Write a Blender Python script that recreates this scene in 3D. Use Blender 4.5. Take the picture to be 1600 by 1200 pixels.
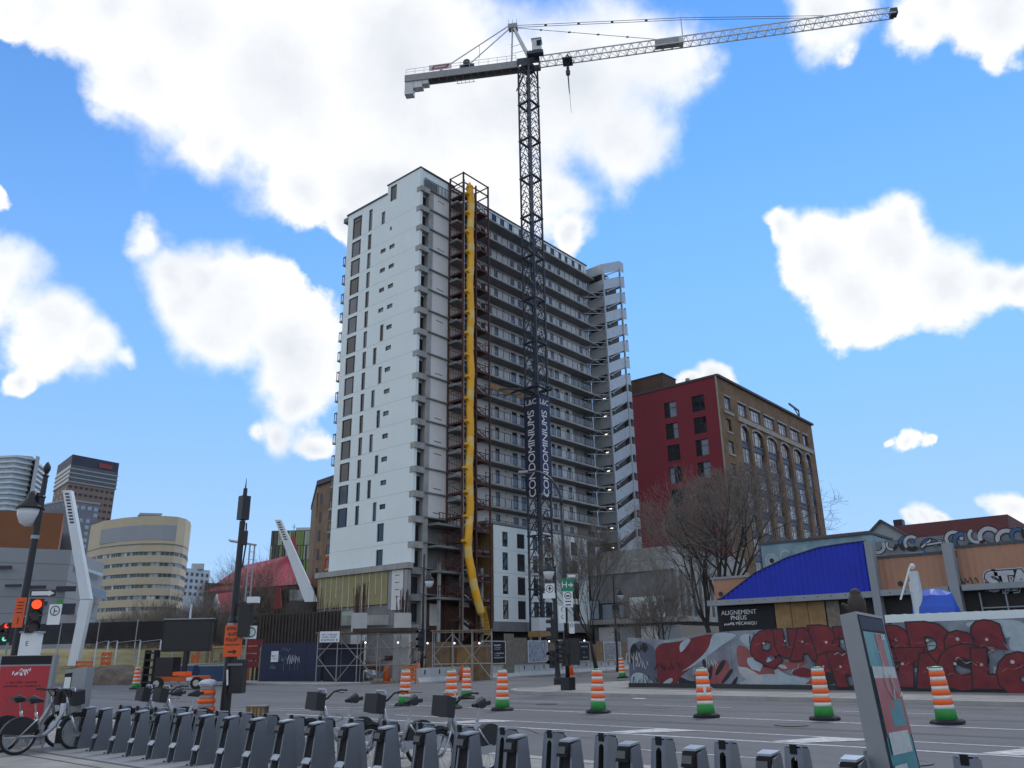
import bpy, math, random
from mathutils import Vector, Matrix, noise as mnoise

for o in list(bpy.data.objects): bpy.data.objects.remove(o, do_unlink=True)
scene = bpy.context.scene
COL = scene.collection
R = math.radians

# ------------------------------------------------------------------ camera
# local axes: x runs along the main street to the right, y along the side street
# away from the viewer, origin at the near corner of the tall block
CAM = Vector((64.951, -59.375, 1.6))
HEAD = R(40.3)          # heading, turned left of +y
PITCH = R(18.7); ROLL = R(0.95); FPX = 1244.0
_f0 = Vector((-math.sin(HEAD), math.cos(HEAD), 0)); _r0 = Vector((math.cos(HEAD), math.sin(HEAD), 0))
FWD = _f0*math.cos(PITCH) + Vector((0, 0, math.sin(PITCH)))
UP0 = -_f0*math.sin(PITCH) + Vector((0, 0, math.cos(PITCH)))
RGT = _r0*math.cos(ROLL) - UP0*math.sin(ROLL)
UPV = UP0*math.cos(ROLL) + _r0*math.sin(ROLL)
cd = bpy.data.cameras.new('camera'); cam = bpy.data.objects.new('camera', cd); COL.objects.link(cam)
cd.sensor_width = 36.0; cd.lens = FPX*36.0/1600.0; cd.clip_start = 0.1; cd.clip_end = 6000
m = Matrix((RGT, UPV, -FWD)).transposed().to_4x4(); m.translation = CAM
cam.matrix_world = m
scene.camera = cam

def ray(px, py):
    return (FWD*FPX + RGT*(px-800) + UPV*(600-py)).normalized()
def K(X, Y, z=0.0):     # metres right / ahead of the standpoint -> local axes
    p = CAM + _r0*X + _f0*Y
    return Vector((p.x, p.y, z))
def at(px, py, D):      # point seen at a pixel, D metres ahead
    d = ray(px, py); return CAM + d*(D/d.dot(_f0))
def gz(px, py, z=0.0):
    d = ray(px, py); return CAM + d*((z-CAM.z)/d.z)
def aty(px, py, y):
    d = ray(px, py); return CAM + d*((y-CAM.y)/d.y)
def atx(px, py, x):
    d = ray(px, py); return CAM + d*((x-CAM.x)/d.x)
def zat(py, x, y):      # height at a pixel row above a ground point
    lo, hi = -5.0, 200.0
    for _ in range(50):
        mid = (lo+hi)/2; v = Vector((x, y, mid))-CAM
        if 600-FPX*v.dot(UPV)/v.dot(FWD) > py: lo = mid
        else: hi = mid
    return lo

# ------------------------------------------------------------------ world: sky with broken cumulus
SUN_EL = R(52); SUN_DIR_AZ = R(25)     # azimuth right of the view heading
sun_h = _f0*math.cos(SUN_DIR_AZ) + _r0*math.sin(SUN_DIR_AZ)
SUNV = sun_h*math.cos(SUN_EL) + Vector((0, 0, math.sin(SUN_EL)))
world = bpy.data.worlds.new('World'); scene.world = world; world.use_nodes = True
world.cycles.sampling_method = 'MANUAL'; world.cycles.sample_map_resolution = 256
nt = world.node_tree; N = nt.nodes; Lk = nt.links
for n in list(N): N.remove(n)
def nd(t, **kw):
    n = N.new(t)
    for k, v in kw.items(): setattr(n, k, v)
    return n
def mth(op, a, b=None, c=None, clamp=False):
    n = nd('ShaderNodeMath', operation=op); n.use_clamp = clamp
    for i, v in enumerate((a, b, c)):
        if v is None: continue
        if isinstance(v, (int, float)): n.inputs[i].default_value = v
        else: Lk.new(v, n.inputs[i])
    return n.outputs[0]
def vmth(op, a, b=None, out=0, scale=None):
    n = nd('ShaderNodeVectorMath', operation=op)
    for i, v in enumerate((a, b)):
        if v is None: continue
        if isinstance(v, (tuple, list, Vector)): n.inputs[i].default_value = tuple(v)
        else: Lk.new(v, n.inputs[i])
    if scale is not None: n.inputs['Scale'].default_value = scale
    return n.outputs[out]
def noise(vec, scale, detail=5, rough=0.55, out='Fac'):
    n = nd('ShaderNodeTexNoise'); n.inputs['Scale'].default_value = scale
    n.inputs['Detail'].default_value = detail; n.inputs['Roughness'].default_value = rough
    Lk.new(vec, n.inputs['Vector']); return n.outputs[out]
def mixc(fac, a, b):
    n = nd('ShaderNodeMix', data_type='RGBA')
    if isinstance(fac, (int, float)): n.inputs[0].default_value = fac
    else: Lk.new(fac, n.inputs[0])
    for i, v in ((6, a), (7, b)):
        if isinstance(v, (tuple, list)): n.inputs[i].default_value = tuple(v)+((1,) if len(v) == 3 else ())
        else: Lk.new(v, n.inputs[i])
    return n.outputs[2]
def sstep(v, a, b):
    n = nd('ShaderNodeMapRange', interpolation_type='SMOOTHSTEP'); n.clamp = True
    n.inputs['From Min'].default_value = a; n.inputs['From Max'].default_value = b
    Lk.new(v, n.inputs['Value']); return n.outputs[0]
tc = nd('ShaderNodeTexCoord'); dirv = tc.outputs['Generated']
sky = nd('ShaderNodeTexSky', sky_type='NISHITA'); sky.sun_disc = False
sky.sun_elevation = SUN_EL
sky.sun_rotation = math.atan2(SUNV.x, SUNV.y)
sky.altitude = 0; sky.air_density = 1.0; sky.dust_density = 0.0; sky.ozone_density = 1.0
tint = nd('ShaderNodeMix', data_type='RGBA', blend_type='MULTIPLY'); tint.inputs[0].default_value = 1.0
tint.inputs[7].default_value = SKY_TINT = (0.58, 0.96, 1.28, 1)
Lk.new(sky.outputs[0], tint.inputs[6])
sepd = nd('ShaderNodeSeparateXYZ'); Lk.new(dirv, sepd.inputs[0])
pale = mixc(sstep(sepd.outputs[2], 0.36, 0.0), (1.75, 3.35, 6.2), (2.75, 4.05, 6.1))
SKYC = mixc(mth('MULTIPLY', sstep(sepd.outputs[2], 0.66, 0.12), 0.9), tint.outputs[2], pale)
# cumulus masses by direction: (pixel centre, radius) turned into sky directions
BLOBS = [(300,30,150),(225,110,85),(420,130,185),(620,110,240),(610,285,105),(470,295,72),(545,345,40),(760,190,210),(910,140,160),
 (965,215,95),(850,320,75),(885,385,32),(1000,90,95),(60,0,70),(0,10,55),(150,0,85),(345,220,62),(760,320,85),
 (234,384,40),(282,432,68),(365,488,106),(445,555,94),(300,470,66),(335,525,62),(470,628,52),(335,440,56),
 (452,690,42),(495,692,30),(412,690,20),
 (-20,430,95),(70,510,88),(150,548,55),(20,595,30),(0,310,22),(190,560,28),
 (1390,388,88),(1285,405,80),(1232,358,34),(1480,445,94),(1335,478,88),(1555,450,56),(1300,530,28),(1610,455,48),(1420,345,44),
 (1300,20,80),(1420,48,58),(1560,24,72),(1320,76,28),(1570,92,30),(1480,14,55),
 (1425,698,18),(1450,695,12),(1400,702,12),(1455,803,30),(1482,806,18),(1430,806,18),(1590,775,46),(1560,772,22),(1105,594,34),(1065,600,22)]
wn = noise(dirv, 6.5, 6, 0.58, 'Color')
warp = vmth('SCALE', vmth('SUBTRACT', wn, (0.5, 0.5, 0.5)), scale=0.10)
wd = vmth('ADD', dirv, warp)
acc = None
for (bx, by, br) in BLOBS:
    c = ray(bx, by); rr = (ray(bx+br*1.15, by)-c).length
    d = vmth('DISTANCE', wd, c, out=1)
    v = mth('MULTIPLY_ADD', d, -1.0/rr, 1.0)
    acc = v if acc is None else mth('SMOOTH_MAX', acc, v, 0.35)
fb = noise(dirv, 10.0, 7, 0.58)
fbl = noise(dirv, 2.6, 4, 0.55)
# broken cloud over the unseen rest of the sky, cover raised to whiten ambient light
away = sstep(vmth('DOT_PRODUCT', dirv, FWD, out=1), 0.80, 0.66)
rest = mth('MULTIPLY', sstep(fbl, 0.40, 0.58), away)
field = mth('MAXIMUM', acc, mth('MULTIPLY_ADD', rest, 1.2, -0.4))
dens = mth('ADD', field, mth('MULTIPLY_ADD', fb, 1.15, -0.60))
soft = mth('MULTIPLY_ADD', sstep(noise(dirv, 3.4, 2, 0.5), 0.34, 0.66), 0.55, 0.20)     # crisp heads here, wispy skirts there
alpha = sstep(mth('DIVIDE', mth('ADD', dens, 0.03), soft, clamp=True), 0.0, 1.0)
# relief of the billows: compare the cloud with itself a little nearer the sun
shift = vmth('ADD', dirv, tuple(SUNV*0.028))
lowa, lowb = noise(dirv, 5.0, 3, 0.45), noise(shift, 5.0, 3, 0.45)
relief = mth('MULTIPLY', mth('SUBTRACT', lowb, lowa), 2.4)
shade = mth('ADD', mth('MULTIPLY_ADD', sstep(dens, 0.20, 1.05), 0.62, 0.04), relief, clamp=True)
cloud = mixc(shade, (6.7, 6.72, 6.78), (4.2, 4.55, 5.1))
col = mixc(alpha, SKYC, cloud)
bg = nd('ShaderNodeBackground'); bg.inputs['Strength'].default_value = 0.15
Lk.new(col, bg.inputs['Color'])
wo = nd('ShaderNodeOutputWorld'); Lk.new(bg.outputs[0], wo.inputs['Surface'])

# ------------------------------------------------------------------ sun, veiled by cloud
sl = bpy.data.lights.new('sun', 'SUN'); sl.energy = 1.5; sl.angle = R(16); sl.color = (1.0, 0.95, 0.87)
so = bpy.data.objects.new('sun', sl); COL.objects.link(so)
so.location = (20, 0, 150); so.rotation_euler = (-SUNV).to_track_quat('-Z', 'Y').to_euler()

vs = scene.view_settings; vs.view_transform = 'Standard'; vs.look = 'None'; vs.exposure = 0.12; vs.gamma = 1; vs.use_curve_mapping = False
scene.render.engine = 'CYCLES'
scene.cycles.max_bounces = 5; scene.cycles.diffuse_bounces = 2; scene.cycles.glossy_bounces = 2; scene.cycles.transmission_bounces = 2; scene.cycles.transparent_max_bounces = 6
scene.render.resolution_x = 1024; scene.render.resolution_y = 768

# ------------------------------------------------------------------ materials
MATS = {}
def mat(name, col, rough=0.7, metal=0.0, var=0.12, scale=1.5, bump=0.0, bscale=20.0, streak=0.0, spec=0.5, col2=None, emit=None, estr=0.0):
    """principled with broad mottling, optional vertical streaks and fine bump"""
    m = bpy.data.materials.new(name); m.use_nodes = True; t = m.node_tree; b = t.nodes['Principled BSDF']
    b.inputs['Roughness'].default_value = rough; b.inputs['Metallic'].default_value = metal
    b.inputs['Specular IOR Level'].default_value = spec
    c = tuple(col)+(1,)
    if var > 0 or streak > 0 or bump > 0:
        tcn = t.nodes.new('ShaderNodeTexCoord'); geo = tcn.outputs['Object']
        n1 = t.nodes.new('ShaderNodeTexNoise'); n1.inputs['Scale'].default_value = scale; n1.inputs['Detail'].default_value = 7
        n1.inputs['Roughness'].default_value = 0.62; t.links.new(geo, n1.inputs['Vector'])
        fac = n1.outputs['Fac']
        mr = t.nodes.new('ShaderNodeMapRange'); mr.inputs['From Min'].default_value = 0.3; mr.inputs['From Max'].default_value = 0.7
        t.links.new(fac, mr.inputs['Value'])
        mx = t.nodes.new('ShaderNodeMix'); mx.data_type = 'RGBA'
        lo = tuple(max(0, v*(1-var)) for v in col)+(1,) if col2 is None else tuple(col2)+(1,)
        hi = tuple(min(1, v*(1+var)) for v in col)+(1,) if col2 is None else c
        mx.inputs[6].default_value = lo; mx.inputs[7].default_value = hi
        t.links.new(mr.outputs[0], mx.inputs[0]); out = mx.outputs[2]
        if streak > 0:
            mp = t.nodes.new('ShaderNodeMapping'); mp.inputs['Scale'].default_value = (2.2, 2.2, 0.09); t.links.new(geo, mp.inputs['Vector'])
            n2 = t.nodes.new('ShaderNodeTexNoise'); n2.inputs['Scale'].default_value = 1.6; n2.inputs['Detail'].default_value = 6
            t.links.new(mp.outputs[0], n2.inputs['Vector'])
            mr2 = t.nodes.new('ShaderNodeMapRange'); mr2.inputs['From Min'].default_value = 0.5; mr2.inputs['From Max'].default_value = 0.75
            t.links.new(n2.outputs['Fac'], mr2.inputs['Value'])
            ms = t.nodes.new('ShaderNodeMath'); ms.operation = 'MULTIPLY'; ms.inputs[1].default_value = streak
            t.links.new(mr2.outputs[0], ms.inputs[0])
            mx2 = t.nodes.new('ShaderNodeMix'); mx2.data_type = 'RGBA'; mx2.inputs[7].default_value = tuple(v*0.35 for v in col)+(1,)
            t.links.new(ms.outputs[0], mx2.inputs[0]); t.links.new(out, mx2.inputs[6]); out = mx2.outputs[2]
        t.links.new(out, b.inputs['Base Color'])
        if bump > 0:
            n3 = t.nodes.new('ShaderNodeTexNoise'); n3.inputs['Scale'].default_value = bscale; n3.inputs['Detail'].default_value = 4
            t.links.new(geo, n3.inputs['Vector'])
            bp = t.nodes.new('ShaderNodeBump'); bp.inputs['Strength'].default_value = bump; bp.inputs['Distance'].default_value = 0.03
            t.links.new(n3.outputs['Fac'], bp.inputs['Height']); t.links.new(bp.outputs[0], b.inputs['Normal'])
    else:
        b.inputs['Base Color'].default_value = c
    if emit:
        b.inputs['Emission Color'].default_value = tuple(emit)+(1,); b.inputs['Emission Strength'].default_value = estr
    MATS[name] = m
    return m
def M(n): return MATS[n]
mat('asphalt', (0.108,0.111,0.117), 0.85, var=0.16, scale=0.35, bump=0.25, bscale=40)
def wear(name, stretch, dark, amount, lo, hi):      # long tyre-polished bands and oil stains along x
    t = MATS[name].node_tree; b = t.nodes['Principled BSDF']; src = b.inputs['Base Color'].links[0].from_socket
    tcn = t.nodes.new('ShaderNodeTexCoord'); mp = t.nodes.new('ShaderNodeMapping'); mp.inputs['Scale'].default_value = stretch
    t.links.new(tcn.outputs['Object'], mp.inputs['Vector'])
    nz = t.nodes.new('ShaderNodeTexNoise'); nz.inputs['Scale'].default_value = 1.0; nz.inputs['Detail'].default_value = 8; nz.inputs['Roughness'].default_value = 0.65
    t.links.new(mp.outputs[0], nz.inputs['Vector'])
    mr = t.nodes.new('ShaderNodeMapRange'); mr.inputs['From Min'].default_value = lo; mr.inputs['From Max'].default_value = hi; mr.inputs['To Max'].default_value = amount
    t.links.new(nz.outputs['Fac'], mr.inputs['Value'])
    mx = t.nodes.new('ShaderNodeMix'); mx.data_type = 'RGBA'; mx.inputs[7].default_value = dark+(1,)
    t.links.new(mr.outputs[0], mx.inputs[0]); t.links.new(src, mx.inputs[6]); t.links.new(mx.outputs[2], b.inputs['Base Color'])
wear('asphalt', (0.05,0.9,1), (0.07,0.07,0.073), 0.75, 0.45, 0.7); wear('asphalt', (0.9,1.1,1), (0.055,0.055,0.058), 0.6, 0.62, 0.72); wear('asphalt', (6,7,1), (0.19,0.19,0.185), 0.5, 0.55, 0.75)
mat('concrete_paving', (0.25,0.24,0.222), 0.85, var=0.2, scale=0.8, bump=0.15, bscale=30)
wear('concrete_paving', (0.6,0.6,1), (0.11,0.1,0.09), 0.7, 0.52, 0.75); wear('concrete_paving', (5,5,1), (0.15,0.14,0.13), 0.6, 0.58, 0.72)
mat('kerb', (0.33,0.32,0.3), 0.85, var=0.15, scale=2)
mat('dirt', (0.13,0.105,0.075), 0.95, var=0.35, scale=1.2, bump=0.6, bscale=5)
mat('lot', (0.10,0.095,0.088), 0.95, var=0.25, scale=0.15)
mat('road_paint', (0.62,0.62,0.6), 0.7, var=0.28, scale=6, col2=(0.22,0.22,0.22))
mat('white_panel', (0.73,0.80,0.775), 0.55, var=0.03, scale=0.25, streak=0.05)
mat('panel_joint', (0.4,0.43,0.45), 0.7, var=0)
mat('concrete', (0.34,0.34,0.32), 0.85, var=0.2, scale=0.9, streak=0.35, bump=0.1, bscale=12)
mat('concrete_dark', (0.21,0.21,0.205), 0.85, var=0.22, scale=0.8, streak=0.4)
mat('gallery_slab', (0.22,0.23,0.235), 0.8, var=0.15, scale=0.7, streak=0.3)
mat('backer_board', (0.66,0.655,0.63), 0.75, var=0.05, scale=0.6, streak=0.08)
mat('print_black', (0.03,0.03,0.03), 0.6, var=0)
mat('print_white', (0.75,0.75,0.75), 0.6, var=0)
mat('glass', (0.018,0.021,0.026), 0.06, var=0, spec=0.6)
mat('glass_painted_sky', (0.06,0.075,0.1), 0.08, var=0.4, scale=0.6, spec=0.7)  # bluish base colour paints reflected sky into some of the panes
mat('mural_teal', (0.20,0.31,0.36), 0.65, var=0.3, scale=1.5)
mat('glass_painted_sky_pale', (0.24,0.29,0.35), 0.12, var=0.2, scale=0.4)  # pale base colour stands in for bright sky mirrored in the glass
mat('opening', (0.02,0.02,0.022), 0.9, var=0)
mat('rail', (0.2,0.21,0.22), 0.5, metal=0.4, var=0)
mat('rail_glass', (0.42,0.45,0.48), 0.15, var=0.1, scale=0.5)
mat('frame_dark', (0.03,0.032,0.036), 0.5, var=0)
mat('rust_steel', (0.085,0.035,0.027), 0.8, var=0.35, scale=1.5)
mat('chute_yellow', (0.80,0.40,0.012), 0.5, var=0.10, scale=0.8, streak=0.15)
mat('chute_worn', (0.72,0.50,0.14), 0.6, var=0.15, scale=1.0)
mat('crane_dark', (0.05,0.058,0.075), 0.55, metal=0.2, var=0.15, scale=1)
mat('crane_grey', (0.30,0.30,0.29), 0.55, metal=0.1, var=0.12, scale=0.8)
mat('crane_light', (0.60,0.61,0.60), 0.5, var=0.08, scale=0.7)
mat('crane_red', (0.25,0.03,0.04), 0.5, var=0)
mat('cable', (0.10,0.10,0.11), 0.5, metal=0.5, var=0)
mat('banner_navy', (0.022,0.027,0.055), 0.7, var=0.1, scale=0.4)
mat('banner_blue', (0.02,0.028,0.07), 0.7, var=0.1, scale=0.4)
mat('galvanised', (0.44,0.47,0.48), 0.45, metal=0.4, var=0.1, scale=1.2, streak=0.15)
mat('steel_grey', (0.30,0.32,0.34), 0.45, metal=0.4, var=0.1)
mat('red_stucco', (0.215,0.024,0.038), 0.75, var=0.08, scale=0.2, streak=0.1)
mat('stone_trim', (0.33,0.30,0.25), 0.8, var=0.12, scale=0.8)
mat('spandrel_blue', (0.045,0.055,0.10), 0.5, var=0.12)
mat('window_blue', (0.05,0.09,0.2), 0.45, var=0)
mat('cornice_dark', (0.07,0.07,0.075), 0.7, var=0.1)
mat('wool', (0.30,0.26,0.13), 0.95, var=0.1, scale=1.5, bump=0.2)
mat('stud', (0.6,0.58,0.5), 0.6, var=0.05)
mat('wood_ply', (0.30,0.18,0.075), 0.8, var=0.25, scale=2.0, streak=0.3)
mat('wood_old', (0.22,0.15,0.09), 0.85, var=0.25, scale=2.2, streak=0.3)
mat('wood_grey', (0.2,0.17,0.13), 0.85, var=0.3, scale=4)
mat('formwork', (0.06,0.048,0.04), 0.85, var=0.25, scale=1.5, streak=0.3)
mat('rebar', (0.07,0.04,0.03), 0.8, var=0)
mat('scaffold_pipe', (0.33,0.32,0.30), 0.45, metal=0.6, var=0.1)
mat('hoarding_navy', (0.012,0.018,0.05), 0.6, var=0.15, scale=0.6)
mat('orange', (0.90,0.13,0.012), 0.5, var=0.06, scale=4)
mat('orange_sign', (0.72,0.10,0.012), 0.5, var=0.05)
mat('orange_dull', (0.55,0.12,0.03), 0.7, var=0.15)
mat('cone_white', (0.72,0.72,0.68), 0.5, var=0.1, scale=6)
mat('cone_green', (0.02,0.25,0.035), 0.5, var=0.1, scale=5)
mat('rubber', (0.016,0.016,0.017), 0.8, var=0.1)
mat('black_paint', (0.012,0.012,0.014), 0.45, var=0.1)
mat('pole_black', (0.014,0.015,0.018), 0.5, var=0)
mat('white_sign', (0.7,0.72,0.72), 0.45, var=0.05)
mat('green_sign', (0.01,0.21,0.10), 0.45, var=0)
mat('sign_ring', (0.01,0.10,0.11), 0.5, var=0)
mat('sign_green_ring', (0.015,0.15,0.06), 0.5, var=0)
mat('lantern_glass', (0.6,0.62,0.63), 0.3, var=0.05)
mat('lamp_red', (0.8,0.05,0.01), 0.4, var=0, emit=(1.0,0.07,0.015), estr=1.3)
mat('lamp_green', (0.1,0.5,0.35), 0.4, var=0, emit=(0.2,0.9,0.6), estr=0.8)
mat('lamp_white', (0.9,0.9,0.85), 0.4, var=0, emit=(1.0,0.97,0.9), estr=1.6)
mat('lens_off', (0.05,0.03,0.03), 0.3, var=0)
mat('mural_red', (0.215,0.022,0.026), 0.65, var=0.3, scale=2.2, col2=(0.11,0.012,0.02))
mat('mural_redlight', (0.27,0.075,0.075), 0.65, var=0.2, scale=2)
mat('mural_pale', (0.34,0.41,0.44), 0.65, var=0.2, scale=2)
mat('mural_white', (0.42,0.43,0.43), 0.65, var=0.15, scale=3)
mat('mural_black', (0.018,0.017,0.02), 0.65, var=0)
mat('mural_slate', (0.09,0.10,0.14), 0.65, var=0.25, scale=2)
mat('peach', (0.40,0.21,0.13), 0.75, var=0.08, scale=0.5, streak=0.08)
mat('blue_sheet', (0.007,0.027,0.42), 0.6, var=0.14, scale=0.5, streak=0.12)
mat('tarp_blue', (0.02,0.09,0.5), 0.5, var=0.1)
mat('grey_sheet', (0.26,0.28,0.29), 0.6, var=0.1, scale=0.8)
mat('soffit_dark', (0.03,0.028,0.026), 0.85, var=0.2)  # near-black, also paints the shade in the tower's ground-floor voids
mat('graffiti_pale', (0.42,0.43,0.45), 0.65, var=0.2, scale=2.5)
mat('graffiti_blue', (0.04,0.12,0.26), 0.65, var=0.25, scale=1.5)
mat('graffiti_grey', (0.16,0.18,0.2), 0.65, var=0.3, scale=2)
mat('cream', (0.50,0.425,0.29), 0.75, var=0.06, scale=0.1)
mat('far_grey', (0.30,0.32,0.33), 0.7, var=0.06, scale=0.1)
mat('far_grey_dark', (0.16,0.175,0.2), 0.7, var=0.1, scale=0.1)
mat('far_brown', (0.22,0.16,0.125), 0.8, var=0.08, scale=0.1)
mat('far_dark', (0.035,0.036,0.055), 0.6, var=0.1, scale=0.1)
mat('far_white', (0.55,0.6,0.62), 0.6, var=0.06, scale=0.1)
mat('far_glass', (0.05,0.065,0.08), 0.2, var=0.3, scale=0.3)
mat('far_glass_pale', (0.3,0.36,0.4), 0.25, var=0.3, scale=0.3)
mat('cladding_brown', (0.22,0.082,0.03), 0.7, var=0.08, scale=0.4)
mat('pylon_white', (0.66,0.70,0.71), 0.5, var=0.05, scale=0.3, streak=0.06)
mat('red_roof', (0.40,0.035,0.055), 0.6, var=0.1, scale=0.4)
mat('roof_red_dark', (0.115,0.035,0.035), 0.8, var=0.15)
mat('glaze_green', (0.16,0.24,0.055), 0.35, var=0.15)
mat('glaze_pale', (0.32,0.38,0.27), 0.35, var=0.15)
mat('glaze_dark', (0.04,0.055,0.045), 0.25, var=0.2)
mat('bark', (0.045,0.038,0.033), 0.95, var=0.3, scale=3)
mat('twig', (0.19,0.162,0.138), 0.95, var=0.2, scale=3)
mat('shrub', (0.06,0.052,0.042), 0.95, var=0.35, scale=1.5)
mat('dry_grass', (0.20,0.17,0.07), 0.95, var=0.3, scale=1.2, bump=0.5, bscale=8)
mat('mesh_fabric', (0.02,0.02,0.024), 0.9, var=0.3, scale=0.6)
mat('jersey', (0.46,0.47,0.45), 0.85, var=0.1, scale=1.0, streak=0.12)
mat('poster_black', (0.010,0.010,0.012), 0.75, var=0)
mat('poster_photo', (0.45,0.48,0.55), 0.4, var=0.5, scale=3.5, col2=(0.08,0.09,0.14))
mat('poster_crowd', (0.35,0.35,0.36), 0.4, var=0.5, scale=5, col2=(0.03,0.03,0.035))
mat('bag_white', (0.45,0.48,0.52), 0.4, var=0.15)
mat('dock_label', (0.09,0.09,0.095), 0.5, var=0)
mat('dock_grey', (0.185,0.198,0.218), 0.42, metal=0.5, var=0.08, scale=3)
mat('dock_top', (0.38,0.42,0.47), 0.35, metal=0.5, var=0.1, scale=6)
mat('dock_black', (0.007,0.007,0.008), 0.85, var=0)
mat('base_plate', (0.24,0.245,0.25), 0.6, metal=0.3, var=0.15, scale=2)
mat('bike_silver', (0.36,0.38,0.39), 0.35, metal=0.5, var=0.06, scale=4)
mat('bike_black', (0.013,0.013,0.014), 0.55, var=0)
mat('tyre', (0.018,0.018,0.018), 0.85, var=0)
mat('rim', (0.4,0.4,0.4), 0.3, metal=0.8, var=0)
mat('kiosk_grey', (0.27,0.285,0.295), 0.45, metal=0.4, var=0.06, scale=2)
mat('kiosk_red', (0.42,0.022,0.035), 0.35, var=0.05, scale=1)
mat('kiosk_teal', (0.03,0.21,0.25), 0.3, var=0.25, scale=5)
mat('kiosk_redfaded', (0.30,0.07,0.08), 0.35, var=0.2, scale=4)
mat('kiosk_paper', (0.42,0.45,0.44), 0.5, var=0.15, scale=9)
mat('trailer_orange', (0.50,0.10,0.015), 0.55, var=0.15)
mat('container_blue', (0.03,0.07,0.14), 0.6, var=0.12)
mat('signal_face', (0.02,0.02,0.02), 0.6, var=0)
mat('brown_wood_post', (0.33,0.2,0.1), 0.8, var=0.15)

def brick_mat(name, c1, c2, mortar, scale):
    m = bpy.data.materials.new(name); m.use_nodes = True; t = m.node_tree; b = t.nodes['Principled BSDF']
    b.inputs['Roughness'].default_value = 0.9
    tcn = t.nodes.new('ShaderNodeTexCoord'); sep = t.nodes.new('ShaderNodeSeparateXYZ'); t.links.new(tcn.outputs['Object'], sep.inputs[0])
    ad = t.nodes.new('ShaderNodeMath'); t.links.new(sep.outputs[0], ad.inputs[0]); t.links.new(sep.outputs[1], ad.inputs[1])
    cmb = t.nodes.new('ShaderNodeCombineXYZ'); t.links.new(ad.outputs[0], cmb.inputs[0]); t.links.new(sep.outputs[2], cmb.inputs[1])
    br = t.nodes.new('ShaderNodeTexBrick'); br.inputs['Scale'].default_value = scale
    br.inputs['Color1'].default_value = tuple(c1)+(1,); br.inputs['Color2'].default_value = tuple(c2)+(1,); br.inputs['Mortar'].default_value = tuple(mortar)+(1,)
    t.links.new(cmb.outputs[0], br.inputs['Vector'])
    nz = t.nodes.new('ShaderNodeTexNoise'); nz.inputs['Scale'].default_value = 0.5; nz.inputs['Detail'].default_value = 6; t.links.new(tcn.outputs['Object'], nz.inputs['Vector'])
    mr = t.nodes.new('ShaderNodeMapRange'); mr.inputs['From Min'].default_value = 0.3; mr.inputs['From Max'].default_value = 0.7; mr.inputs['To Min'].default_value = 0.7; mr.inputs['To Max'].default_value = 1.15
    t.links.new(nz.outputs['Fac'], mr.inputs['Value'])
    vm = t.nodes.new('ShaderNodeVectorMath'); vm.operation = 'SCALE'; t.links.new(br.outputs['Color'], vm.inputs[0]); t.links.new(mr.outputs[0], vm.inputs['Scale'])
    t.links.new(vm.outputs[0], b.inputs['Base Color'])
    MATS[name] = m
brick_mat('brick_tan', (0.25,0.155,0.075), (0.185,0.11,0.055), (0.14,0.11,0.08), 2.2)
brick_mat('brick_brown', (0.115,0.065,0.045), (0.085,0.05,0.035), (0.1,0.08,0.07), 2.2)
brick_mat('brick_red', (0.14,0.055,0.04), (0.10,0.04,0.03), (0.12,0.1,0.09), 2.2)
brick_mat('brick_ochre', (0.26,0.19,0.11), (0.2,0.14,0.08), (0.2,0.16,0.12), 2.2)

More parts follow.
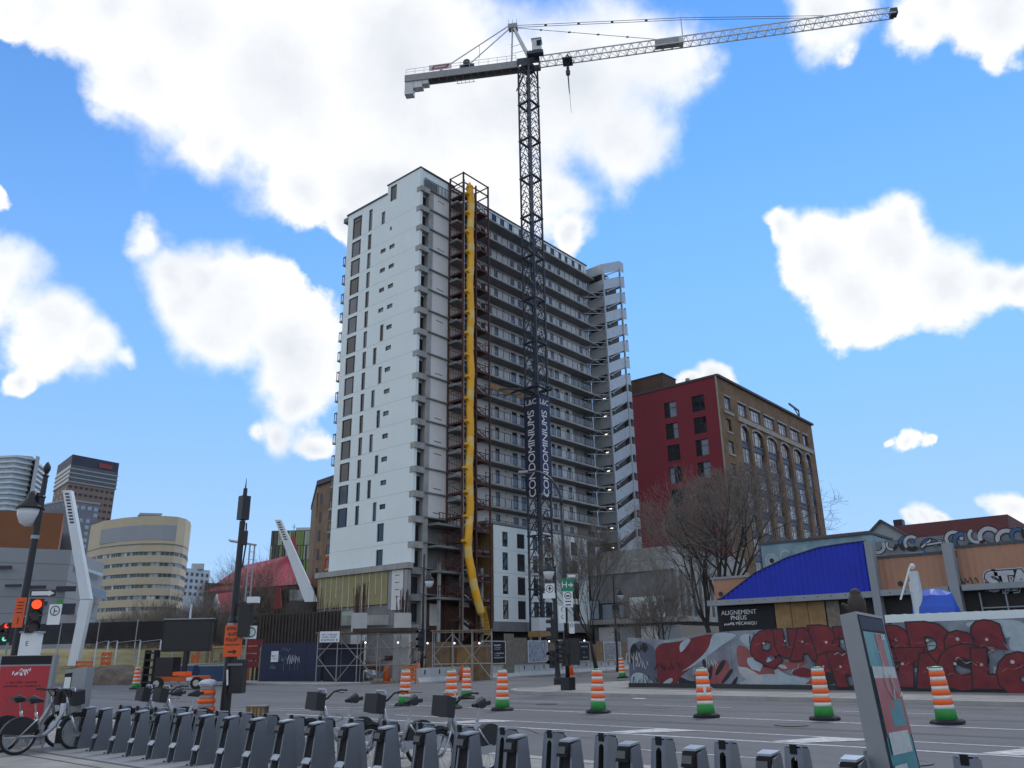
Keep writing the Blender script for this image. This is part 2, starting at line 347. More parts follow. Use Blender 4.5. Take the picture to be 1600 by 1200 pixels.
# ------------------------------------------------------------------ mesh helpers
def V(*a): return Vector(a)
class MB:
    def __init__(s): s.v = []; s.f = []
    def poly(s, pts):
        n = len(s.v); s.v += [tuple(p) for p in pts]; s.f.append(tuple(range(n, n+len(pts)))); return s
    def box(s, x0, y0, z0, x1, y1, z1):
        n = len(s.v)
        s.v += [(x0,y0,z0),(x1,y0,z0),(x1,y1,z0),(x0,y1,z0),(x0,y0,z1),(x1,y0,z1),(x1,y1,z1),(x0,y1,z1)]
        for q in ((0,3,2,1),(4,5,6,7),(0,1,5,4),(1,2,6,5),(2,3,7,6),(3,0,4,7)): s.f.append(tuple(n+i for i in q))
        return s
    def beam(s, p, q, w, h=None, up=None):
        p = Vector(p); q = Vector(q); d = q-p
        if d.length < 1e-6: return s
        d.normalize(); h = w if h is None else h
        u = Vector(up) if up else (Vector((0,0,1)) if abs(d.z) < 0.95 else Vector((1,0,0)))
        a = d.cross(u).normalized()*(w/2); b = a.cross(d).normalized()*(h/2)
        n = len(s.v)
        for c in (p, q): s.v += [tuple(c-a-b), tuple(c+a-b), tuple(c+a+b), tuple(c-a+b)]
        for f in ((0,1,2,3),(7,6,5,4),(0,4,5,1),(1,5,6,2),(2,6,7,3),(3,7,4,0)): s.f.append(tuple(n+i for i in f))
        return s
    def tube(s, p, q, r, n=8, r2=None, cap=True):
        return s.path([p, q], [r, r if r2 is None else r2], n, cap)
    def path(s, pts, rad, n=8, cap=True):
        pts = [Vector(p) for p in pts]
        if isinstance(rad, (int, float)): rad = [rad]*len(pts)
        base = len(s.v); prev = None
        for i, p in enumerate(pts):
            d = (pts[min(i+1, len(pts)-1)]-pts[max(i-1, 0)]).normalized()
            if prev is None: a = d.orthogonal().normalized()
            else:
                a = prev-d*prev.dot(d); a = a.normalized() if a.length > 1e-6 else d.orthogonal().normalized()
            prev = a; b = d.cross(a)
            for k in range(n):
                t = 2*math.pi*k/n; s.v.append(tuple(p+(a*math.cos(t)+b*math.sin(t))*rad[i]))
        for i in range(len(pts)-1):
            for k in range(n):
                k2 = (k+1) % n
                s.f.append((base+i*n+k, base+i*n+k2, base+(i+1)*n+k2, base+(i+1)*n+k))
        if cap:
            s.f.append(tuple(base+k for k in range(n))[::-1]); e = base+(len(pts)-1)*n
            s.f.append(tuple(e+k for k in range(n)))
        return s
    def extr(s, pts, vec):
        pts = [Vector(p) for p in pts]; vec = Vector(vec); n = len(s.v); m = len(pts)
        s.v += [tuple(p) for p in pts]+[tuple(p+vec) for p in pts]
        s.f.append(tuple(range(n, n+m))[::-1]); s.f.append(tuple(range(n+m, n+2*m)))
        for i in range(m):
            j = (i+1) % m; s.f.append((n+i, n+j, n+m+j, n+m+i))
        return s
    def lathe(s, prof, c, n=16, ang=None):
        c = Vector(c); base = len(s.v)
        for (r, z) in prof:
            for k in range(n):
                t = 2*math.pi*k/n; s.v.append((c.x+r*math.cos(t), c.y+r*math.sin(t), c.z+z))
        for i in range(len(prof)-1):
            for k in range(n):
                k2 = (k+1) % n; s.f.append((base+i*n+k, base+i*n+k2, base+(i+1)*n+k2, base+(i+1)*n+k))
        s.f.append(tuple(base+k for k in range(n))[::-1]); e = base+(len(prof)-1)*n; s.f.append(tuple(e+k for k in range(n)))
        return s
    def ball(s, c, rx, ry=None, rz=None, n=10, m=7):
        ry = rx if ry is None else ry; rz = rx if rz is None else rz; c = Vector(c); base = len(s.v)
        for i in range(m+1):
            p = math.pi*i/m
            for k in range(n):
                t = 2*math.pi*k/n; s.v.append((c.x+rx*math.sin(p)*math.cos(t), c.y+ry*math.sin(p)*math.sin(t), c.z+rz*math.cos(p)))
        for i in range(m):
            for k in range(n):
                k2 = (k+1) % n; s.f.append((base+i*n+k, base+(i+1)*n+k, base+(i+1)*n+k2, base+i*n+k2))
        return s
    def wall(s, O, U, W, Nn, u0, u1, v0, v1, holes, depth):
        """flat wall with rectangular openings; reveals run inwards by depth"""
        O, U, W, Nn = Vector(O), Vector(U), Vector(W), Vector(Nn)
        us = sorted(set([u0, u1]+[h[i] for h in holes for i in (0, 1)])); vs_ = sorted(set([v0, v1]+[h[i] for h in holes for i in (2, 3)]))
        us = [u for u in us if u0 <= u <= u1]; vs_ = [v for v in vs_ if v0 <= v <= v1]
        P = lambda u, v, d=0: O+U*u+W*v-Nn*d
        flip = U.cross(W).dot(Nn) < 0
        def q(a, b, c, d): s.poly([d, c, b, a] if flip else [a, b, c, d])
        for j in range(len(vs_)-1):
            run = None
            for i in range(len(us)-1):
                cu = (us[i]+us[i+1])/2; cv = (vs_[j]+vs_[j+1])/2
                hole = any(h[0] < cu < h[1] and h[2] < cv < h[3] for h in holes)
                if not hole:
                    run = us[i] if run is None else run
                if (hole or i == len(us)-2) and run is not None:
                    e = us[i] if hole else us[i+1]
                    q(P(run, vs_[j]), P(e, vs_[j]), P(e, vs_[j+1]), P(run, vs_[j+1])); run = None
        for (a, b, c, d) in holes:
            q(P(a, c, depth), P(a, c), P(a, d), P(a, d, depth)); q(P(b, c), P(b, c, depth), P(b, d, depth), P(b, d))
            q(P(a, c), P(a, c, depth), P(b, c, depth), P(b, c)); q(P(a, d, depth), P(a, d), P(b, d), P(b, d, depth))
        return s
    def build(s, name, material, parent=None, smooth=False, stuff=False):
        me = bpy.data.meshes.new(name); me.from_pydata(s.v, [], s.f); me.update()
        if smooth: me.polygons.foreach_set('use_smooth', [True]*len(me.polygons))
        me.materials.append(M(material) if isinstance(material, str) else material)
        return place(name, me, parent, stuff)
def place(name, me, parent=None, stuff=False, loc=None):
    o = bpy.data.objects.new(name, me); COL.objects.link(o)
    if parent is not None: attach(o, parent)
    if loc is not None: o.location = loc
    if stuff: o['kind'] = 'stuff'
    return o
def attach(o, parent):
    o.parent = parent
    root = parent
    while root.parent: root = root.parent
    if parent.parent is None and parent.data is None:
        o.matrix_parent_inverse = Matrix.Translation(-Vector(parent.location))
def tag(o, label, cat, group=None):
    o['label'] = label; o['category'] = cat
    if group: o['group'] = group
    return o
def thing(name, label, cat, loc=(0,0,0), group=None):
    o = bpy.data.objects.new(name, None); COL.objects.link(o); o.location = loc; o.empty_display_size = 0.3
    return tag(o, label, cat, group)
def struct(o): o['kind'] = 'structure'; return o
def copy_tree(o, parent=None):
    c = o.copy(); COL.objects.link(c); c.parent = parent
    for ch in list(o.children): copy_tree(ch, c)
    return c
def dup(root, loc, rotz=0.0, label=None, group=None, scale=None):
    c = copy_tree(root); c.location = loc; c.rotation_euler = (0, 0, rotz)
    if scale: c.scale = scale
    if label: c['label'] = label
    if group: c['group'] = group
    return c
def text_mesh(txt, size, extrude=0.0, offset=0.0, spacing=1.0, align='CENTER', shear=0.0):
    cu = bpy.data.curves.new('txt', 'FONT'); cu.body = txt; cu.size = size; cu.extrude = extrude; cu.offset = offset
    cu.align_x = align; cu.align_y = 'CENTER'; cu.space_character = spacing; cu.shear = shear; cu.resolution_u = 3
    o = bpy.data.objects.new('txt', cu); me = bpy.data.meshes.new_from_object(o)
    bpy.data.objects.remove(o); bpy.data.curves.remove(cu)
    return me
def text(name, txt, size, c, U, W, material, parent, **kw):
    """flat lettering centred at c, reading along U, upright along W"""
    me = text_mesh(txt, size, **kw); me.materials.clear(); me.materials.append(M(material))
    U = Vector(U).normalized(); W = Vector(W).normalized(); n = U.cross(W)
    mm = Matrix((U, W, n)).transposed().to_4x4(); mm.translation = Vector(c); me.transform(mm)
    return place(name, me, parent)
def rect(c, U, W, w, h, d=0.0):
    c, U, W = Vector(c), Vector(U).normalized(), Vector(W).normalized(); n = U.cross(W)*d
    return [c-U*w/2-W*h/2+n, c+U*w/2-W*h/2+n, c+U*w/2+W*h/2+n, c-U*w/2+W*h/2+n]
def plate(name, c, U, W, w, h, t, material, parent):
    U = Vector(U).normalized(); W = Vector(W).normalized()
    return MB().extr(rect(c, U, W, w, h), -U.cross(W)*t).build(name, material, parent)
def ringpoly(c, U, W, r0, r1, n=20, a0=0, a1=360):
    c, U, W = Vector(c), Vector(U).normalized(), Vector(W).normalized(); b = MB()
    for k in range(n):
        t0 = R(a0+(a1-a0)*k/n); t1 = R(a0+(a1-a0)*(k+1)/n)
        e = lambda t, r: c+U*math.cos(t)*r+W*math.sin(t)*r
        b.poly([e(t0, r0), e(t0, r1), e(t1, r1), e(t1, r0)] if r0 > 0 else [c, e(t0, r1), e(t1, r1)])
    return b
X1, Y1, Z1 = V(1,0,0), V(0,1,0), V(0,0,1)
CU = _r0.copy(); CN = -_f0.copy()     # across and towards the viewer

def scribble(name, c, U, W, w, h, seed, material, parent, th=0.03, loops=9):
    """hand-sprayed tag: one continuous looping ribbon"""
    rr_ = random.Random(seed); c, U, W = Vector(c), Vector(U).normalized(), Vector(W).normalized(); n = U.cross(W)
    if n.dot(CAM-c) < 0: n = -n
    ctl = []
    for i in range(loops*2+1):
        ctl.append((-0.5+i/(loops*2)+rr_.uniform(-0.07,0.07), (0.5 if i % 2 else -0.5)*rr_.uniform(0.35,1.0)+rr_.uniform(-0.1,0.1)))
    pts = []
    for i in range(len(ctl)-1):
        p0, p1, p2, p3 = ctl[max(i-1,0)], ctl[i], ctl[i+1], ctl[min(i+2,len(ctl)-1)]
        for k in range(5):
            t = k/5; f = lambda a, b, d, e: 0.5*((2*b)+(-a+d)*t+(2*a-5*b+4*d-e)*t*t+(-a+3*b-3*d+e)*t**3)
            pts.append(c+U*f(p0[0],p1[0],p2[0],p3[0])*w+W*f(p0[1],p1[1],p2[1],p3[1])*h)
    b = MB()
    for i in range(len(pts)-1):
        d = (pts[i+1]-pts[i]); 
        if d.length < 1e-5: continue
        d.normalize(); s_ = n.cross(d)*th/2*(0.7+0.5*math.sin(i*0.7)); o = n*(0.0002*(i % 9))
        q = [pts[i]-s_-d*0.004+o, pts[i+1]-s_+d*0.004+o, pts[i+1]+s_+d*0.004+o, pts[i]+s_-d*0.004+o]
        b.poly(q if (q[1]-q[0]).cross(q[2]-q[0]).dot(n) > 0 else q[::-1])
    return b.build(name, material, parent, stuff=(name == 'lettering'))

def glyphs(c, U, W, w, h, n, seed, material, parent, lean=0.0):
    """a printed line too small to read: a row of uneven letter-sized marks"""
    rr_ = random.Random(seed); c, U, W = Vector(c), Vector(U).normalized(), Vector(W).normalized(); nn = U.cross(W); b = MB(); x = -w/2; step = w/n
    if nn.dot(CAM-c) < 0: nn = -nn
    def q(x0, x1, z0, z1):
        p = [c+U*(x0+lean*z0)+W*z0, c+U*(x1+lean*z0)+W*z0, c+U*(x1+lean*z1)+W*z1, c+U*(x0+lean*z1)+W*z1]
        b.poly(p if (p[1]-p[0]).cross(p[2]-p[0]).dot(nn) > 0 else p[::-1])
    for i in range(n):
        if rr_.random() < 0.12: x += step; continue
        t = step*0.22; k = rr_.randint(0, 3); e = x+step*0.8
        q(x, x+t, -h/2, h/2)
        if k in (0, 1): q(e-t, e, -h/2, h/2 if k else h*0.2)
        if k in (0, 2): q(x+t, e-t if k == 0 else e, h*0.3, h/2)
        if k in (1, 2, 3): q(x+t, e-t if k == 1 else e, -h*0.1, h*0.1)
        if k == 3: q(x+t, e, -h/2, -h*0.3)
        x += step
    return b.build('lettering', material, parent, stuff=True)
# ================================================================== ground, streets
def sheet(name, pts, z, material, kind=True):
    o = MB().poly([(p[0], p[1], z) for p in pts]).build(name, material)
    if kind: struct(o)
    return o
sheet('ground', [(-1500,-900),(1500,-900),(1500,1800),(-1500,1800)], -0.02, 'lot')
sheet('road', [(-260,-48.7),(220,-48.7),(220,-32.6),(43,-32.6),(40,-30),(40,260),(26,260),(26,-29.8),(-260,-29.8)], 0.0, 'asphalt')
# construction plot behind the hoardings
sheet('site_ground', [(-70,-26.6),(25.6,-26.6),(25.6,60),(-70,60)], -0.008, 'dirt')
def slab(name, pts, z0, z1, material, label=None):
    o = MB().extr([(p[0], p[1], z0) for p in pts], (0,0,z1-z0)).build(name, material); return struct(o)
def arc(cx, cy, r, a0, a1, n=8): return [(cx+r*math.cos(R(a0+(a1-a0)*i/n)), cy+r*math.sin(R(a0+(a1-a0)*i/n))) for i in range(n+1)]
# site side pavement
slab('pavement', [(-260,-29.6),(23.2,-29.6)]+arc(23.2,-27.2,2.4,-90,0)[1:]+[(25.6,-26.6),(-260,-26.6)], -0.01, 0.12, 'concrete_paving')
slab('kerb', [(-260,-29.8),(23.2,-29.8)]+arc(23.2,-27.2,2.6,-90,0)[1:]+[(25.8,-26.6),(25.6,-26.6)]+arc(23.2,-27.2,2.4,0,-90)[1:]+[(-260,-29.6)], -0.015, 0.13, 'kerb')
# mural side pavement, rounded at the corner
slab('pavement', [(43.5,-32.4),(220,-32.4),(220,-27.0),(44.3,-27.0),(44.3,120),(40.2,120),(40.2,-29.1)]+arc(43.5,-29.1,3.3,180,270)[1:-1], -0.01, 0.12, 'concrete_paving')
slab('kerb', [(40.0,120),(40.0,-29.1)]+arc(43.5,-29.1,3.5,180,270)[1:]+[(220,-32.6),(220,-32.4)]+arc(43.5,-29.1,3.3,270,180)+[(40.2,120)], -0.015, 0.13, 'kerb')
# viewer's side pavement with kerb
NZ = 0.06
slab('pavement', [(-260,-90),(220,-90),(220,-48.95),(-260,-48.95)], -0.015, NZ, 'concrete_paving')
slab('kerb', [(-260,-48.95),(220,-48.95),(220,-48.7),(-260,-48.7)], -0.012, NZ+0.01, 'kerb')
# lane paint
def line(x0, x1, y, w=0.12): return sheet('lane_marking', [(x0,y-w/2),(x1,y-w/2),(x1,y+w/2),(x0,y+w/2)], 0.004, 'road_paint')
line(42.5, 120, -39.7, 0.13)
line(43.2, 120, -44.35, 0.14); line(46.5, 120, -43.0, 0.10)
for x in (44.5, 50.5, 56.5, 62.5): line(x, x+3.0, -36.2, 0.1)
for x in range(-40, 120, 8): line(x+0.4, x+3.2, -46.6, 0.08)
for (a, b) in (((37.5,-46.6),(44.2,-39.9)), ((39.8,-45.4),(43.4,-42.0))):
    d = Vector((b[0]-a[0], b[1]-a[1])); nrm = Vector((-d.y, d.x)).normalized()*0.06
    sheet('lane_marking', [(a[0]-nrm.x,a[1]-nrm.y),(b[0]-nrm.x,b[1]-nrm.y),(b[0]+nrm.x,b[1]+nrm.y),(a[0]+nrm.x,a[1]+nrm.y)], 0.0085, 'road_paint')
for x in (49.6, 54.6, 58.2, 61.6):
    sheet('lane_marking', [(x,-44.25),(x+0.55,-44.25),(x+1.5,-43.08),(x+0.5,-43.08)], 0.0083, 'road_paint')
# asphalt repairs and joints
for (x0, y0, x1, y1, c) in ((38,-37.6,52,-36.9,0.085),(20,-35.5,34,-33.8,0.09),(52,-41.6,75,-41.3,0.08),(-5,-40.2,30,-39.9,0.085),(44,-34.6,60,-33.4,0.1),(30,-20,36,-8,0.09)):
    mn = 'asphalt_patch_%d' % int(c*1000)
    if mn not in MATS: mat(mn, (c,c*1.02,c*1.05), 0.88, var=0.2, scale=0.8, bump=0.2, bscale=40)
    sheet('road_repair', [(x0,y0),(x1,y0+0.1),(x1,y1),(x0,y1-0.08)], 0.0035, mn)

rr = random.Random(77)
def crack(x, y, ang, n, step, w, z, mt):
    pts = [(x, y)]; a = ang
    for _ in range(n):
        a += rr.uniform(-0.45,0.45); a += (ang-a)*0.3; x += math.cos(a)*step; y += math.sin(a)*step; pts.append((x, y))
    b = MB()
    for p, q in zip(pts, pts[1:]):
        d = Vector((q[0]-p[0], q[1]-p[1])).normalized(); nn = Vector((-d.y, d.x))*w/2
        b.poly([(p[0]-nn.x,p[1]-nn.y,z),(q[0]-nn.x,q[1]-nn.y,z),(q[0]+nn.x,q[1]+nn.y,z),(p[0]+nn.x,p[1]+nn.y,z)])
    return struct(b.build('road_crack', mt))
mat('tar_seam', (0.035,0.035,0.037), 0.6, var=0.2, scale=4)
for i in range(26):
    crack(rr.uniform(30,72), rr.uniform(-48,-33.5), rr.choice((0.0,0.0,1.57,0.5,-0.4)), rr.randint(6,16), rr.uniform(0.25,0.5), rr.uniform(0.02,0.05), 0.0118, 'tar_seam')
crack(10, -41.9, 0.0, 160, 0.5, 0.06, 0.0112, 'tar_seam'); crack(6, -38.0, 0.0, 160, 0.5, 0.05, 0.0124, 'tar_seam')
for i, (x, y) in enumerate(((47.5,-37.3),(36.5,-33.0),(57.2,-40.9),(30.2,-41.2),(61.0,-46.0))):
    mh = tag(MB().lathe([(0.36,0.001),(0.36,0.013),(0.30,0.0135),(0.30,0.010)], (x,y,0.003), 20).build('manhole_cover', 'tar_seam'), ['round iron manhole cover on the lane before the striped marker by the mural','round iron manhole cover by the far kerb of the side street mouth','round iron manhole cover on the middle lane at right','round iron manhole cover on the lane at left of centre','round iron manhole cover close behind the docks at right'][i], 'manhole cover', 'manhole covers')
for x in [-30+2.5*i for i in range(52)]:
    sheet('pavement_joint', [(x,-29.58),(x+0.03,-29.58),(x+0.03,-26.65),(x,-26.65)], 0.1235, 'concrete_dark') if x < 23 else None
    if x > 43.8: sheet('pavement_joint', [(x,-32.38),(x+0.03,-32.38),(x+0.03,-27.65),(x,-27.65)], 0.1235, 'concrete_dark')
    if 30 < x < 75: sheet('pavement_joint', [(x,-60),(x+0.03,-60),(x+0.03,-49.0),(x,-49.0)], NZ+0.002, 'concrete_dark')
sheet('pavement_joint', [(20,-53.4),(75,-53.4),(75,-53.36),(20,-53.36)], NZ+0.0032, 'tar_seam')

# ================================================================== the tall white block under construction
FH = 2.78
def LV(k): return 57.84-FH*k
MATS['rail_glass'].node_tree.nodes['Principled BSDF'].inputs['Alpha'].default_value = 0.16
TW = thing('apartment_tower', 'tall unfinished white apartment block with open concrete galleries, beside the crane', 'building', (-7, 10, 0))
MB().box(-14.2, 0.42, 0, -0.7, 35.8, 59.0).build('core', 'concrete_dark', TW)
# --- white end wall, one panel course per storey
holes = []
for f in range(15):
    z0 = LV(f+1)-0.08; z1 = z0+2.38
    holes.append((11.5, 13.42, z0, 58.3 if f == 0 else z1, 'A')); holes.append((9.32, 10.03, z0, 58.3 if f == 0 else z1-0.05, 'B'))
    if f == 0: holes.append((6.72, 7.4, 55.05, 56.9, 'C'))
    if f == 1: holes.append((5.3, 5.68, 53.55, 54.05, 'S'))
    if 2 <= f <= 5: holes.append((6.34, 7.34, LV(f)-1.5, LV(f)-0.92, 'D'))
    if f >= 2: holes.append((4.63, 5.66, LV(f)-1.48, LV(f)-0.9, 'D'))
    if f >= 6:
        u = 6.18 if f % 2 == 0 else 7.33
        holes.append((u, u+0.65, z0+0.16, z0+2.34, 'C'))
holes += [(4.76, 5.92, 13.8, 15.84, 'W'), (4.78, 5.94, 11.06, 12.9, 'W'), (4.58, 5.8, 57.85, 60.1, 'P')]
bands = [(11.05, LV(16)-0.02)]+[(LV(k)+0.0, LV(k-1)-0.02) for k in range(16, 1, -1)]
for (z0, z1) in bands:
    hs = [h[:4] for h in holes if z0 < (h[2]+h[3])/2 < z1]
    hs = [(a, b, max(c, z0+0.02), min(d, z1-0.02)) for a, b, c, d in hs]
    MB().wall((0,0,0), (-1,0,0), Z1, (0,-1,0), 0.0, 14.5, z0, z1, hs, 0.22).build('facade_panel', 'white_panel', TW)
b = MB()
hs = [(h[0], h[1], max(h[2], LV(1)+0.02), h[3]) for h in holes if (h[2]+h[3])/2 > LV(1)]
b.wall((0,0,0), (-1,0,0), Z1, (0,-1,0), 0.0, 6.35, LV(1), 60.5, [h for h in hs if h[1] < 6.35], 0.22)
b.wall((0,0,0), (-1,0,0), Z1, (0,-1,0), 6.35, 14.5, LV(1), 59.2, [h for h in hs if h[0] > 6.35], 0.22)
b.build('facade_panel', 'white_panel', TW)
MB().box(-14.5,0.05,11.05,-14.3,0.41,59.15).box(-0.2,0.02,11.05,-0.003,0.41,60.45).build('facade_edge', 'white_panel', TW)
rnd = random.Random(14)
for (u0, u1, z0, z1, k) in holes:
    if k != 'P' and k not in 'AB' : pass
    w, h = u1-u0, z1-z0; t = 0.07
    fr = MB(); y0, y1 = 0.10, 0.17
    fr.box(-u1, y0, z0, -u1+t, y1, z1).box(-u0-t, y0, z0, -u0, y1, z1).box(-u1+t, y0, z0, -u0-t, y1, z0+t).box(-u1+t, y0, z1-t, -u0-t, y1, z1)
    if k == 'A': fr.box(-u0-0.42, y0, z0+t, -u0-0.36, y1, z1-t)
    if k == 'A' and h > 3: fr.box(-u1+t, y0+0.003, z1-0.72, -u0-t, y1-0.003, z1-0.66)
    fo = fr.build('window', 'frame_dark', TW)
    MB().poly([(-u1+0.03, 0.145, z0+0.03), (-u0-0.03, 0.145, z0+0.03), (-u0-0.03, 0.145, z1-0.03), (-u1+0.03, 0.145, z1-0.03)]).build('pane', 'glass' if rnd.random() < 0.55 else 'glass_painted_sky', fo)
# roof edge and penthouse
MB().box(-14.75,-0.12,59.2,-6.36,35.9,59.42).build('roof_edge', 'cornice_dark', TW)
MB().box(-6.45,-0.1,60.5,0.06,6.2,60.66).build('roof_edge', 'cornice_dark', TW)
MB().box(-6.3,0.45,59.0,-0.3,6.0,60.49).build('penthouse', 'white_panel', TW)
MB().box(-15.6,0.05,58.5,-14.52,2.4,59.15).build('canopy', 'concrete_dark', TW)
# small balconies sticking out past the far edge of the end wall
for f in range(1, 17):
    z = LV(f+1)-0.1 if f < 16 else 11.6
    so_ = MB().box(-15.55,0.25,z-0.22,-14.52,2.2,z).build('balcony_slab', 'concrete', TW)
    rb = MB()
    for x in (-15.5, -15.05, -14.6): rb.box(x-0.03,0.28,z,x+0.03,0.34,z+1.05)
    for y in (0.9, 1.5, 2.1): rb.box(-15.53,y-0.03,z,-15.47,y+0.03,z+1.05)
    rb.box(-15.56,0.27,z+1.05,-14.56,0.35,z+1.12).box(-15.56,0.36,z+1.05,-15.46,2.15,z+1.12)
    rb.build('railing', 'frame_dark', so_)
    MB().box(-15.4,0.33,z+0.1,-14.7,0.36,z+1.0).build('pane', 'rail_glass', so_)
# --- corner bay facing the side street
for k in range(0, 19):
    z = LV(k); mt = 'concrete' if k < 17 else 'concrete_dark'
    MB().box(-0.62,-0.06,z-0.72,0.28,1.42,z-0.02).build('bracket', mt, TW)
    MB().box(-0.62,1.42,z-FH,0.1,2.2,z-0.72).build('column', mt, TW) if False else None
    zt = z-0.73; zb = LV(k+1)-0.01
    MB().box(-0.62,0.02,zb,-0.45,0.42,zt).box(-0.64,0.42,zt-0.22,-0.45,1.40,zt).build('bay_wall', 'backer_board' if k < 15 else 'concrete_dark', TW)
    wf = MB().box(-0.60,0.44,zb,-0.55,0.50,zt-0.23).box(-0.60,1.34,zb,-0.55,1.40,zt-0.23).box(-0.60,0.9,zb,-0.55,0.95,zt-0.23).build('window', 'frame_dark', TW)
    MB().poly([(-0.57,0.44,zb),(-0.57,1.40,zb),(-0.57,1.40,zt-0.22),(-0.57,0.44,zt-0.22)]).build('pane', 'glass' if k < 15 else 'opening', wf)
    if k < 15:
        bd = MB().box(-0.5,2.21,LV(k+1)+0.05,0.05,5.0,z-0.09).build('backer_panel', 'backer_board', TW)
        if k % 2 == 0 or k > 9:
            zz = LV(k+1)+ (0.6 if k % 3 else 1.9)
            MB().poly(rect((0.054, 3.6, zz), (0,1,-0.05), Z1, 1.2, 0.10)).build('stencil', 'print_black', bd)
    MB().box(-0.5,1.42,z-0.09,0.30,5.0,z+0.05).build('slab_edge', 'concrete_dark', TW)
MB().box(-0.6,1.42,0,0.12,2.2,LV(0)-0.1).build('column', 'concrete', TW)
# caged plant on the top corner
b = MB()
for y in (0.6,0.9,1.2,1.5,1.8,2.1,2.4,2.7,3.0,3.6,4.2,4.8): b.box(0.14,y-0.05,LV(0),0.2,y+0.05,LV(0)+1.3)
b.box(0.12,0.55,LV(0)+1.3,0.22,4.9,LV(0)+1.38)
b.build('guard_rail', 'rail', TW)
MB().box(-0.5,0.02,LV(0)+0.02,-0.1,5.0,60.45).build('penthouse_wall', 'white_panel', TW)
MB().box(-0.1,0.7,LV(0)+0.05,0.1,2.9,LV(0)+1.25).build('plant_unit', 'far_grey_dark', TW)
# --- gallery floors
rnd = random.Random(4)
def doors_for(f):
    if f < 6: d = [(13.78,14.6),(17.2,18.05),(18.75,19.65),(25.9,26.75),(28.2,29.0),(33.1,33.95),(21.5,22.4)]
    else: d = [(13.77,14.57),(17.1,18.1),(18.73,19.7),(25.48,26.25),(26.7,27.7),(29.03,29.82),(33.2,34.6),(21.4,22.4)]
    if f % 3 == 1 and f < 6: d[0] = (12.1, 13.4)
    return d
posts_mesh = None
for f in range(0, 15):
    zf = LV(f+1)-0.40; zc = LV(f)-0.75       # floor and ceiling levels at the outer edge
    MB().box(-0.6,5.02,LV(f)-0.72,1.5,35.9,LV(f)-0.42).build('gallery_slab', 'gallery_slab', TW)
    MB().box(1.503,5.02,LV(f)-0.70,1.58,33.9,LV(f)-0.46).build('slab_fascia', 'concrete', TW)
    ds = doors_for(f)
    gw = MB().wall((0,0,0), Y1, Z1, X1, 5.05, 30.6 if f > 5 else 35.8, zf, zc, [(a, b_, zf+0.02, zf+2.12) for a, b_ in ds if b_ < (30.6 if f > 5 else 35.8)], 0.15).build('gallery_wall', 'backer_board', TW)
    if f > 5: MB().box(-0.4,30.6,zf,-0.02,35.8,zc).build('gallery_wall', 'concrete_dark', TW)
    for (a, b_) in ds:
        x = -0.1 if b_ < 30.6 or f <= 5 else 0.0
        do = MB().box(x,a,zf+0.02,x+0.04,a+0.07,zf+2.1).box(x,b_-0.07,zf+0.02,x+0.04,b_,zf+2.1).box(x,a+0.07,zf+2.03,x+0.04,b_-0.07,zf+2.1).build('gallery_door', 'frame_dark', TW)
        MB().poly([(x+0.02,a+0.04,zf+0.03),(x+0.02,b_-0.04,zf+0.03),(x+0.02,b_-0.04,zf+2.06),(x+0.02,a+0.04,zf+2.06)]).build('pane', 'glass', do)
    if f < 6: 
        wv = MB().box(0.005,11.2,zf+1.1,0.03,12.0,zf+1.9).build('window', 'frame_dark', TW)
        for yy in (11.25, 11.65): MB().poly([(0.034,yy,zf+1.15),(0.034,yy+0.3,zf+1.15),(0.034,yy+0.3,zf+1.85),(0.034,yy,zf+1.85)]).build('pane', 'glass', wv)
    rb = MB()
    y = 10.3
    while y < 33.5:
        rb.box(1.45,y-0.03,zf-0.02,1.51,y+0.03,zf+1.02); y += 1.18
    rb.box(1.45,10.2,zf+1.02,1.52,33.4,zf+1.07)
    ro = rb.build('railing', 'frame_dark', TW)
    if f > 2 or True: MB().box(1.475,10.35,zf+0.08,1.49,33.3,zf+0.95).build('glass_guard', 'rail_glass', ro)
    # loose boards standing in the gaps, a sprinkler stub
    MB().box(0.02,15.6,zc-0.35,0.06,15.75,zc-0.2).box(0.02,27.9,zc-0.4,0.06,28.05,zc-0.25).build('vent', 'print_black', TW)
zf = LV(0)-0.42
hs = [(13.4,14.4),(15.2,16.1),(17.05,17.9),(19.3,20.2),(22.4,23.3),(25.1,25.75),(26.75,27.65),(28.7,29.45),(30.3,31.05),(32.05,32.9),(33.8,34.65)]
MB().wall((0,0,0), Y1, Z1, X1, 5.05, 36.0, zf, 60.15, [(a, b_, zf+0.2, 59.85) for a, b_ in hs], 0.15).build('attic_wall', 'white_panel', TW)
MB().box(-0.6,5.0,60.15,0.12,36.1,60.32).build('roof_edge', 'cornice_dark', TW)
for (a, b_) in hs:
    do = MB().box(-0.12,a,zf+0.2,-0.06,a+0.08,59.85).box(-0.12,b_-0.08,zf+0.2,-0.06,b_,59.85).box(-0.12,a+0.08,59.75,-0.06,b_-0.08,59.85).build('window', 'frame_dark', TW)
    MB().poly([(-0.09,a+0.05,zf+0.22),(-0.09,b_-0.05,zf+0.22),(-0.09,b_-0.05,59.8),(-0.09,a+0.05,59.8)]).build('pane', 'glass', do)
rb = MB()
y = 10.3
while y < 33.5: rb.box(1.46,y-0.02,zf,1.5,y+0.02,zf+1.0); y += 1.2
rb.box(1.45,10.2,zf+1.0,1.51,33.4,zf+1.05); rb.build('railing', 'rail', TW)
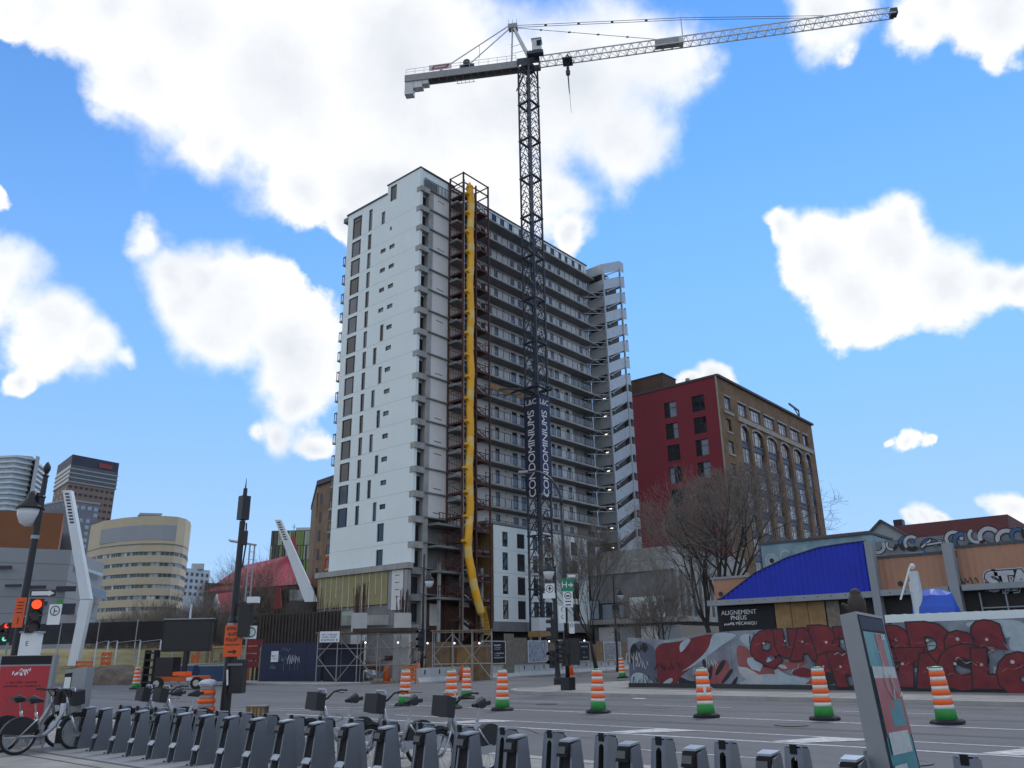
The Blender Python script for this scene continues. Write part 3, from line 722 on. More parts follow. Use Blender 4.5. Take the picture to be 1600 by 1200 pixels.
# steel links from the galleries to the far stair
for k in range(1, 15):
    z = LV(k)-0.5
    g = MB()
    for dy, dz in ((0, 0), (0, -0.75)): g.beam((0.2,33.6+dy,z+dz),(3.0,36.1+dy,z+dz),0.10)
    for i in range(4):
        t0, t1 = i/4, (i+1)/4; p = V(0.2,33.6,z)+(V(2.8,2.5,0))*t0; q = V(0.2,33.6,z)+(V(2.8,2.5,0))*t1
        g.beam(p+V(0,0,-0.75 if i % 2 else 0), q+V(0,0,0 if i % 2 else -0.75), 0.06)
    g.build('truss_link', 'steel_grey', TW)
# --- white lower storeys beside the crane
LH = []
for (z0, z1) in ((13.66,15.42),(10.93,13.0),(8.18,10.26),(5.4,7.5)):
    for (a, b_) in ((12.6,13.6),(15.3,16.75),(18.3,19.3),(20.6,22.0),(24.1,25.1),(26.25,27.7)): LH.append((a, b_, z0, z1))
for (z0, z1) in ((13.3,16.1),(10.6,13.28),(7.85,10.58),(5.1,7.83)):
    MB().wall((2.0,0,0), Y1, Z1, X1, 11.0, 29.9, z0, z1, [h for h in LH if z0 < (h[2]+h[3])/2 < z1], 0.22).build('facade_panel', 'white_panel', TW)
for (a, b_, z0, z1) in LH:
    do = MB().box(1.86,a,z0,1.92,a+0.09,z1).box(1.86,b_-0.09,z0,1.92,b_,z1).box(1.86,a+0.09,z1-0.09,1.92,b_-0.09,z1).box(1.86,a+0.09,z0,1.92,b_-0.09,z0+0.09).build('window', 'frame_dark', TW)
    MB().poly([(1.89,a+0.05,z0+0.05),(1.89,b_-0.05,z0+0.05),(1.89,b_-0.05,z1-0.05),(1.89,a+0.05,z1-0.05)]).build('pane', 'glass' if b_-a < 1.2 else 'opening', do)
MB().box(-0.6,11.02,5.1,1.76,29.88,16.08).build('lower_block', 'concrete_dark', TW)
MB().wall((0,11.0,0), (-1,0,0), Z1, (0,-1,0), -2.0, 0.6, 5.1, 16.1, [], 0.1).build('return_panel', 'wood_ply', TW)
MB().box(-0.6,10.6,4.0,2.2,30.0,5.08).build('slab_edge', 'concrete_dark', TW)
MB().box(1.55,10.95,16.1,2.05,29.95,16.2).build('coping', 'frame_dark', TW)
MB().box(-0.6,10.6,16.25,1.55,36,16.6).build('gallery_slab', 'gallery_slab', TW)
# --- open concrete frame low on the corner
for z in (LV(15)-0.7, 13.0, 10.3, 7.5):
    MB().box(-4,2.25,z-0.25,1.6,10.9,z).build('deck', 'concrete_dark', TW)
    rb = MB()
    for y in [2.6+0.55*i for i in range(8)]: rb.box(1.5,y-0.03,z,1.56,y+0.03,z+1.1)
    rb.box(1.49,2.5,z+1.1,1.57,6.6,z+1.17).box(1.49,2.5,z+0.5,1.57,6.6,z+0.55)
    rb.build('guard_rail', 'rust_steel', TW)
for (x, y, w) in ((1.2,3.0,0.28),(1.3,6.3,0.3),(1.2,9.8,0.3),(-0.2,-0.35,0.5)):
    MB().box(x-w/2,y-w/2,0,x+w/2,y+w/2,11 if y > 0 else 10.3).build('column', 'concrete', TW)
MB().box(-0.68,2.25,4.2,-0.5,10.9,7.2).box(-0.68,2.25,7.5,-0.5,6,10).build('inner_wall', 'brick_brown', TW)
MB().box(-0.48,3.2,4.6,-0.4,4.6,6.9).build('white_board', 'backer_board', TW)
# --- podium with insulation waiting for its cladding
MB().box(-16.1,-0.75,10.42,0.3,-0.003,11.04).build('podium_ledge', 'concrete', TW)
MB().box(-15.8,-0.45,6.9,-3.3,-0.02,10.40).build('insulation', 'wool', TW)
for i, x in enumerate((-15.2,-14.2,-13.2,-12.2,-11.0,-9.9,-8.7,-7.5,-6.3,-5.2,-4.2)):
    MB().box(x-0.035,-0.50,6.6 if i % 3 else 8.0,x+0.035,-0.452,10.38).build('stud', 'stud', TW)
MB().box(-3.2,-0.4,6.3,-2.7,-0.05,10.4).build('block_wall', 'grey_sheet', TW)
MB().box(-2.6,-0.46,6.2,-0.75,-0.02,10.38).build('white_board', 'backer_board', TW)
MB().box(-15.8,-0.3,4.3,-0.7,-0.02,6.85).build('podium_wall', 'concrete_dark', TW)
for i in range(4):
    bx_ = MB().poly(rect((-1.7, -0.465, 9.8-0.75*i), X1, Z1, 0.7, 0.07)); bx_.build('stencil', 'print_black', TW)
MB().box(-15.8,-0.32,0.0,-0.7,-0.02,4.28).build('painted_void', 'soffit_dark', TW)  # near-black boxes painting the shade of the open ground floor
MB().box(-0.69,2.25,0.0,-0.45,10.9,4.2).build('painted_void', 'soffit_dark', TW)
MB().box(-0.6,10.62,0.0,1.2,29.9,3.98).build('painted_void', 'soffit_dark', TW)
MB().box(-15.4,-0.34,5.6,-9,-0.305,6.4).build('green_board', 'glaze_pale', TW)

# ================================================================== rust brown scaffold stair
RS = thing('scaffold_stair', 'rust brown steel stair tower clamped to the white apartment block', 'scaffold', (1.3, 7.4, 0))
sx0, sx1, sy0, sy1 = 0.12, 2.62, 5.05, 9.8
for (x, y) in ((sx0+0.1,sy0),(sx1,sy0),(sx1,sy1),(sx0+0.1,sy1),(sx1,7.4)):
    MB().box(x-0.09,y-0.09,0,x+0.09,y+0.09,61.2 if y != 7.4 else 60.2).build('post', 'rust_steel', RS)
MB().beam((sx1+0.16,sy0+0.05,3),(sx1+0.16,sy0+0.05,60),0.07).build('standpipe', 'scaffold_pipe', RS)
for z in (61.1, 59.7):
    b = MB()
    b.beam((sx0,sy0,z),(sx1,sy0,z),0.12).beam((sx1,sy0,z),(sx1,sy1,z),0.14).beam((sx1,sy1,z),(sx0,sy1,z),0.12).beam((sx0,sy1,z),(sx0,sy0,z),0.12)
    b.build('frame', 'rust_steel', RS)
k = 0; z = 58.3
while z > 4:
    b = MB(); zn = z-FH
    # landing near the block's corner side and grated deck
    b.box(sx0,sy0-0.02,z-0.45,sx1-0.05,sy0+0.14,z-0.22)
    b.box(sx0,sy0+0.14,z-0.30,sx1-0.1,sy0+1.2,z-0.24)
    b.build('landing', 'rust_steel', RS)
    MB().box(sx0,sy1-1.15,z-1.7,sx1-0.1,sy1-0.1,z-1.64).build('landing', 'rust_steel', RS)
    g = MB()
    for i in range(9):
        x = sx0+0.15+i*0.28; g.box(x-0.02,sy0-0.01,z-0.22,x+0.02,sy0+0.03,z+0.9)
    g.box(sx0,sy0-0.02,z+0.9,sx1-0.06,sy0+0.04,z+0.97)
    g.beam((sx0+0.1,sy0+0.01,z+0.85),(sx1-0.2,sy0+0.01,z-0.2),0.06)
    g.build('guard_rail', 'rust_steel', RS)
    f = MB()
    f.beam((sx1-0.25,sy0+1.0,z-0.3),(sx1-0.25,sy1-1.0,z-1.66),0.10,0.26).beam((sx1-1.2,sy0+1.0,z-0.3),(sx1-1.2,sy1-1.0,z-1.66),0.10,0.26)
    f.beam((sx0+0.3,sy1-1.0,z-1.66),(sx0+0.3,sy0+1.0,z-FH-0.3),0.10,0.26)
    for i in range(7):
        t = (i+0.5)/7; yy = sy0+1.0+(sy1-sy0-2.0)*t; zz = z-0.3-1.36*t
        f.box(sx1-1.2,yy-0.12,zz-0.02,sx1-0.25,yy+0.12,zz+0.02)
    f.beam((sx1-0.03,sy1-2.4,z-1.7),(sx1-0.03,sy1,z-0.5),0.07).beam((sx1-0.03,sy1-2.4,z-0.6),(sx1-0.03,sy1,z-1.7),0.07)
    f.build('flight', 'rust_steel', RS)
    h = MB()
    h.beam((sx1,7.45,z-1.72),(sx1,sy1,z-1.72),0.12,0.22).beam((sx1,7.45,z-0.75),(sx1,sy1,z-0.75),0.07)
    for i in range(5):
        yy = 7.6+i*0.5; h.box(sx1-0.02,yy-0.02,z-1.7,sx1+0.02,yy+0.02,z-0.75)
    h.build('side_rail', 'rust_steel', RS)
    MB().box(0.02,7.6,z-1.6,0.1,8.9,z-0.2).build('back_board', 'backer_board', RS)
    z = zn; k += 1
# ================================================================== yellow rubbish chute
CH = thing('rubbish_chute', 'long bright yellow rubbish chute hanging down the rust brown stair tower', 'chute', (3.0, 6.0, 4))
keys = [(59.0,5.95,2.95),(55,6.05,2.98),(48,6.0,2.95),(40,6.0,2.98),(31,6.0,3.0),(24,5.9,3.0),(17,5.85,3.02),(12.0,5.65,3.05),(9.8,6.0,3.2),(7.6,6.6,3.35),(5.9,7.35,3.5)]
def chute_at(z):
    for a, b in zip(keys, keys[1:]):
        if a[0] >= z >= b[0]:
            t = (a[0]-z)/(a[0]-b[0]); t = t*t*(3-2*t) if a[0] > 13 else t
            return V(a[2]+(b[2]-a[2])*t+0.04*math.sin(z*1.9), a[1]+(b[1]-a[1])*t+0.09*math.sin(z*0.8), z)
    return V(3.5, 7.35, z)
z = 58.9; i = 0
rnd = random.Random(9)
while z > 6.0:
    zl = max(5.9, z-1.15)
    p, q = chute_at(z), chute_at(zl-0.05)
    pts = [p.lerp(q, t) for t in (0, 0.5, 1)]
    worn = rnd.random() < 0.22
    MB().path(pts, [0.47, 0.455, 0.44], 14, cap=False).build('chute_section', 'chute_worn' if worn else 'chute_yellow', CH, smooth=True)
    z = zl; i += 1
MB().path([chute_at(58.9)+V(0,0,0.9), chute_at(58.9)+V(0,0,0.3), chute_at(58.9)], [0.2,0.5,0.48], 14).build('hopper', 'chute_yellow', CH, smooth=True)
z = 58.0
while z > 12:
    c = chute_at(z)+V(0.0,-0.48,0)
    MB().extr([c+V(-0.3,0.2,0.3), c+V(-0.3,-0.35,0.15), c+V(-0.3,-0.35,-0.1), c+V(-0.3,0.2,-0.35)], (0.6,0,0)).build('intake', 'chute_yellow', CH)
    z -= FH*1.0
e0 = chute_at(5.9)
b = MB()
for i in range(7):
    t = i/6; b.beam(e0+V(-0.5+t,0.15,0.6), e0+V(-0.3+t*0.9,0.9,-2.3), 0.04)
for i in range(8):
    t = i/7; b.beam(e0+V(-0.5,0.15+0.75*t,0.6-2.9*t), e0+V(0.55,0.15+0.75*t,0.6-2.9*t), 0.04)
b.build('net', 'chute_yellow', CH)
# ================================================================== tower crane
CX, CY = 5.02, 16.07
CR = thing('tower_crane', 'tall tower crane with dark lattice mast and long pale jib over the block', 'crane', (CX, CY, 0))
def lattice_section(z0, z1, hw, bays):
    b = MB(); legs = ((-hw,-hw),(hw,-hw),(hw,hw),(-hw,hw))
    for (a, c) in legs: b.box(CX+a-0.1, CY+c-0.1, z0, CX+a+0.1, CY+c+0.1, z1)
    h = (z1-z0)/bays
    for i in range(bays):
        for j in range(4):
            a, c = legs[j], legs[(j+1) % 4]; za, zb = z0+i*h, z0+(i+1)*h
            A, B = V(CX+a[0],CY+a[1],0), V(CX+c[0],CY+c[1],0)
            b.beam(A+V(0,0,za), B+V(0,0,za), 0.07)
            mid = (A+B)/2
            b.beam(A+V(0,0,za), mid+V(0,0,zb), 0.075).beam(B+V(0,0,za), mid+V(0,0,zb), 0.075)
    # ladder and cable inside
    b.box(CX-0.2,CY-0.05,z0,CX-0.14,CY+0.01,z1).box(CX+0.14,CY-0.05,z0,CX+0.2,CY+0.01,z1)
    for i in range(int((z1-z0)/0.45)): b.box(CX-0.14,CY-0.04,z0+i*0.45,CX+0.14,CY,z0+i*0.45+0.03)
    return b
sec = lattice_section(2.5, 8.68, 1.0, 4).build('mast_section', 'crane_dark', CR)
for i in range(1, 13):
    c = sec.copy(); COL.objects.link(c); c.location = (0, 0, 6.18*i)
for i in range(0, 13):
    z = 2.5+6.18*i
    MB().box(CX-1.16,CY-1.16,z-0.08,CX+1.16,CY-0.84,z+0.08).box(CX+0.84,CY-0.84,z-0.08,CX+1.16,CY+1.16,z+0.08).box(CX-1.16,CY+0.84,z-0.08,CX+0.84,CY+1.16,z+0.08).box(CX-1.16,CY-0.84,z-0.08,CX-0.84,CY+0.84,z+0.08).build('joint_frame', 'crane_dark', CR)
b = MB()
for (y0, sgn) in ((CY-1.0, 1), (CY+1.0, 1)):
    for i in range(26):
        z = 5+3.0*i
b.beam((CX+0.75,CY-0.95,3),(CX+0.75,CY-0.95,82),0.09)
b.build('power_cable', 'cable', CR)
# top: slewing ring, cab, turntable
ZT = 82.9
J = (_r0*math.sin(R(99.2)) + _f0*math.cos(R(99.2))).normalized(); Q = Z1.cross(J).normalized()
CC = V(CX, CY, 0)
def jp(t, s=0.0, z=0.0): return CC+J*t+Q*s+V(0,0,z)
b = MB()
for (a, c) in ((-1,-1),(1,-1),(1,1),(-1,1)): b.beam((CX+a*1.05,CY+c*1.05,ZT-1.6),(CX+a*0.5,CY+c*0.5,ZT+0.1),0.16).beam((CX+a*1.5,CY+c*0.9,ZT-3.4),(CX-a*0.2,CY+c*0.9,ZT-0.6),0.12)
b.build('climbing_frame', 'crane_dark', CR)
MB().lathe([(1.0,0),(1.15,0.1),(1.15,0.45),(0.9,0.5)], (CX,CY,ZT), 20).build('slewing_ring', 'crane_dark', CR)
b = MB()
for s in (-0.9, 0.9): b.beam(jp(-1.4,s,ZT+1.0), jp(1.8,s,ZT+1.0), 0.12, 1.1)
for t in (-1.4, 0.2, 1.8): b.beam(jp(t,-0.9,ZT+1.0), jp(t,0.9,ZT+1.0), 0.12, 1.0)
b.build('turntable', 'crane_dark', CR)
def obox(t0, t1, s0, s1, z0, z1, bb=None):
    bb = bb or MB(); return bb.extr([jp(t0,s0,z0), jp(t1,s0,z0), jp(t1,s1,z0), jp(t0,s1,z0)], (0,0,z1-z0))
cabn = obox(1.0, 2.3, -2.3, -1.0, ZT+1.6, ZT+3.5).build('operator_cab', 'crane_light', CR)
obox(1.7, 2.33, -2.33, -1.5, ZT+2.2, ZT+3.2).build('cab_window', 'glass', cabn)
obox(0.9, 2.4, -2.4, -0.9, ZT+3.5, ZT+3.6).build('cab_roof', 'crane_grey', cabn)
MB().beam(jp(0.2,-1.9,ZT+1.2),jp(2.6,-1.9,ZT+1.2),0.9,0.5).build('cab_platform', 'crane_dark', CR)
# counter-jib girder
b = MB()
for s in (-0.65, 0.65): b.beam(jp(-1.2,s,ZT+0.85), jp(-18.6,s,ZT+0.85), 0.16, 1.15)
for i in range(15): b.beam(jp(-1.4-1.2*i,-0.65,ZT+0.5), jp(-1.4-1.2*i,0.65,ZT+0.5), 0.1)
b.build('counter_jib', 'crane_grey', CR)
obox(-18.4,-1.4,-0.56,0.56,ZT+1.36,ZT+1.42).build('walkway', 'crane_grey', CR)
b = MB()
for s in (-0.75, 0.75):
    for i in range(13): b.beam(jp(-1.6-1.4*i,s,ZT+1.43), jp(-1.6-1.4*i,s,ZT+2.4), 0.045)
    b.beam(jp(-1.6,s,ZT+2.4), jp(-18.4,s,ZT+2.4), 0.045).beam(jp(-1.6,s,ZT+1.9), jp(-18.4,s,ZT+1.9), 0.035)
b.build('guard_rail', 'crane_light', CR)
for i, (t0, t1, zb) in enumerate(((-18.6,-17.3,ZT-1.9),(-17.25,-15.9,ZT-0.9),(-15.85,-15.0,ZT-0.4))):
    obox(t0, t1, -0.55, 0.55, zb, ZT+1.2).build('counterweight', 'crane_light', CR)
obox(-10.2,-8.0,-0.5,0.5,ZT+1.45,ZT+2.2).build('winch', 'crane_dark', CR)
MB().tube(jp(-9.1,-0.7,ZT+2.4), jp(-9.1,0.7,ZT+2.4), 0.55, 14).build('winch_drum', 'crane_dark', CR)
obox(-12.5,-8.3,-0.72,-0.68,ZT+0.35,ZT+1.05).build('machinery_grille', 'crane_dark', CR)
sg = obox(-14.8,-11.4,-0.86,-0.82,ZT+1.5,ZT+2.5).build('name_board', 'crane_light', CR)
MB().extr([jp(-14.5,-0.864,ZT+1.65),jp(-12.0,-0.864,ZT+1.65),jp(-11.6,-0.864,ZT+2.35),jp(-14.1,-0.864,ZT+2.35)], -Q*0.01).build('name_stripe', 'crane_red', sg)
glyphs(jp(-13.05,-0.876,ZT+2.0), J, Z1, 1.9, 0.34, 8, 71, 'print_white', sg, 0.3)
b = MB()
for i in range(5): b.beam(jp(-8.2-0.6*i,-0.3,ZT-0.5), jp(-8.2-0.6*i,0.3,ZT-0.5), 0.05)
b.beam(jp(-8,-0.3,ZT-0.5),jp(-10.8,-0.3,ZT-0.5),0.06).beam(jp(-8,0.3,ZT-0.5),jp(-10.8,0.3,ZT-0.5),0.06).beam(jp(-8.2,0,ZT-0.5),jp(-8.2,0,ZT+0.4),0.05).beam(jp(-10.6,0,ZT-0.5),jp(-10.6,0,ZT+0.4),0.05)
b.build('service_platform', 'crane_grey', CR)
# apex frame
AP = jp(-2.05, 0, 91.3)
b = MB()
for s in (-0.7, 0.7): b.beam(jp(0.6,s,ZT+1.4), AP+Q*s*0.25, 0.34, 0.34)
b.beam(jp(0.45,-0.6,86.0),jp(0.45,0.6,86.0),0.12)
b.build('apex_frame', 'crane_light', CR)
b = MB()
for s in (-0.25, 0.25): b.beam(jp(-2.4,s,ZT+1.4), AP+Q*s-J*0.1, 0.11)
for i in range(6): b.beam(jp(-2.4,-0.25,ZT+2+i*0.6),jp(-2.4,0.25,ZT+2+i*0.6),0.04)
b.beam(jp(-2.3,0,86.3), jp(-0.3,0,86.6), 0.05).beam(jp(-2.3,0,87.6), jp(-0.6,0,87.9), 0.05)
b.build('apex_ladder', 'crane_light', CR)
MB().extr([AP+J*a+Q*s+V(0,0,-0.55) for a, s in ((-0.7,-0.5),(0.7,-0.5),(0.7,0.5),(-0.7,0.5))], (0,0,0.75)).build('apex_head', 'crane_grey', CR)
b = MB()
for a in (-0.6,0,0.6): b.beam(AP+J*a-Q*0.5+V(0,0,0.2), AP+J*a-Q*0.5+V(0,0,0.9), 0.05)
b.build('apex_rail', 'crane_light', CR)
# jib
JL = 51.3; NB = 38; bz, tz = ZT+0.75, ZT+2.35
def jz(t): return (t/JL)*0.6
b = MB()
for s in (-0.6, 0.6): b.beam(jp(1.6,s,bz), jp(JL,s,bz+0.6), 0.13)
b.build('lower_chord', 'crane_light', CR)
b = MB(); b.beam(jp(1.9,0,tz), jp(JL-0.5,0,tz+0.45), 0.14); b.build('upper_chord', 'crane_light', CR)
step = (JL-2)/NB
for half in range(4):
    b = MB()
    for i in range(half*NB//4, (half+1)*NB//4):
        t = 1.6+i*step; tm = t+step/2; z0, z1 = bz+jz(t), bz+jz(t+step); zt = tz+jz(tm)*0.75
        for s in (-0.6, 0.6): b.beam(jp(t,s,z0), jp(tm,0,zt), 0.06).beam(jp(tm,0,zt), jp(t+step,s,z1), 0.06)
        b.beam(jp(t,-0.6,z0), jp(t,0.6,z0), 0.06).beam(jp(t,-0.6,z0), jp(t+step,0.6,z1), 0.045)
    b.build('jib_lattice', 'crane_light', CR)
b = MB(); obox(JL-0.6,JL+0.3,-0.5,0.5,bz+0.6,bz+1.5,b); b.build('jib_tip', 'crane_dark', CR)
obox(18.6,22.4,-0.45,0.45,bz+0.35,bz+1.3).build('trolley_winch', 'crane_grey', CR)
obox(22.0,22.6,-0.5,0.5,bz+0.3,bz+1.4).build('winch_plate', 'crane_light', CR)
PT = jp(22.6,0,tz+3.3)
MB().beam(jp(22.6,0,tz),PT,0.12).build('pendant_post', 'crane_light', CR)
b = MB()
for s in (-0.2, 0.2):
    b.beam(AP+Q*s, PT+Q*s, 0.055).beam(PT+Q*s, jp(42,s,tz+0.35), 0.055)
b.build('jib_pendant', 'cable', CR)
b = MB(); b.beam(AP+V(0,0,-0.2), jp(19.0,0,tz+0.2), 0.055); b.build('jib_pendant', 'cable', CR)
b = MB()
for a, t, z in ((AP, 6, 0),(AP, 12, 0)):
    pass
for k in range(1, 5):
    p = AP.lerp(PT, k/5); b.beam(p-J*0.2, p+J*0.2, 0.16)
    p = (AP+V(0,0,-0.2)).lerp(jp(19,0,tz+0.2), k/5); b.beam(p-J*0.2, p+J*0.2, 0.16)
b.build('pendant_link', 'cable', CR, stuff=True)
for s, t in ((-0.5,-13.5),(0.5,-10.6)):
    MB().beam(AP+Q*s*0.6-J*0.6, jp(t,s,ZT+1.4), 0.12).build('counter_pendant', 'crane_light', CR)
MB().beam(jp(-7.2,-0.3,ZT+3.1), jp(-7.2,-0.3,ZT+5.6), 0.05).build('lamp_mast', 'crane_grey', CR)
# trolley, hook block, chain
b = MB(); obox(5.2,6.6,-0.9,0.9,bz-0.15,bz+0.05,b)
for t in (5.2,6.6): b.beam(jp(t,-0.9,bz),jp(5.9,0,bz-0.9),0.12).beam(jp(t,0.9,bz),jp(5.9,0,bz-0.9),0.12).beam(jp(t,0,bz),jp(5.9,0,bz+1.2),0.14)
b.build('trolley', 'crane_dark', CR)
b = MB(); b.lathe([(0.10,-2.6),(0.30,-2.4),(0.34,-1.8),(0.2,-1.5),(0.24,-1.2),(0.08,-0.9)], jp(5.9,0,bz), 12)
b.build('hook_block', 'crane_dark', CR)
MB().path([jp(5.9,0,bz-2.6),jp(5.95,0,bz-5.0),jp(6.0,0,bz-5.8)],[0.11,0.085,0.05],8).path([jp(6.0,0,bz-5.8),jp(6.1,0,bz-9.0)],[0.03,0.025],6).build('lifting_chain', 'cable', CR)
# wall tie
b = MB()
for s in (-1.35, 1.35): b.beam((CX-1.5,CY+s,33.4),(CX+1.5,CY+s,33.4),0.22).beam((CX+s,CY-1.5,33.7),(CX+s,CY+1.5,33.7),0.22)
b.build('collar', 'crane_dark', CR)
for (y0, y1) in ((CY-1.35,11.6),(CY-1.35,15.5),(CY+1.35,20.4)):
    MB().beam((CX-1.3,y0,33.45),(0.1,y1,33.45),0.2).build('wall_strut', 'crane_dark', CR)
MB().beam((CX-1.3,CY-1.3,32.7),(0.5,11.8,32.7),0.1).build('wall_strut', 'crane_dark', CR)
b = MB(); b.box(CX-2.2,CY-2.2,0,CX+2.2,CY+2.2,2.5); b.build('footing', 'concrete', CR)
# plywood laid along the gallery beside the tie
pw = tag(MB().box(1.52,10.9,LV(9)+0.35,1.58,17.6,LV(9)+1.1).build('plywood_sheet', 'wood_ply'), 'strip of raw plywood closing the gallery beside the crane wall tie', 'board')
# banners on the mast
BL = tag(MB().box(CX-1.14,CY-1.19,19.9,CX+1.14,CY-1.16,32.2).build('banner', 'banner_navy'), 'dark navy vertical banner with white lettering on the left face of the crane mast', 'banner', 'crane banners')
text('lettering', 'CONDOMINIUMS', 1.5, (CX,CY-1.196,24.9), Z1, (-1,0,0), 'print_white', BL, spacing=0.9)
text('lettering', 'L&C', 1.0, (CX,CY-1.196,31.4), X1, Z1, 'print_white', BL)
BR = tag(MB().box(CX+1.16,CY-1.14,19.9,CX+1.19,CY+1.14,32.2).build('banner', 'banner_blue'), 'blue vertical banner with white lettering on the right face of the crane mast', 'banner', 'crane banners')
text('lettering', 'CONDOMINIUMS', 1.5, (CX+1.196,CY,24.9), Z1, (0,-1,0), 'print_white', BR, spacing=0.9)
text('lettering', 'L&C', 1.0, (CX+1.196,CY,31.4), Y1, Z1, 'print_white', BR)
# pale site box at the foot of the mast
SB = thing('site_box', 'pale corrugated site box on a timber stand at the foot of the crane', 'container', (6.6, 14.6, 0))
b = MB(); b.box(6.15,12.6,3.95,7.3,17.2,5.35); b.build('body', 'far_white', SB)
b = MB()
for i in range(14): b.box(7.3,12.75+i*0.32,4.0,7.33,12.9+i*0.32,5.3)
b.build('rib', 'far_white', SB, stuff=True)
MB().box(5.9,12.3,3.3,7.6,15.4,3.93).build('timber_stand', 'wood_ply', SB)
for (x, y) in ((6.1,12.5),(7.4,12.5),(6.1,17.0),(7.4,17.0)): MB().box(x-0.1,y-0.1,0,x+0.1,y+0.1,3.3 if y < 13 else 3.95).build('leg', 'scaffold_pipe', SB)

# ================================================================== open exit stair at the far end of the galleries
ST = thing('exit_stair', 'open grey metal stair tower stepping up between the white block and red building', 'stair', (1.5, 39, 0))
for k in range(0, 17):
    z = LV(k)-0.02
    MB().box(-0.1,35.98,z,3.04,36.08,z+1.68).build('parapet_panel', 'galvanised', ST)
    MB().extr([(3.06,36.1,z),(3.06,41.0,z+2.42),(3.06,41.0,z+4.1),(3.06,36.1,z+1.68)], (0.07,0,0)).build('flight_panel', 'galvanised', ST)
    MB().extr([(3.06,41.02,z+2.42),(3.06,42.2,z+2.42),(3.06,42.2,z+4.08),(3.06,41.02,z+4.08)], (0.07,0,0)).build('parapet_panel', 'galvanised', ST)
    MB().box(-0.1,36.1,z-0.16,3.2,37.2,z-0.02).build('landing', 'steel_grey', ST)
    MB().extr([(1.7,36.9,z-0.1),(1.7,41.0,z+2.3),(1.7,41.0,z+2.5),(1.7,36.9,z+0.1)], (1.3,0,0)).build('flight', 'steel_grey', ST)
    MB().box(-0.1,36.12,z,-0.03,42.12,z+(2.7 if k else 1.5)).build('added_inner_wall', 'concrete_dark', ST)  # added wall, shuts out the sky so the stair openings go dark
    MB().box(0.0,42.15,z-0.1,3.05,42.22,z+(2.6 if k > 6 else 1.7)).build('added_rear_wall', 'concrete_dark', ST)  # added backing, keeps the stair interior dark
    MB().box(0.0,37.2,z-0.16,1.3,42.1,z-0.02).build('walkway', 'steel_grey', ST)
    if k > 7: MB().box(1.2,37.0,z+2.2,1.6,37.15,z+2.3).build('strip_light', 'lamp_white', ST)
    MB().box(-0.12,35.93,z-0.2,3.25,36.12,z-0.03).build('edge_beam', 'frame_dark', ST)
MB().box(1.42,37.25,0,1.6,42.0,58.6).build('added_spine_wall', 'concrete_dark', ST)  # added central wall, blocks the sky seen through the stair
for (x, y, zt) in ((3.12,36.0,59.2),(0.0,36.2,59.2),(3.12,40.95,60.5),(0.05,42.1,60.5)):
    MB().box(x-0.13,y-0.13,0,x+0.13,y+0.13,zt).build('post', 'galvanised', ST)

# ================================================================== red and brick loft building
RB = thing('loft_building', 'old seven-storey building with painted red side wall and tan brick front', 'building', (5, 70, 0))
rx, ry, rz = 11.8, 53.76, 43.2
wins = [(u, v) for u in ((2.1,4.35),(7.2,9.45)) for v in [(38.05-3.66*j, 40.7-3.66*j) for j in range(10)]]
hs = [(u[0], u[1], v[0], v[1]) for u, v in wins]
MB().wall((0,ry,0), X1, Z1, (0,-1,0), -6.5, rx, 0, rz, hs, 0.25).build('side_wall', 'red_stucco', RB)
rnd = random.Random(3)
for (a, b_, c, d) in hs:
    y = ry+0.16; m_ = (a+b_)/2+rnd.choice((-0.2,0.2))
    fo = MB().box(a,y,c,a+0.08,y+0.06,d).box(b_-0.08,y,c,b_,y+0.06,d).box(a+0.08,y,c,b_-0.08,y+0.06,c+0.08).box(a+0.08,y,d-0.08,b_-0.08,y+0.06,d).box(m_-0.05,y,c+0.08,m_+0.05,y+0.06,d-0.08).box(a+0.08,y+0.003,c+1.6,b_-0.08,y+0.057,c+1.68).build('window', 'frame_dark', RB)
    for (p, q) in ((a+0.04,m_),(m_,b_-0.04)):
        MB().poly([(p,y+0.04,c+0.04),(q,y+0.04,c+0.04),(q,y+0.04,d-0.04),(p,y+0.04,d-0.04)]).build('pane', 'glass_painted_sky_pale' if rnd.random() < 0.3 else 'glass', fo)
FL = 40.4
bays = [(7.25,10.3),(11.5,15.95),(17.4,21.8),(23.35,27.35),(28.9,33.3),(34.9,37.5)]
att = [(2.34,4.4)]+bays
hs = [(a, b_, 38.35, 40.45) for a, b_ in att]
hs += [(a, b_, 3.0, 36.65) for a, b_ in bays]
left = [(2.25,4.05,34.6-3.66*j,36.7-3.66*j) for j in range(9)]
hs += left
MB().wall((rx,ry,0), Y1, Z1, X1, 0, FL, 0, rz, hs, 0.38).build('front_wall', 'brick_tan', RB)
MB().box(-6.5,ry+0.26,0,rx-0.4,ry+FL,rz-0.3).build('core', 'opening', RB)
MB().wall((rx,ry+FL,0), (-1,0,0), Z1, (0,1,0), 0, 18, 0, rz, [], 0.1).build('rear_wall', 'brick_tan', RB)
MB().box(-6.6,ry-0.12,rz,rx+0.35,ry+0.3,rz+0.35).build('parapet', 'cornice_dark', RB)
MB().box(rx-0.3,ry+0.31,rz,rx+0.42,ry+FL+0.3,rz+0.38).build('cornice', 'cornice_dark', RB)
MB().box(rx-0.1,ry-0.14,0,rx+0.12,ry-0.005,rz).build('corner_pipe', 'stone_trim', RB)
MB().box(rx+0.004,ry+6.5,37.1,rx+0.28,ry+39.0,37.9).build('stone_band', 'stone_trim', RB)
MB().box(rx+0.004,ry+1.7,37.5,rx+0.2,ry+5.0,37.95).build('stone_band', 'stone_trim', RB)
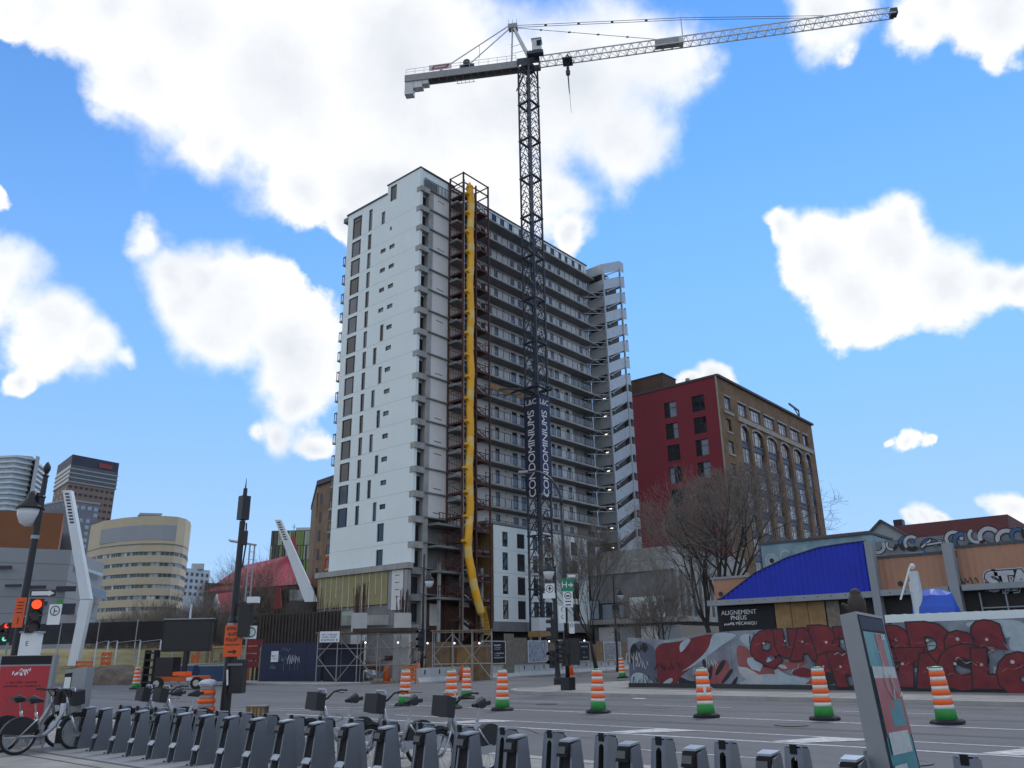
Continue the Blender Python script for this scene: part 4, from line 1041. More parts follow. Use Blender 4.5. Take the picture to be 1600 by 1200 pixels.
def sash(u0, u1, z0, z1, n, deep=0.3, fm='window_blue', light=0.5):
    x = rx-deep; f = MB(); w = (u1-u0)/n
    for i in range(n+1):
        c = min(max(u0+i*w, u0+0.05), u1-0.05); f.box(x,ry+c-0.05,z0,x+0.07,ry+c+0.05,z1)
    f.box(x+0.005,ry+u0,z0,x+0.065,ry+u1,z0+0.1).box(x+0.005,ry+u0,z1-0.1,x+0.065,ry+u1,z1).box(x+0.005,ry+u0,z0+(z1-z0)*0.62,x+0.065,ry+u1,z0+(z1-z0)*0.62+0.07)
    o = f.build('window', fm, RB)
    for i in range(n):
        a = u0+i*w+0.05; b_ = a+w-0.1
        MB().poly([(x+0.03,ry+a,z0+0.08),(x+0.03,ry+b_,z0+0.08),(x+0.03,ry+b_,z1-0.08),(x+0.03,ry+a,z1-0.08)]).build('pane', 'glass_painted_sky_pale' if rnd.random() < light else 'glass', o)
for i, (a, b_) in enumerate(att):
    n = 2 if b_-a < 2.5 else (3 if b_-a < 3.5 else 4)
    sash(a, b_, 38.35, 40.45, n, light=0.7)
    MB().box(rx+0.003,ry+a-0.1,40.45,rx+0.1,ry+b_+0.1,40.75).build('lintel', 'stone_trim', RB)
for (a, b_, c, d) in left:
    sash(a, b_, c, d, 2, fm='frame_dark', light=0.1)
    MB().box(rx+0.003,ry+a-0.15,c-0.3,rx+0.14,ry+b_+0.15,c).build('sill', 'stone_trim', RB)
for (a, b_) in bays:
    n = 2 if b_-a < 3.5 else 3
    m_ = (a+b_)/2; h = (b_-a)/2; arch = []
    for i in range(13):
        t = math.pi*i/12; arch.append((m_-h*math.cos(t), 35.75+0.9*math.sin(t)))
    for side in (0, 1):
        pts = arch[:7] if side == 0 else arch[6:]
        cor = (a, 36.66) if side == 0 else (b_, 36.66)
        bb = MB(); bb.extr([(rx-0.37,ry+p[0],p[1]) for p in pts]+[(rx-0.37,ry+m_,36.66),(rx-0.37,ry+cor[0],36.66)][(0 if side == 0 else 1):] if side == 0 else [(rx-0.37,ry+p[0],p[1]) for p in pts]+[(rx-0.37,ry+b_,36.66),(rx-0.37,ry+m_,36.66)], (0.36,0,0)); bb.build('arch_infill', 'brick_tan', RB)
    bb = MB()
    for i in range(12):
        p, q = arch[i], arch[i+1]
        e = lambda c, r: (c[0]+(c[0]-m_)*r/h, c[1]+r*(0.3+0.7*math.sin(math.pi*0.5)))
        bb.extr([(rx+0.004,ry+p[0],p[1]),(rx+0.004,ry+q[0],q[1]),(rx+0.004,ry+q[0],q[1]+0.38),(rx+0.004,ry+p[0],p[1]+0.38)], (0.07,0,0))
    bb.build('arch_ring', 'stone_trim', RB)
    MB().box(rx+0.08,ry+m_-0.18,36.6,rx+0.2,ry+m_+0.18,37.08).build('keystone', 'stone_trim', RB)
    for j in range(9):
        zt = 36.55-3.66*j; zb = zt-2.5
        if zb < 3.2: break
        sash(a+0.12, b_-0.12, zb, zt, n, light=0.55)
        sp = MB().box(rx-0.36,ry+a+0.05,zb-1.15,rx-0.2,ry+b_-0.05,zb-0.02).build('spandrel', 'spandrel_blue', RB)
        MB().box(rx-0.2,ry+a+0.02,zb-0.2,rx-0.08,ry+b_-0.02,zb-0.06).box(rx-0.2,ry+a+0.02,zb-1.1,rx-0.12,ry+b_-0.02,zb-0.98).build('moulding', 'spandrel_blue', sp)
for (u0, u1) in ((10.35,11.45),(16.0,17.35),(21.85,23.3),(27.4,28.85),(33.35,34.85)):
    MB().box(rx+0.003,ry+u0+0.1,4,rx+0.16,ry+u1-0.1,34.8).build('pier', 'brick_tan', RB)
# roof things
PH = thing('roof_house', 'low brown brick roof house behind the red wall parapet', 'roof house', (-1, 56, 43.5))
MB().box(-6.0,ry+0.5,rz-0.2,2.0,ry+5,46.1).build('wall', 'brick_brown', PH)
MB().box(-6.1,ry+0.4,46.1,2.1,ry+5.1,46.3).build('coping', 'cornice_dark', PH)
RC = thing('roof_crane', 'small black davit on the far roof edge of the brick building', 'davit', (rx-0.5, ry+36, rz))
MB().box(rx-0.6,ry+36,rz+0.3,rx-0.4,ry+36.2,rz+2.4).build('post', 'black_paint', RC)
MB().beam((rx-0.5,ry+36.1,rz+2.2),(rx-0.5,ry+31.5,rz+2.6),0.18,0.4).beam((rx-0.5,ry+36.1,rz+1.0),(rx-0.5,ry+33.4,rz+2.4),0.14).build('arm', 'black_paint', RC)
for i, (x, y, s) in enumerate(((5.2,57,0.9),(9.5,ry+17,0.8),(6.0,60,0.6))):
    t = thing('roof_vent', ['thin roof flue above the red wall', 'small vent box on the brick roof beside the cornice', 'low dark vent on the red building roof'][i], 'vent', (x, y, rz))
    MB().lathe([(0.25*s,0),(0.25*s,2.0*s),(0.45*s,2.0*s),(0.4*s,2.5*s)], (x,y,rz-0.3), 10).build('pipe', 'steel_grey', t)
    MB().lathe([(0.5*s,-0.5),(0.5*s,0.0)], (x,y,rz+0.2), 10).build('collar', 'cornice_dark', t)

# ================================================================== grey concrete building behind the bare trees
GB = thing('concrete_building', 'low stained grey concrete building with fins behind the bare trees', 'building', (8, 36, 0))
MB().box(2.3,30.3,0,13.9,52,13.8).build('core', 'concrete_dark', GB)
MB().box(2.25,30.0,11.35,14.2,30.28,14.1).build('upper_panel', 'concrete', GB)
MB().box(2.25,30.03,7.6,14.2,30.29,11.3).build('middle_panel', 'concrete_dark', GB)
MB().box(2.25,29.8,11.2,14.3,30.0,11.34).build('ledge', 'concrete', GB)
MB().box(13.92,30.3,11.35,14.2,52,14.1).build('upper_panel', 'concrete', GB)
MB().box(2.2,29.2,4.95,14.8,30.02,5.55).build('canopy', 'concrete', GB)
MB().box(13.92,30.3,4.95,16.2,46,5.55).build('canopy', 'concrete', GB)
a = aty(983,934,29.98); c_ = aty(1040,966,29.98)
bd = MB().box(a.x,29.94,c_.z,c_.x,30.0,a.z).build('white_board', 'white_panel', GB)
a = aty(940,945,29.98); c_ = aty(962,967,29.98)
for (p, q) in (((918,938),(938,968)),((940,944),(962,968)),((966,944),(978,966))):
    a = aty(p[0],p[1],29.98); c_ = aty(q[0],q[1],29.98)
    w_ = MB().box(a.x,29.95,c_.z,c_.x,30.0,a.z).build('window', 'frame_dark', GB)
    MB().poly([(a.x+0.15,29.945,c_.z+0.1),(c_.x-0.15,29.945,c_.z+0.1),(c_.x-0.15,29.945,a.z-0.1),(a.x+0.15,29.945,a.z-0.1)]).build('pane', 'glass_painted_sky_pale', w_)
for i in range(9):
    y = 31.2+1.6*i
    MB().box(13.95,y,5.56,14.45,y+0.75,11.3).build('fin', 'concrete', GB)
    if i < 8: MB().box(13.92,y+0.8,5.56,13.99,y+1.55,10.6).build('slit_window', 'glass', GB)
for i, x in enumerate((3.2,6.4,9.6,12.8)):
    MB().box(x,29.96,0.1,x+2.4,30.0,4.6).build('shopfront', 'far_grey' if i % 2 else 'backer_board', GB)
    MB().box(x-0.55,29.9,0.1,x-0.15,30.0,4.9).build('pilaster', 'concrete_dark', GB)
MB().box(13.92,31,0.1,14.0,46,4.6).build('shopfront', 'glass', GB)
# ================================================================== garage with blue sheet and graffiti
SH = thing('garage_workshop', 'low peach workshop with a curved blue corrugated panel behind the mural fence', 'building', (50, -10, 0))
SY = -14.0
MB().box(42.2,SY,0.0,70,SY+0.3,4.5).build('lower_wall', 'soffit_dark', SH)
pl = aty(1115,907,SY); 
MB().box(42.15,SY-0.02,4.4,50.9,SY+0.28,5.62).build('peach_panel', 'peach', SH)
MB().box(42.0,SY-0.1,5.62,51.0,SY+0.4,5.75).build('coping', 'grey_sheet', SH)
def ribs(name, x0, x1, z0, z1, mt, step=0.16, y=SY-0.03, d=0.025):
    b = MB(); n = int((x1-x0)/step); pts = []
    for i in range(n+1):
        pts.append((x0+i*step, y-(d if i % 2 else 0)))
    for i in range(n): b.poly([(pts[i][0],pts[i][1],z0),(pts[i+1][0],pts[i+1][1],z0),(pts[i+1][0],pts[i+1][1],z1),(pts[i][0],pts[i][1],z1)])
    return b.build(name, mt, SH)
ribs('peach_panel', 51.6, 55.05, 4.45, 6.05, 'peach'); ribs('peach_panel', 55.55, 72, 4.45, 6.25, 'peach')
MB().box(51.6,SY-0.1,6.05,55.1,SY+0.3,6.18).build('coping', 'cornice_dark', SH)
MB().box(55.5,SY-0.1,6.25,72,SY+0.3,6.38).build('coping', 'cornice_dark', SH)
for px, py in ((1126,928),(1407,912)):
    c = aty(px, py, SY-0.06); ringpoly(c, X1, Z1, 0, 0.14, 16).build('vent_hole', 'print_black', SH)
# blue corrugated panel with its curved top
top = [(1117,944),(1150,919),(1180,896),(1230,872),(1280,856),(1320,850),(1352,846)]
tp = [aty(p[0], p[1], SY-0.3) for p in top]
def ztop(x):
    for a, b in zip(tp, tp[1:]):
        if a.x <= x <= b.x: return a.z+(b.z-a.z)*(x-a.x)/(b.x-a.x)
    return tp[-1].z
zb = 4.40; x0 = tp[0].x+0.05; x1 = tp[-1].x; n = int((x1-x0)/0.075); b = MB(); prof = []
for i in range(n+1):
    ph = i % 4; prof.append((x0+i*(x1-x0)/n, SY-0.34-(0.05 if ph in (1, 2) else 0)))
for i in range(n):
    (xa, ya), (xb, yb) = prof[i], prof[i+1]
    b.poly([(xa,ya,zb),(xb,yb,zb),(xb,yb,max(zb+0.01,ztop(xb))),(xa,ya,max(zb+0.01,ztop(xa)))])
b.build('blue_panel', 'blue_sheet', SH)
b = MB()
for i in range(len(tp)-1): b.beam(tp[i]+V(0,-0.06,0.02), tp[i+1]+V(0,-0.06,0.02), 0.12, 0.05)
b.build('panel_edge', 'banner_navy', SH)
MB().extr([(x0,SY-0.30,zb)]+[(p.x,SY-0.30,p.z-0.03) for p in tp]+[(x1,SY-0.30,zb)], (0,0.26,0)).build('panel_backing', 'soffit_dark', SH)
# eave beam with bolts and posts
MB().box(41.9,SY-0.62,4.08,51.35,SY-0.02,4.39).build('eave_beam', 'grey_sheet', SH)
MB().box(51.75,SY-0.62,4.12,55.0,SY-0.04,4.42).box(55.6,SY-0.62,4.16,72,SY-0.04,4.44).build('eave_beam', 'grey_sheet', SH)
for i in range(16):
    x = 42.5+i*0.75
    if 51.2 < x < 51.8: continue
    ringpoly((x,SY-0.625,4.26), X1, Z1, 0, 0.035, 8).build('bolt', 'print_black', SH)
MB().box(51.36,SY-0.66,0,51.74,SY-0.05,6.95).build('post', 'grey_sheet', SH)
MB().box(55.05,SY-0.66,0,55.5,SY-0.05,6.5).build('post', 'grey_sheet', SH)
# boards and sign under the eave
sgn = thing('workshop_sign', 'black sign with white lettering under the eave of the peach workshop', 'sign', (44.3, SY-0.1, 2.5))
MB().box(42.5,SY-0.12,2.2,45.75,SY-0.06,4.0).build('board', 'poster_black', sgn)
for t_, px, py, sz in (('ALIGNEMENT',1154,957,0.36),('PNEUS',1154,965.5,0.34)):
    c = aty(px, py, SY-0.125); text('lettering', t_, sz, c, X1, Z1, 'print_white', sgn)
c = aty(1138, 975, SY-0.125); scribble('lettering', c, V(1,0,0.12), Z1, 0.5, 0.15, 61, 'print_white', sgn, 0.035, 5)
c = aty(1163, 974, SY-0.125); text('lettering', '& MÉCANIQU', 0.25, c, X1, Z1, 'print_white', sgn)
for i in range(3):
    MB().box(45.8+i*0.95,SY-0.1,2.2,46.72+i*0.95,SY-0.04,4.05).build('plywood_panel', 'wood_ply', SH)
MB().box(48.7,SY-0.08,2.0,49.4,SY-0.03,4.05).build('plywood_panel', 'wood_grey', SH)
gr = MB()
for i in range(9): gr.box(56.2+i*1.1,SY-0.2,2.3,56.27+i*1.1,SY-0.14,4.05)
for z in (2.7,3.3): gr.box(56.2,SY-0.19,z,66,SY-0.15,z+0.06)
gr.build('window_grid', 'grey_sheet', SH)
# lettered graffiti on the peach wall
c = aty(1507, 909, SY-0.075); scribble('graffiti_tag', c, X1, Z1, 1.1, 0.4, 3, 'print_black', SH, 0.045, 6)
def bubble(txt, x, z, size, y, fill, line_, parent, fat=0.05, lay=0.006, W=Z1, sp=0.85):
    o1 = text('letter_outline', txt, size, (x, y, z), X1, W, line_, parent, offset=fat+0.05, spacing=sp)
    o2 = text('letter_fill', txt, size, (x, y-lay, z), X1, W, fill, parent, offset=fat, spacing=sp)
    return o2
c = aty(1562, 910, SY-0.08)
text('letter_halo', 'STAR', 1.25, (c.x+0.7, c.y, c.z), X1, Z1, 'mural_white', SH, offset=0.16, spacing=0.8)
bubble('STAR', c.x+0.7, c.z, 1.25, SY-0.09, 'graffiti_pale', 'mural_black', SH, 0.06, sp=0.8)
# upper storey set back, covered in graffiti
UY = -11.5
up = thing('upper_annex', 'graffiti-covered upper wall rising behind the peach workshop roof', 'building', (52, UY, 4))
l0 = aty(1190,866,UY); r0_ = aty(1352,838,UY); 
MB().box(l0.x,UY,4.6,r0_.x+0.3,UY+4,l0.z+0.55).build('painted_wall', 'mural_teal', up)
MB().box(l0.x-0.1,UY-0.1,l0.z+0.55,r0_.x+0.4,UY+4,l0.z+0.68).build('coping', 'cornice_dark', up)
MB().box(r0_.x+0.4,UY,4.6,75,UY+4,7.25).build('painted_wall', 'graffiti_grey', up)
MB().box(r0_.x+0.3,UY-0.06,4.6,r0_.x+2.9,UY-0.01,6.5).build('metal_door', 'grey_sheet', up)
MB().box(r0_.x+1.0,UY-0.1,4.6,r0_.x+2.0,UY-0.061,6.48).build('metal_door', 'far_brown', up)
rnd = random.Random(21)
for i in range(16):   # overlapping painted strokes
    x = r0_.x+0.7+i*0.62+rnd.uniform(-0.2,0.2); z = 6.95+rnd.uniform(-0.35,0.15)
    if x < r0_.x+3.0: z = 7.0
    rr = rnd.uniform(0.35,0.6); a0 = rnd.uniform(0,360)
    y = UY-0.012-0.002*i
    ringpoly((x,y,z), X1, Z1, rr*0.45, rr*0.98, 14, a0, a0+rnd.uniform(150,280)).build('paint_stroke', 'mural_black', up)
    ringpoly((x,y-0.001,z), X1, Z1, rr*0.55, rr*0.88, 14, a0+4, a0+rnd.uniform(140,240)).build('paint_stroke', rnd.choice(('graffiti_pale','graffiti_pale','mural_white','graffiti_blue')), up)
for i in range(22):
    x = r0_.x+3.1+i*0.42; z = rnd.uniform(5.9,6.9); a = rnd.uniform(-1.1,1.1); y = UY-0.05-0.002*i
    d = V(math.cos(a),0,math.sin(a)); nn = V(-d.z,0,d.x); L_ = rnd.uniform(0.4,0.9); w = rnd.uniform(0.1,0.22)
    p = V(x,y,z)
    for (e, mt, yy) in ((0.05,'mural_black',0),(0,'graffiti_pale',-0.001)):
        MB().poly([p-d*(L_/2+e)-nn*(w/2+e)+V(0,yy,0), p+d*(L_/2+e)-nn*(w/4+e)+V(0,yy,0), p+d*(L_/2+e)+nn*(w/2+e)+V(0,yy,0), p-d*(L_/2+e)+nn*(w/3+e)+V(0,yy,0)]).build('paint_stroke', mt, up)
c = aty(1206, 876, UY-0.02)
for r_ in (0.42, 0.26): ringpoly(c, X1, Z1, r_-0.07, r_, 18).build('paint_stroke', 'mural_white', up); c = c+V(0,-0.003,0)
ringpoly(c, X1, Z1, 0, 0.14, 14).build('paint_stroke', 'mural_black', up)
c = aty(1227, 868, UY-0.03); ringpoly(c, X1, Z1, 0.25, 0.34, 18, 20, 200).build('paint_stroke', 'mural_white', up)
# row houses beyond
HY = 12.0
RH = thing('row_house', 'dark red mansard row houses seen over the graffiti wall', 'house', (44, HY, 0), 'houses beyond the workshop')
MB().box(38.5,HY,0,44.6,HY+10,9.9).build('wall', 'brick_brown', RH)
MB().extr([(38.3,HY-0.3,9.9),(38.3,HY+0.8,11.1),(38.3,HY+9,11.1),(38.3,HY+10,9.9)], (6.5,0,0)).build('roof', 'roof_red_dark', RH)
for x in (39.6, 41.6, 43.2):
    w_ = MB().box(x,HY-0.06,8.0,x+0.9,HY-0.005,9.6).build('window', 'stone_trim', RH)
    MB().poly([(x+0.1,HY-0.065,8.1),(x+0.8,HY-0.065,8.1),(x+0.8,HY-0.065,9.5),(x+0.1,HY-0.065,9.5)]).build('pane', 'far_glass_pale', w_)
GH = thing('gable_house', 'pale grey gabled house front poking above the graffiti wall', 'house', (46, HY-1, 0), 'houses beyond the workshop')
p0, p1, p2 = aty(1357,836,HY-1), aty(1377,815,HY-1), aty(1418,838,HY-1)
MB().extr([(p0.x,HY-1,0),(p2.x,HY-1,0),(p2.x,HY-1,p2.z),(p1.x,HY-1,p1.z),(p0.x,HY-1,p0.z)], (0,6,0)).build('wall', 'far_grey', GH)
MB().beam(p0+V(-0.2,-0.1,-0.1),p1+V(0,-0.1,0.1),0.3,0.15).beam(p1+V(0,-0.1,0.1),p2+V(0.2,-0.1,-0.1),0.3,0.15).build('roof_edge', 'cornice_dark', GH)
RH2 = thing('mansard_house', 'long dull red mansard roof behind the graffiti wall, right of the gabled house', 'house', (51, HY, 0), 'houses beyond the workshop')
q0, q1 = aty(1395,820,HY), aty(1572,821,HY)
MB().box(q0.x-0.5,HY+0.2,0,q1.x,HY+9,8.6).build('wall', 'brick_red', RH2)
MB().extr([(q0.x-0.6,HY,8.6),(q0.x-0.6,HY+0.9,q0.z),(q0.x-0.6,HY+8,q0.z),(q0.x-0.6,HY+9,8.6)], (q1.x-q0.x+0.7,0,0)).build('roof', 'roof_red_dark', RH2)
MB().box(q0.x-0.2,HY+1.0,10.6,q0.x+0.5,HY+1.8,11.8).build('chimney', 'black_paint', RH2)
BH = thing('blue_house', 'blue sided house with a tiny gable at the right picture edge', 'house', (57, HY, 0), 'houses beyond the workshop')
MB().box(q1.x+0.1,HY-0.5,0,q1.x+12,HY+8,9.6).build('wall', 'far_grey_dark', BH)
g0 = aty(1583,815,HY-0.6)
MB().extr([(g0.x-0.5,HY-0.6,9.3),(g0.x+0.6,HY-0.6,9.3),(g0.x+0.05,HY-0.6,10.1)], (0,2,0)).build('dormer', 'far_grey', BH)
# white shed edge, exhaust stack, tarpaulin behind the mural
WS = thing('site_shed', 'white corrugated shed roof edge showing over the mural fence at right', 'shed', (60, -25, 0))
MB().box(55.55,-26.6,0,75,-24.0,2.45).build('wall', 'far_white', WS)
b = MB(); n = 90
for i in range(n):
    xa = 55.4+i*0.2; b.poly([(xa,-26.75,2.72+0.04*(i % 2)),(xa+0.2,-26.75,2.72+0.04*((i+1) % 2)),(xa+0.2,-23.9,2.76+0.04*((i+1) % 2)),(xa,-23.9,2.76+0.04*(i % 2))])
b.build('roof_sheet', 'far_white', WS)
MB().box(55.4,-26.85,2.46,73.4,-26.76,2.74).build('fascia', 'white_panel', WS)
p = aty(1438, 962, -20)
EX = thing('light_mast', 'white folded lighting mast standing beside the blue tarpaulin', 'mast', (p.x, -20, 0))
MB().lathe([(0.24,0),(0.24,3.9)], (p.x,-20,0), 14).build('drum', 'far_white', EX)
MB().box(p.x-0.2,-20.2,3.9,p.x+0.2,-19.8,4.35).box(p.x-0.14,-20.14,4.35,p.x+0.2,-19.86,4.8).build('head_box', 'far_white', EX)
MB().ball((p.x+0.02,-20,5.02), 0.13).build('lamp', 'lantern_glass', EX)
MB().beam((p.x-0.62,-20.3,3.6),(p.x+0.0,-20.3,5.0),0.07).build('arm', 'white_panel', EX)
TP = thing('tarpaulin_heap', 'blue tarpaulin heap beside the white lighting mast', 'tarpaulin', (p.x+0.9, -19.5, 0))
b = MB(); b.lathe([(1.0,0),(1.05,2.4),(0.95,3.2),(0.7,3.75),(0.3,4.0),(0.05,4.05)], (p.x+0.55,-19.4,0), 12)
b.v = [(x+0.1*mnoise.noise(V(x,y,z)*2), y, z+0.12*mnoise.noise(V(y,x,z)*2)) for x, y, z in b.v]
b.build('sheet', 'tarp_blue', TP)

# ================================================================== mural fence
MW = thing('mural_fence', 'long plywood site fence painted with red bubble letters', 'fence', (52, -27.4, 0.12))
MY = -27.5
tops = [(44.45, 2.2), (45.6, 2.12), (46.4, 2.05), (47.2, 2.12), (48.3, 2.28), (49.4, 2.33)]
xs = [44.45, 46.9, 49.4, 51.85, 54.3, 56.75, 59.2, 61.65, 64.1, 66.5]
def mtop(x):
    for a, b in zip(tops, tops[1:]):
        if a[0] <= x <= b[0]: return a[1]+(b[1]-a[1])*(x-a[0])/(b[0]-a[0])
    return 2.33+0.012*(x-49.4)
for a, b_ in zip(xs, xs[1:]):
    ii = [a]+[t[0] for t in tops if a < t[0] < b_]+[b_-0.012]
    MB().extr([(a,MY,0.34),(b_-0.012,MY,0.34)]+[(x,MY,mtop(x)) for x in ii[::-1]], (0,0.05,0)).build('fence_panel', 'mural_ground', MW) if False else None
mat('mural_ground', (0.30,0.34,0.37), 0.65, var=0.5, scale=0.7, col2=(0.10,0.10,0.13))
for a, b_ in zip(xs, xs[1:]):
    ii = [a]+[t[0] for t in tops if a < t[0] < b_]+[b_-0.012]
    MB().extr([(x,MY,mtop(x)) for x in ii][::-1]+[(a,MY,0.30),(b_-0.012,MY,0.30)], (0,0.05,0)).build('fence_panel', 'mural_ground', MW)
    MB().box(a,MY+0.06,0.12,a+0.1,MY+0.18,mtop(a)-0.1).build('post', 'wood_old', MW)
MB().box(44.4,MY-0.03,0.125,66.5,MY+0.09,0.29).build('base_board', 'print_black', MW)
LAY = [0.004]
def mpoly(pts, mt, smooth=True, name='paint_shape'):
    P_ = [aty(p[0], p[1], MY) for p in pts]
    P_ = [V(p.x, MY-LAY[0], min(p.z, mtop(min(max(p.x,44.46),66.4))-0.02)) for p in P_]
    if smooth and len(P_) > 3:      # round the outline
        for _ in range(2):
            q = []
            for i in range(len(P_)):
                a, b = P_[i], P_[(i+1) % len(P_)]; q += [a.lerp(b, 0.25), a.lerp(b, 0.75)]
            P_ = q
    LAY[0] += 0.0012
    return MB().poly(P_).build(name, mt, MW)
# left half: slate, red sweep, pale sweeps, black fingers
mpoly([(984,1000),(1022,1005),(1030,1040),(1028,1078),(984,1076)], 'mural_slate')
mpoly([(1022,1006),(1060,1003),(1098,992),(1118,990),(1112,1020),(1078,1045),(1060,1060),(1058,1077),(1030,1077),(1026,1045)], 'mural_red')
mpoly([(1060,1052),(1090,1038),(1125,1010),(1150,995),(1150,990),(1130,988),(1112,990),(1108,1015),(1080,1040)], 'mural_pale')
mpoly([(1098,1048),(1140,1024),(1138,1062),(1120,1076),(1090,1078),(1085,1060)], 'mural_redlight')
mpoly([(1062,1056),(1080,1066),(1100,1060),(1120,1078),(1064,1079),(1060,1066)], 'mural_black')
mpoly([(1062,1003),(1082,996),(1072,1012),(1062,1022)], 'mural_pale')
mpoly([(1032,1070),(1048,1058),(1053,1062),(1044,1072)], 'mural_pale')
for pts in ([(1097,1031),(1101,1029),(1106,1040),(1102,1044),(1098,1040)], [(1126,1034),(1133,1030),(1134,1036),(1122,1056),(1116,1054)], [(1140,1046),(1146,1044),(1144,1052),(1131,1068),(1126,1068)], [(1150,1058),(1154,1056),(1150,1070),(1140,1077),(1138,1075)], [(984,1015),(990,1004),(996,1008),(992,1030),(985,1040)], [(1002,1006),(1008,1004),(1014,1012),(1006,1022)], [(1110,1040),(1114,1040),(1112,1060),(1104,1070),(1102,1062)]):
    mpoly(pts, 'mural_black')
mpoly([(986,1052),(1006,1050),(1026,1072),(1024,1077),(986,1075)], 'mural_pale')
for px, py, w_, h_, sd, mt_ in ((990,1026,0.75,0.5,1,'mural_white'),(1001,1037,0.8,0.45,2,'mural_white'),(1094,1050,0.7,0.35,5,'mural_white'),(1042,1040,1.2,0.35,8,'mural_black'),(1008,1064,1.2,0.55,7,'mural_black'),(996,1012,0.7,0.35,9,'mural_black'),(1112,1035,0.5,0.5,10,'mural_white'),(1180,1000,0.5,0.5,11,'mural_black')):
    scribble('graffiti_tag', aty(px, py, MY-0.034), X1, Z1, w_, h_, sd, mt_, MW, 0.035, 5)
# right half: hazy sweeps, then the letters
LAY[0] = 0.006
mpoly([(1150,1000),(1190,1030),(1230,1036),(1260,1025),(1262,1040),(1210,1052),(1172,1066),(1152,1040)], 'mural_redlight')
mpoly([(1152,1068),(1190,1050),(1270,1060),(1275,1076),(1160,1078)], 'mural_pale')
mpoly([(1152,992),(1180,990),(1182,1015),(1165,1010)], 'mural_pale')
mpoly([(1232,1054),(1252,1040),(1275,1050),(1268,1060)], 'mural_red')
mpoly([(1500,960),(1600,962),(1600,990),(1560,1000),(1520,985)], 'mural_pale')
LETTERS = [('Q',50.95,1.62,1.35),('U',51.83,1.72,1.2),('A',52.52,1.68,1.25),('R',53.45,1.68,1.5),('T',54.3,1.7,1.3),('I',54.85,1.7,1.2),('E',55.25,1.75,1.2),('R',55.95,1.7,1.35),('D',57.0,1.68,1.5),('e',57.98,1.62,1.75),('S',58.85,1.66,1.45),
           ('S',53.2,0.82,1.1),('P',53.85,0.85,1.25),('E',54.6,0.85,1.2),('C',55.2,0.85,1.2),('T',56.05,0.86,1.45),('A',56.85,0.8,1.25),('C',57.75,0.84,1.5),('L',58.55,0.85,1.45),('e',59.5,0.84,1.85),('S',60.4,0.84,1.5)]
rr = random.Random(31)
for i in range(30):     # hazy underpainting between the letters
    x, z = rr.uniform(50,66), rr.uniform(0.4,2.1); y = MY-0.008-0.0006*i; L_, w = rr.uniform(0.3,1.1), rr.uniform(0.08,0.3); a = rr.uniform(-0.8,0.8)
    pts = [V(x+math.cos(t)*L_*math.cos(a)-math.sin(t)*w*math.sin(a)+rr.uniform(-0.05,0.05), y, min(max(z+math.cos(t)*L_*math.sin(a)+math.sin(t)*w*math.cos(a)+rr.uniform(-0.05,0.05),0.32),2.28)) for t in [2*math.pi*k/12 for k in range(12)]]
    MB().poly(pts[::-1]).build('paint_shape', rr.choice(('mural_pale','mural_white','mural_slate','mural_redlight','mural_pale')), MW)
for i, (ch, x, z, s_) in enumerate(LETTERS):
    y = MY-0.05-0.004*(i % 7)-0.0008*i; sz = s_*rr.uniform(0.98,1.14); wv = V(rr.uniform(-0.22,0.22),0,1); z += rr.uniform(-0.06,0.06)
    bubble(ch, x, z, sz, y, 'mural_red', 'mural_black', MW, 0.105*s_, lay=0.0016, W=wv)
    ringpoly((x-0.06*s_,y-0.004,z+0.12*s_), X1, Z1, 0, 0.035*s_, 8).build('paint_spot', 'mural_white', MW)
    scribble('paint_highlight', V(x+rr.uniform(-0.1,0.1), y-0.003, z+rr.uniform(-0.15,0.25)), V(1,0,rr.uniform(-0.6,0.6)), Z1, 0.5*s_, 0.10, 100+i, 'mural_redlight', MW, 0.03, 2)
for i in range(14):
    x = rr.uniform(50.2,62); scribble('paint_line', V(x, MY-0.09, rr.uniform(0.5,2.0)), V(1,0,rr.uniform(-1.2,1.2)), Z1, rr.uniform(0.3,0.9), 0.12, 200+i, rr.choice(('mural_black','mural_white','mural_black')), MW, 0.022, 2)
# ================================================================== far buildings on the left
GPY = 1015
def gp(px, D):                      # ground point under a pixel column (read at row GPY), D metres ahead
    lo = at(px, GPY, D); return Vector((lo.x, lo.y, 0))
def hz(px, py, D):
    return at(px, py, D).z
def plan_box(pxds): return [gp(px, D) for px, D in pxds]
def ext(pl, z0, z1, b=None):
    b = b or MB(); return b.extr([(p.x, p.y, z0) for p in pl], (0,0,z1-z0))
def grow(pl, d):
    c = sum((p for p in pl), Vector((0,0,0)))/len(pl); return [p+(p-c).normalized()*d for p in pl]
def face_windows(A, B, z0, z1, nu, nv, wu, wv, mt, parent, off=0.05, u0=0.0, u1=1.0, sep=True, skip=0.0, seed=1, alt=None):
    """individual window boxes on the face A->B"""
    A, B = Vector(A), Vector(B); U = (B-A); L_ = U.length; U.normalize(); n = U.cross(Z1)
    if n.dot(CAM-A) < 0: n = -n
    rr = random.Random(seed); du = (u1-u0)*L_/nu; dv = (z1-z0)/nv; joined = {}
    for j in range(nv):
        for i in range(nu):
            if rr.random() < skip: continue
            c = A+U*(u0*L_+(i+0.5)*du)+V(0,0,z0+(j+0.5)*dv)+n*off
            mm = alt if (alt and rr.random() < 0.35) else mt
            if sep:
                MB().poly(orient(rect(c, U, Z1, wu, wv), n)).build('window', mm, parent)
            else:
                joined.setdefault(mm, MB()).poly(orient(rect(c, U, Z1, wu, wv), n))
    for mm, b in joined.items(): b.build('window_grid', mm, parent, stuff=True)
def orient(pts, n):
    nn = (pts[1]-pts[0]).cross(pts[2]-pts[0]); return pts if nn.dot(n) > 0 else pts[::-1]

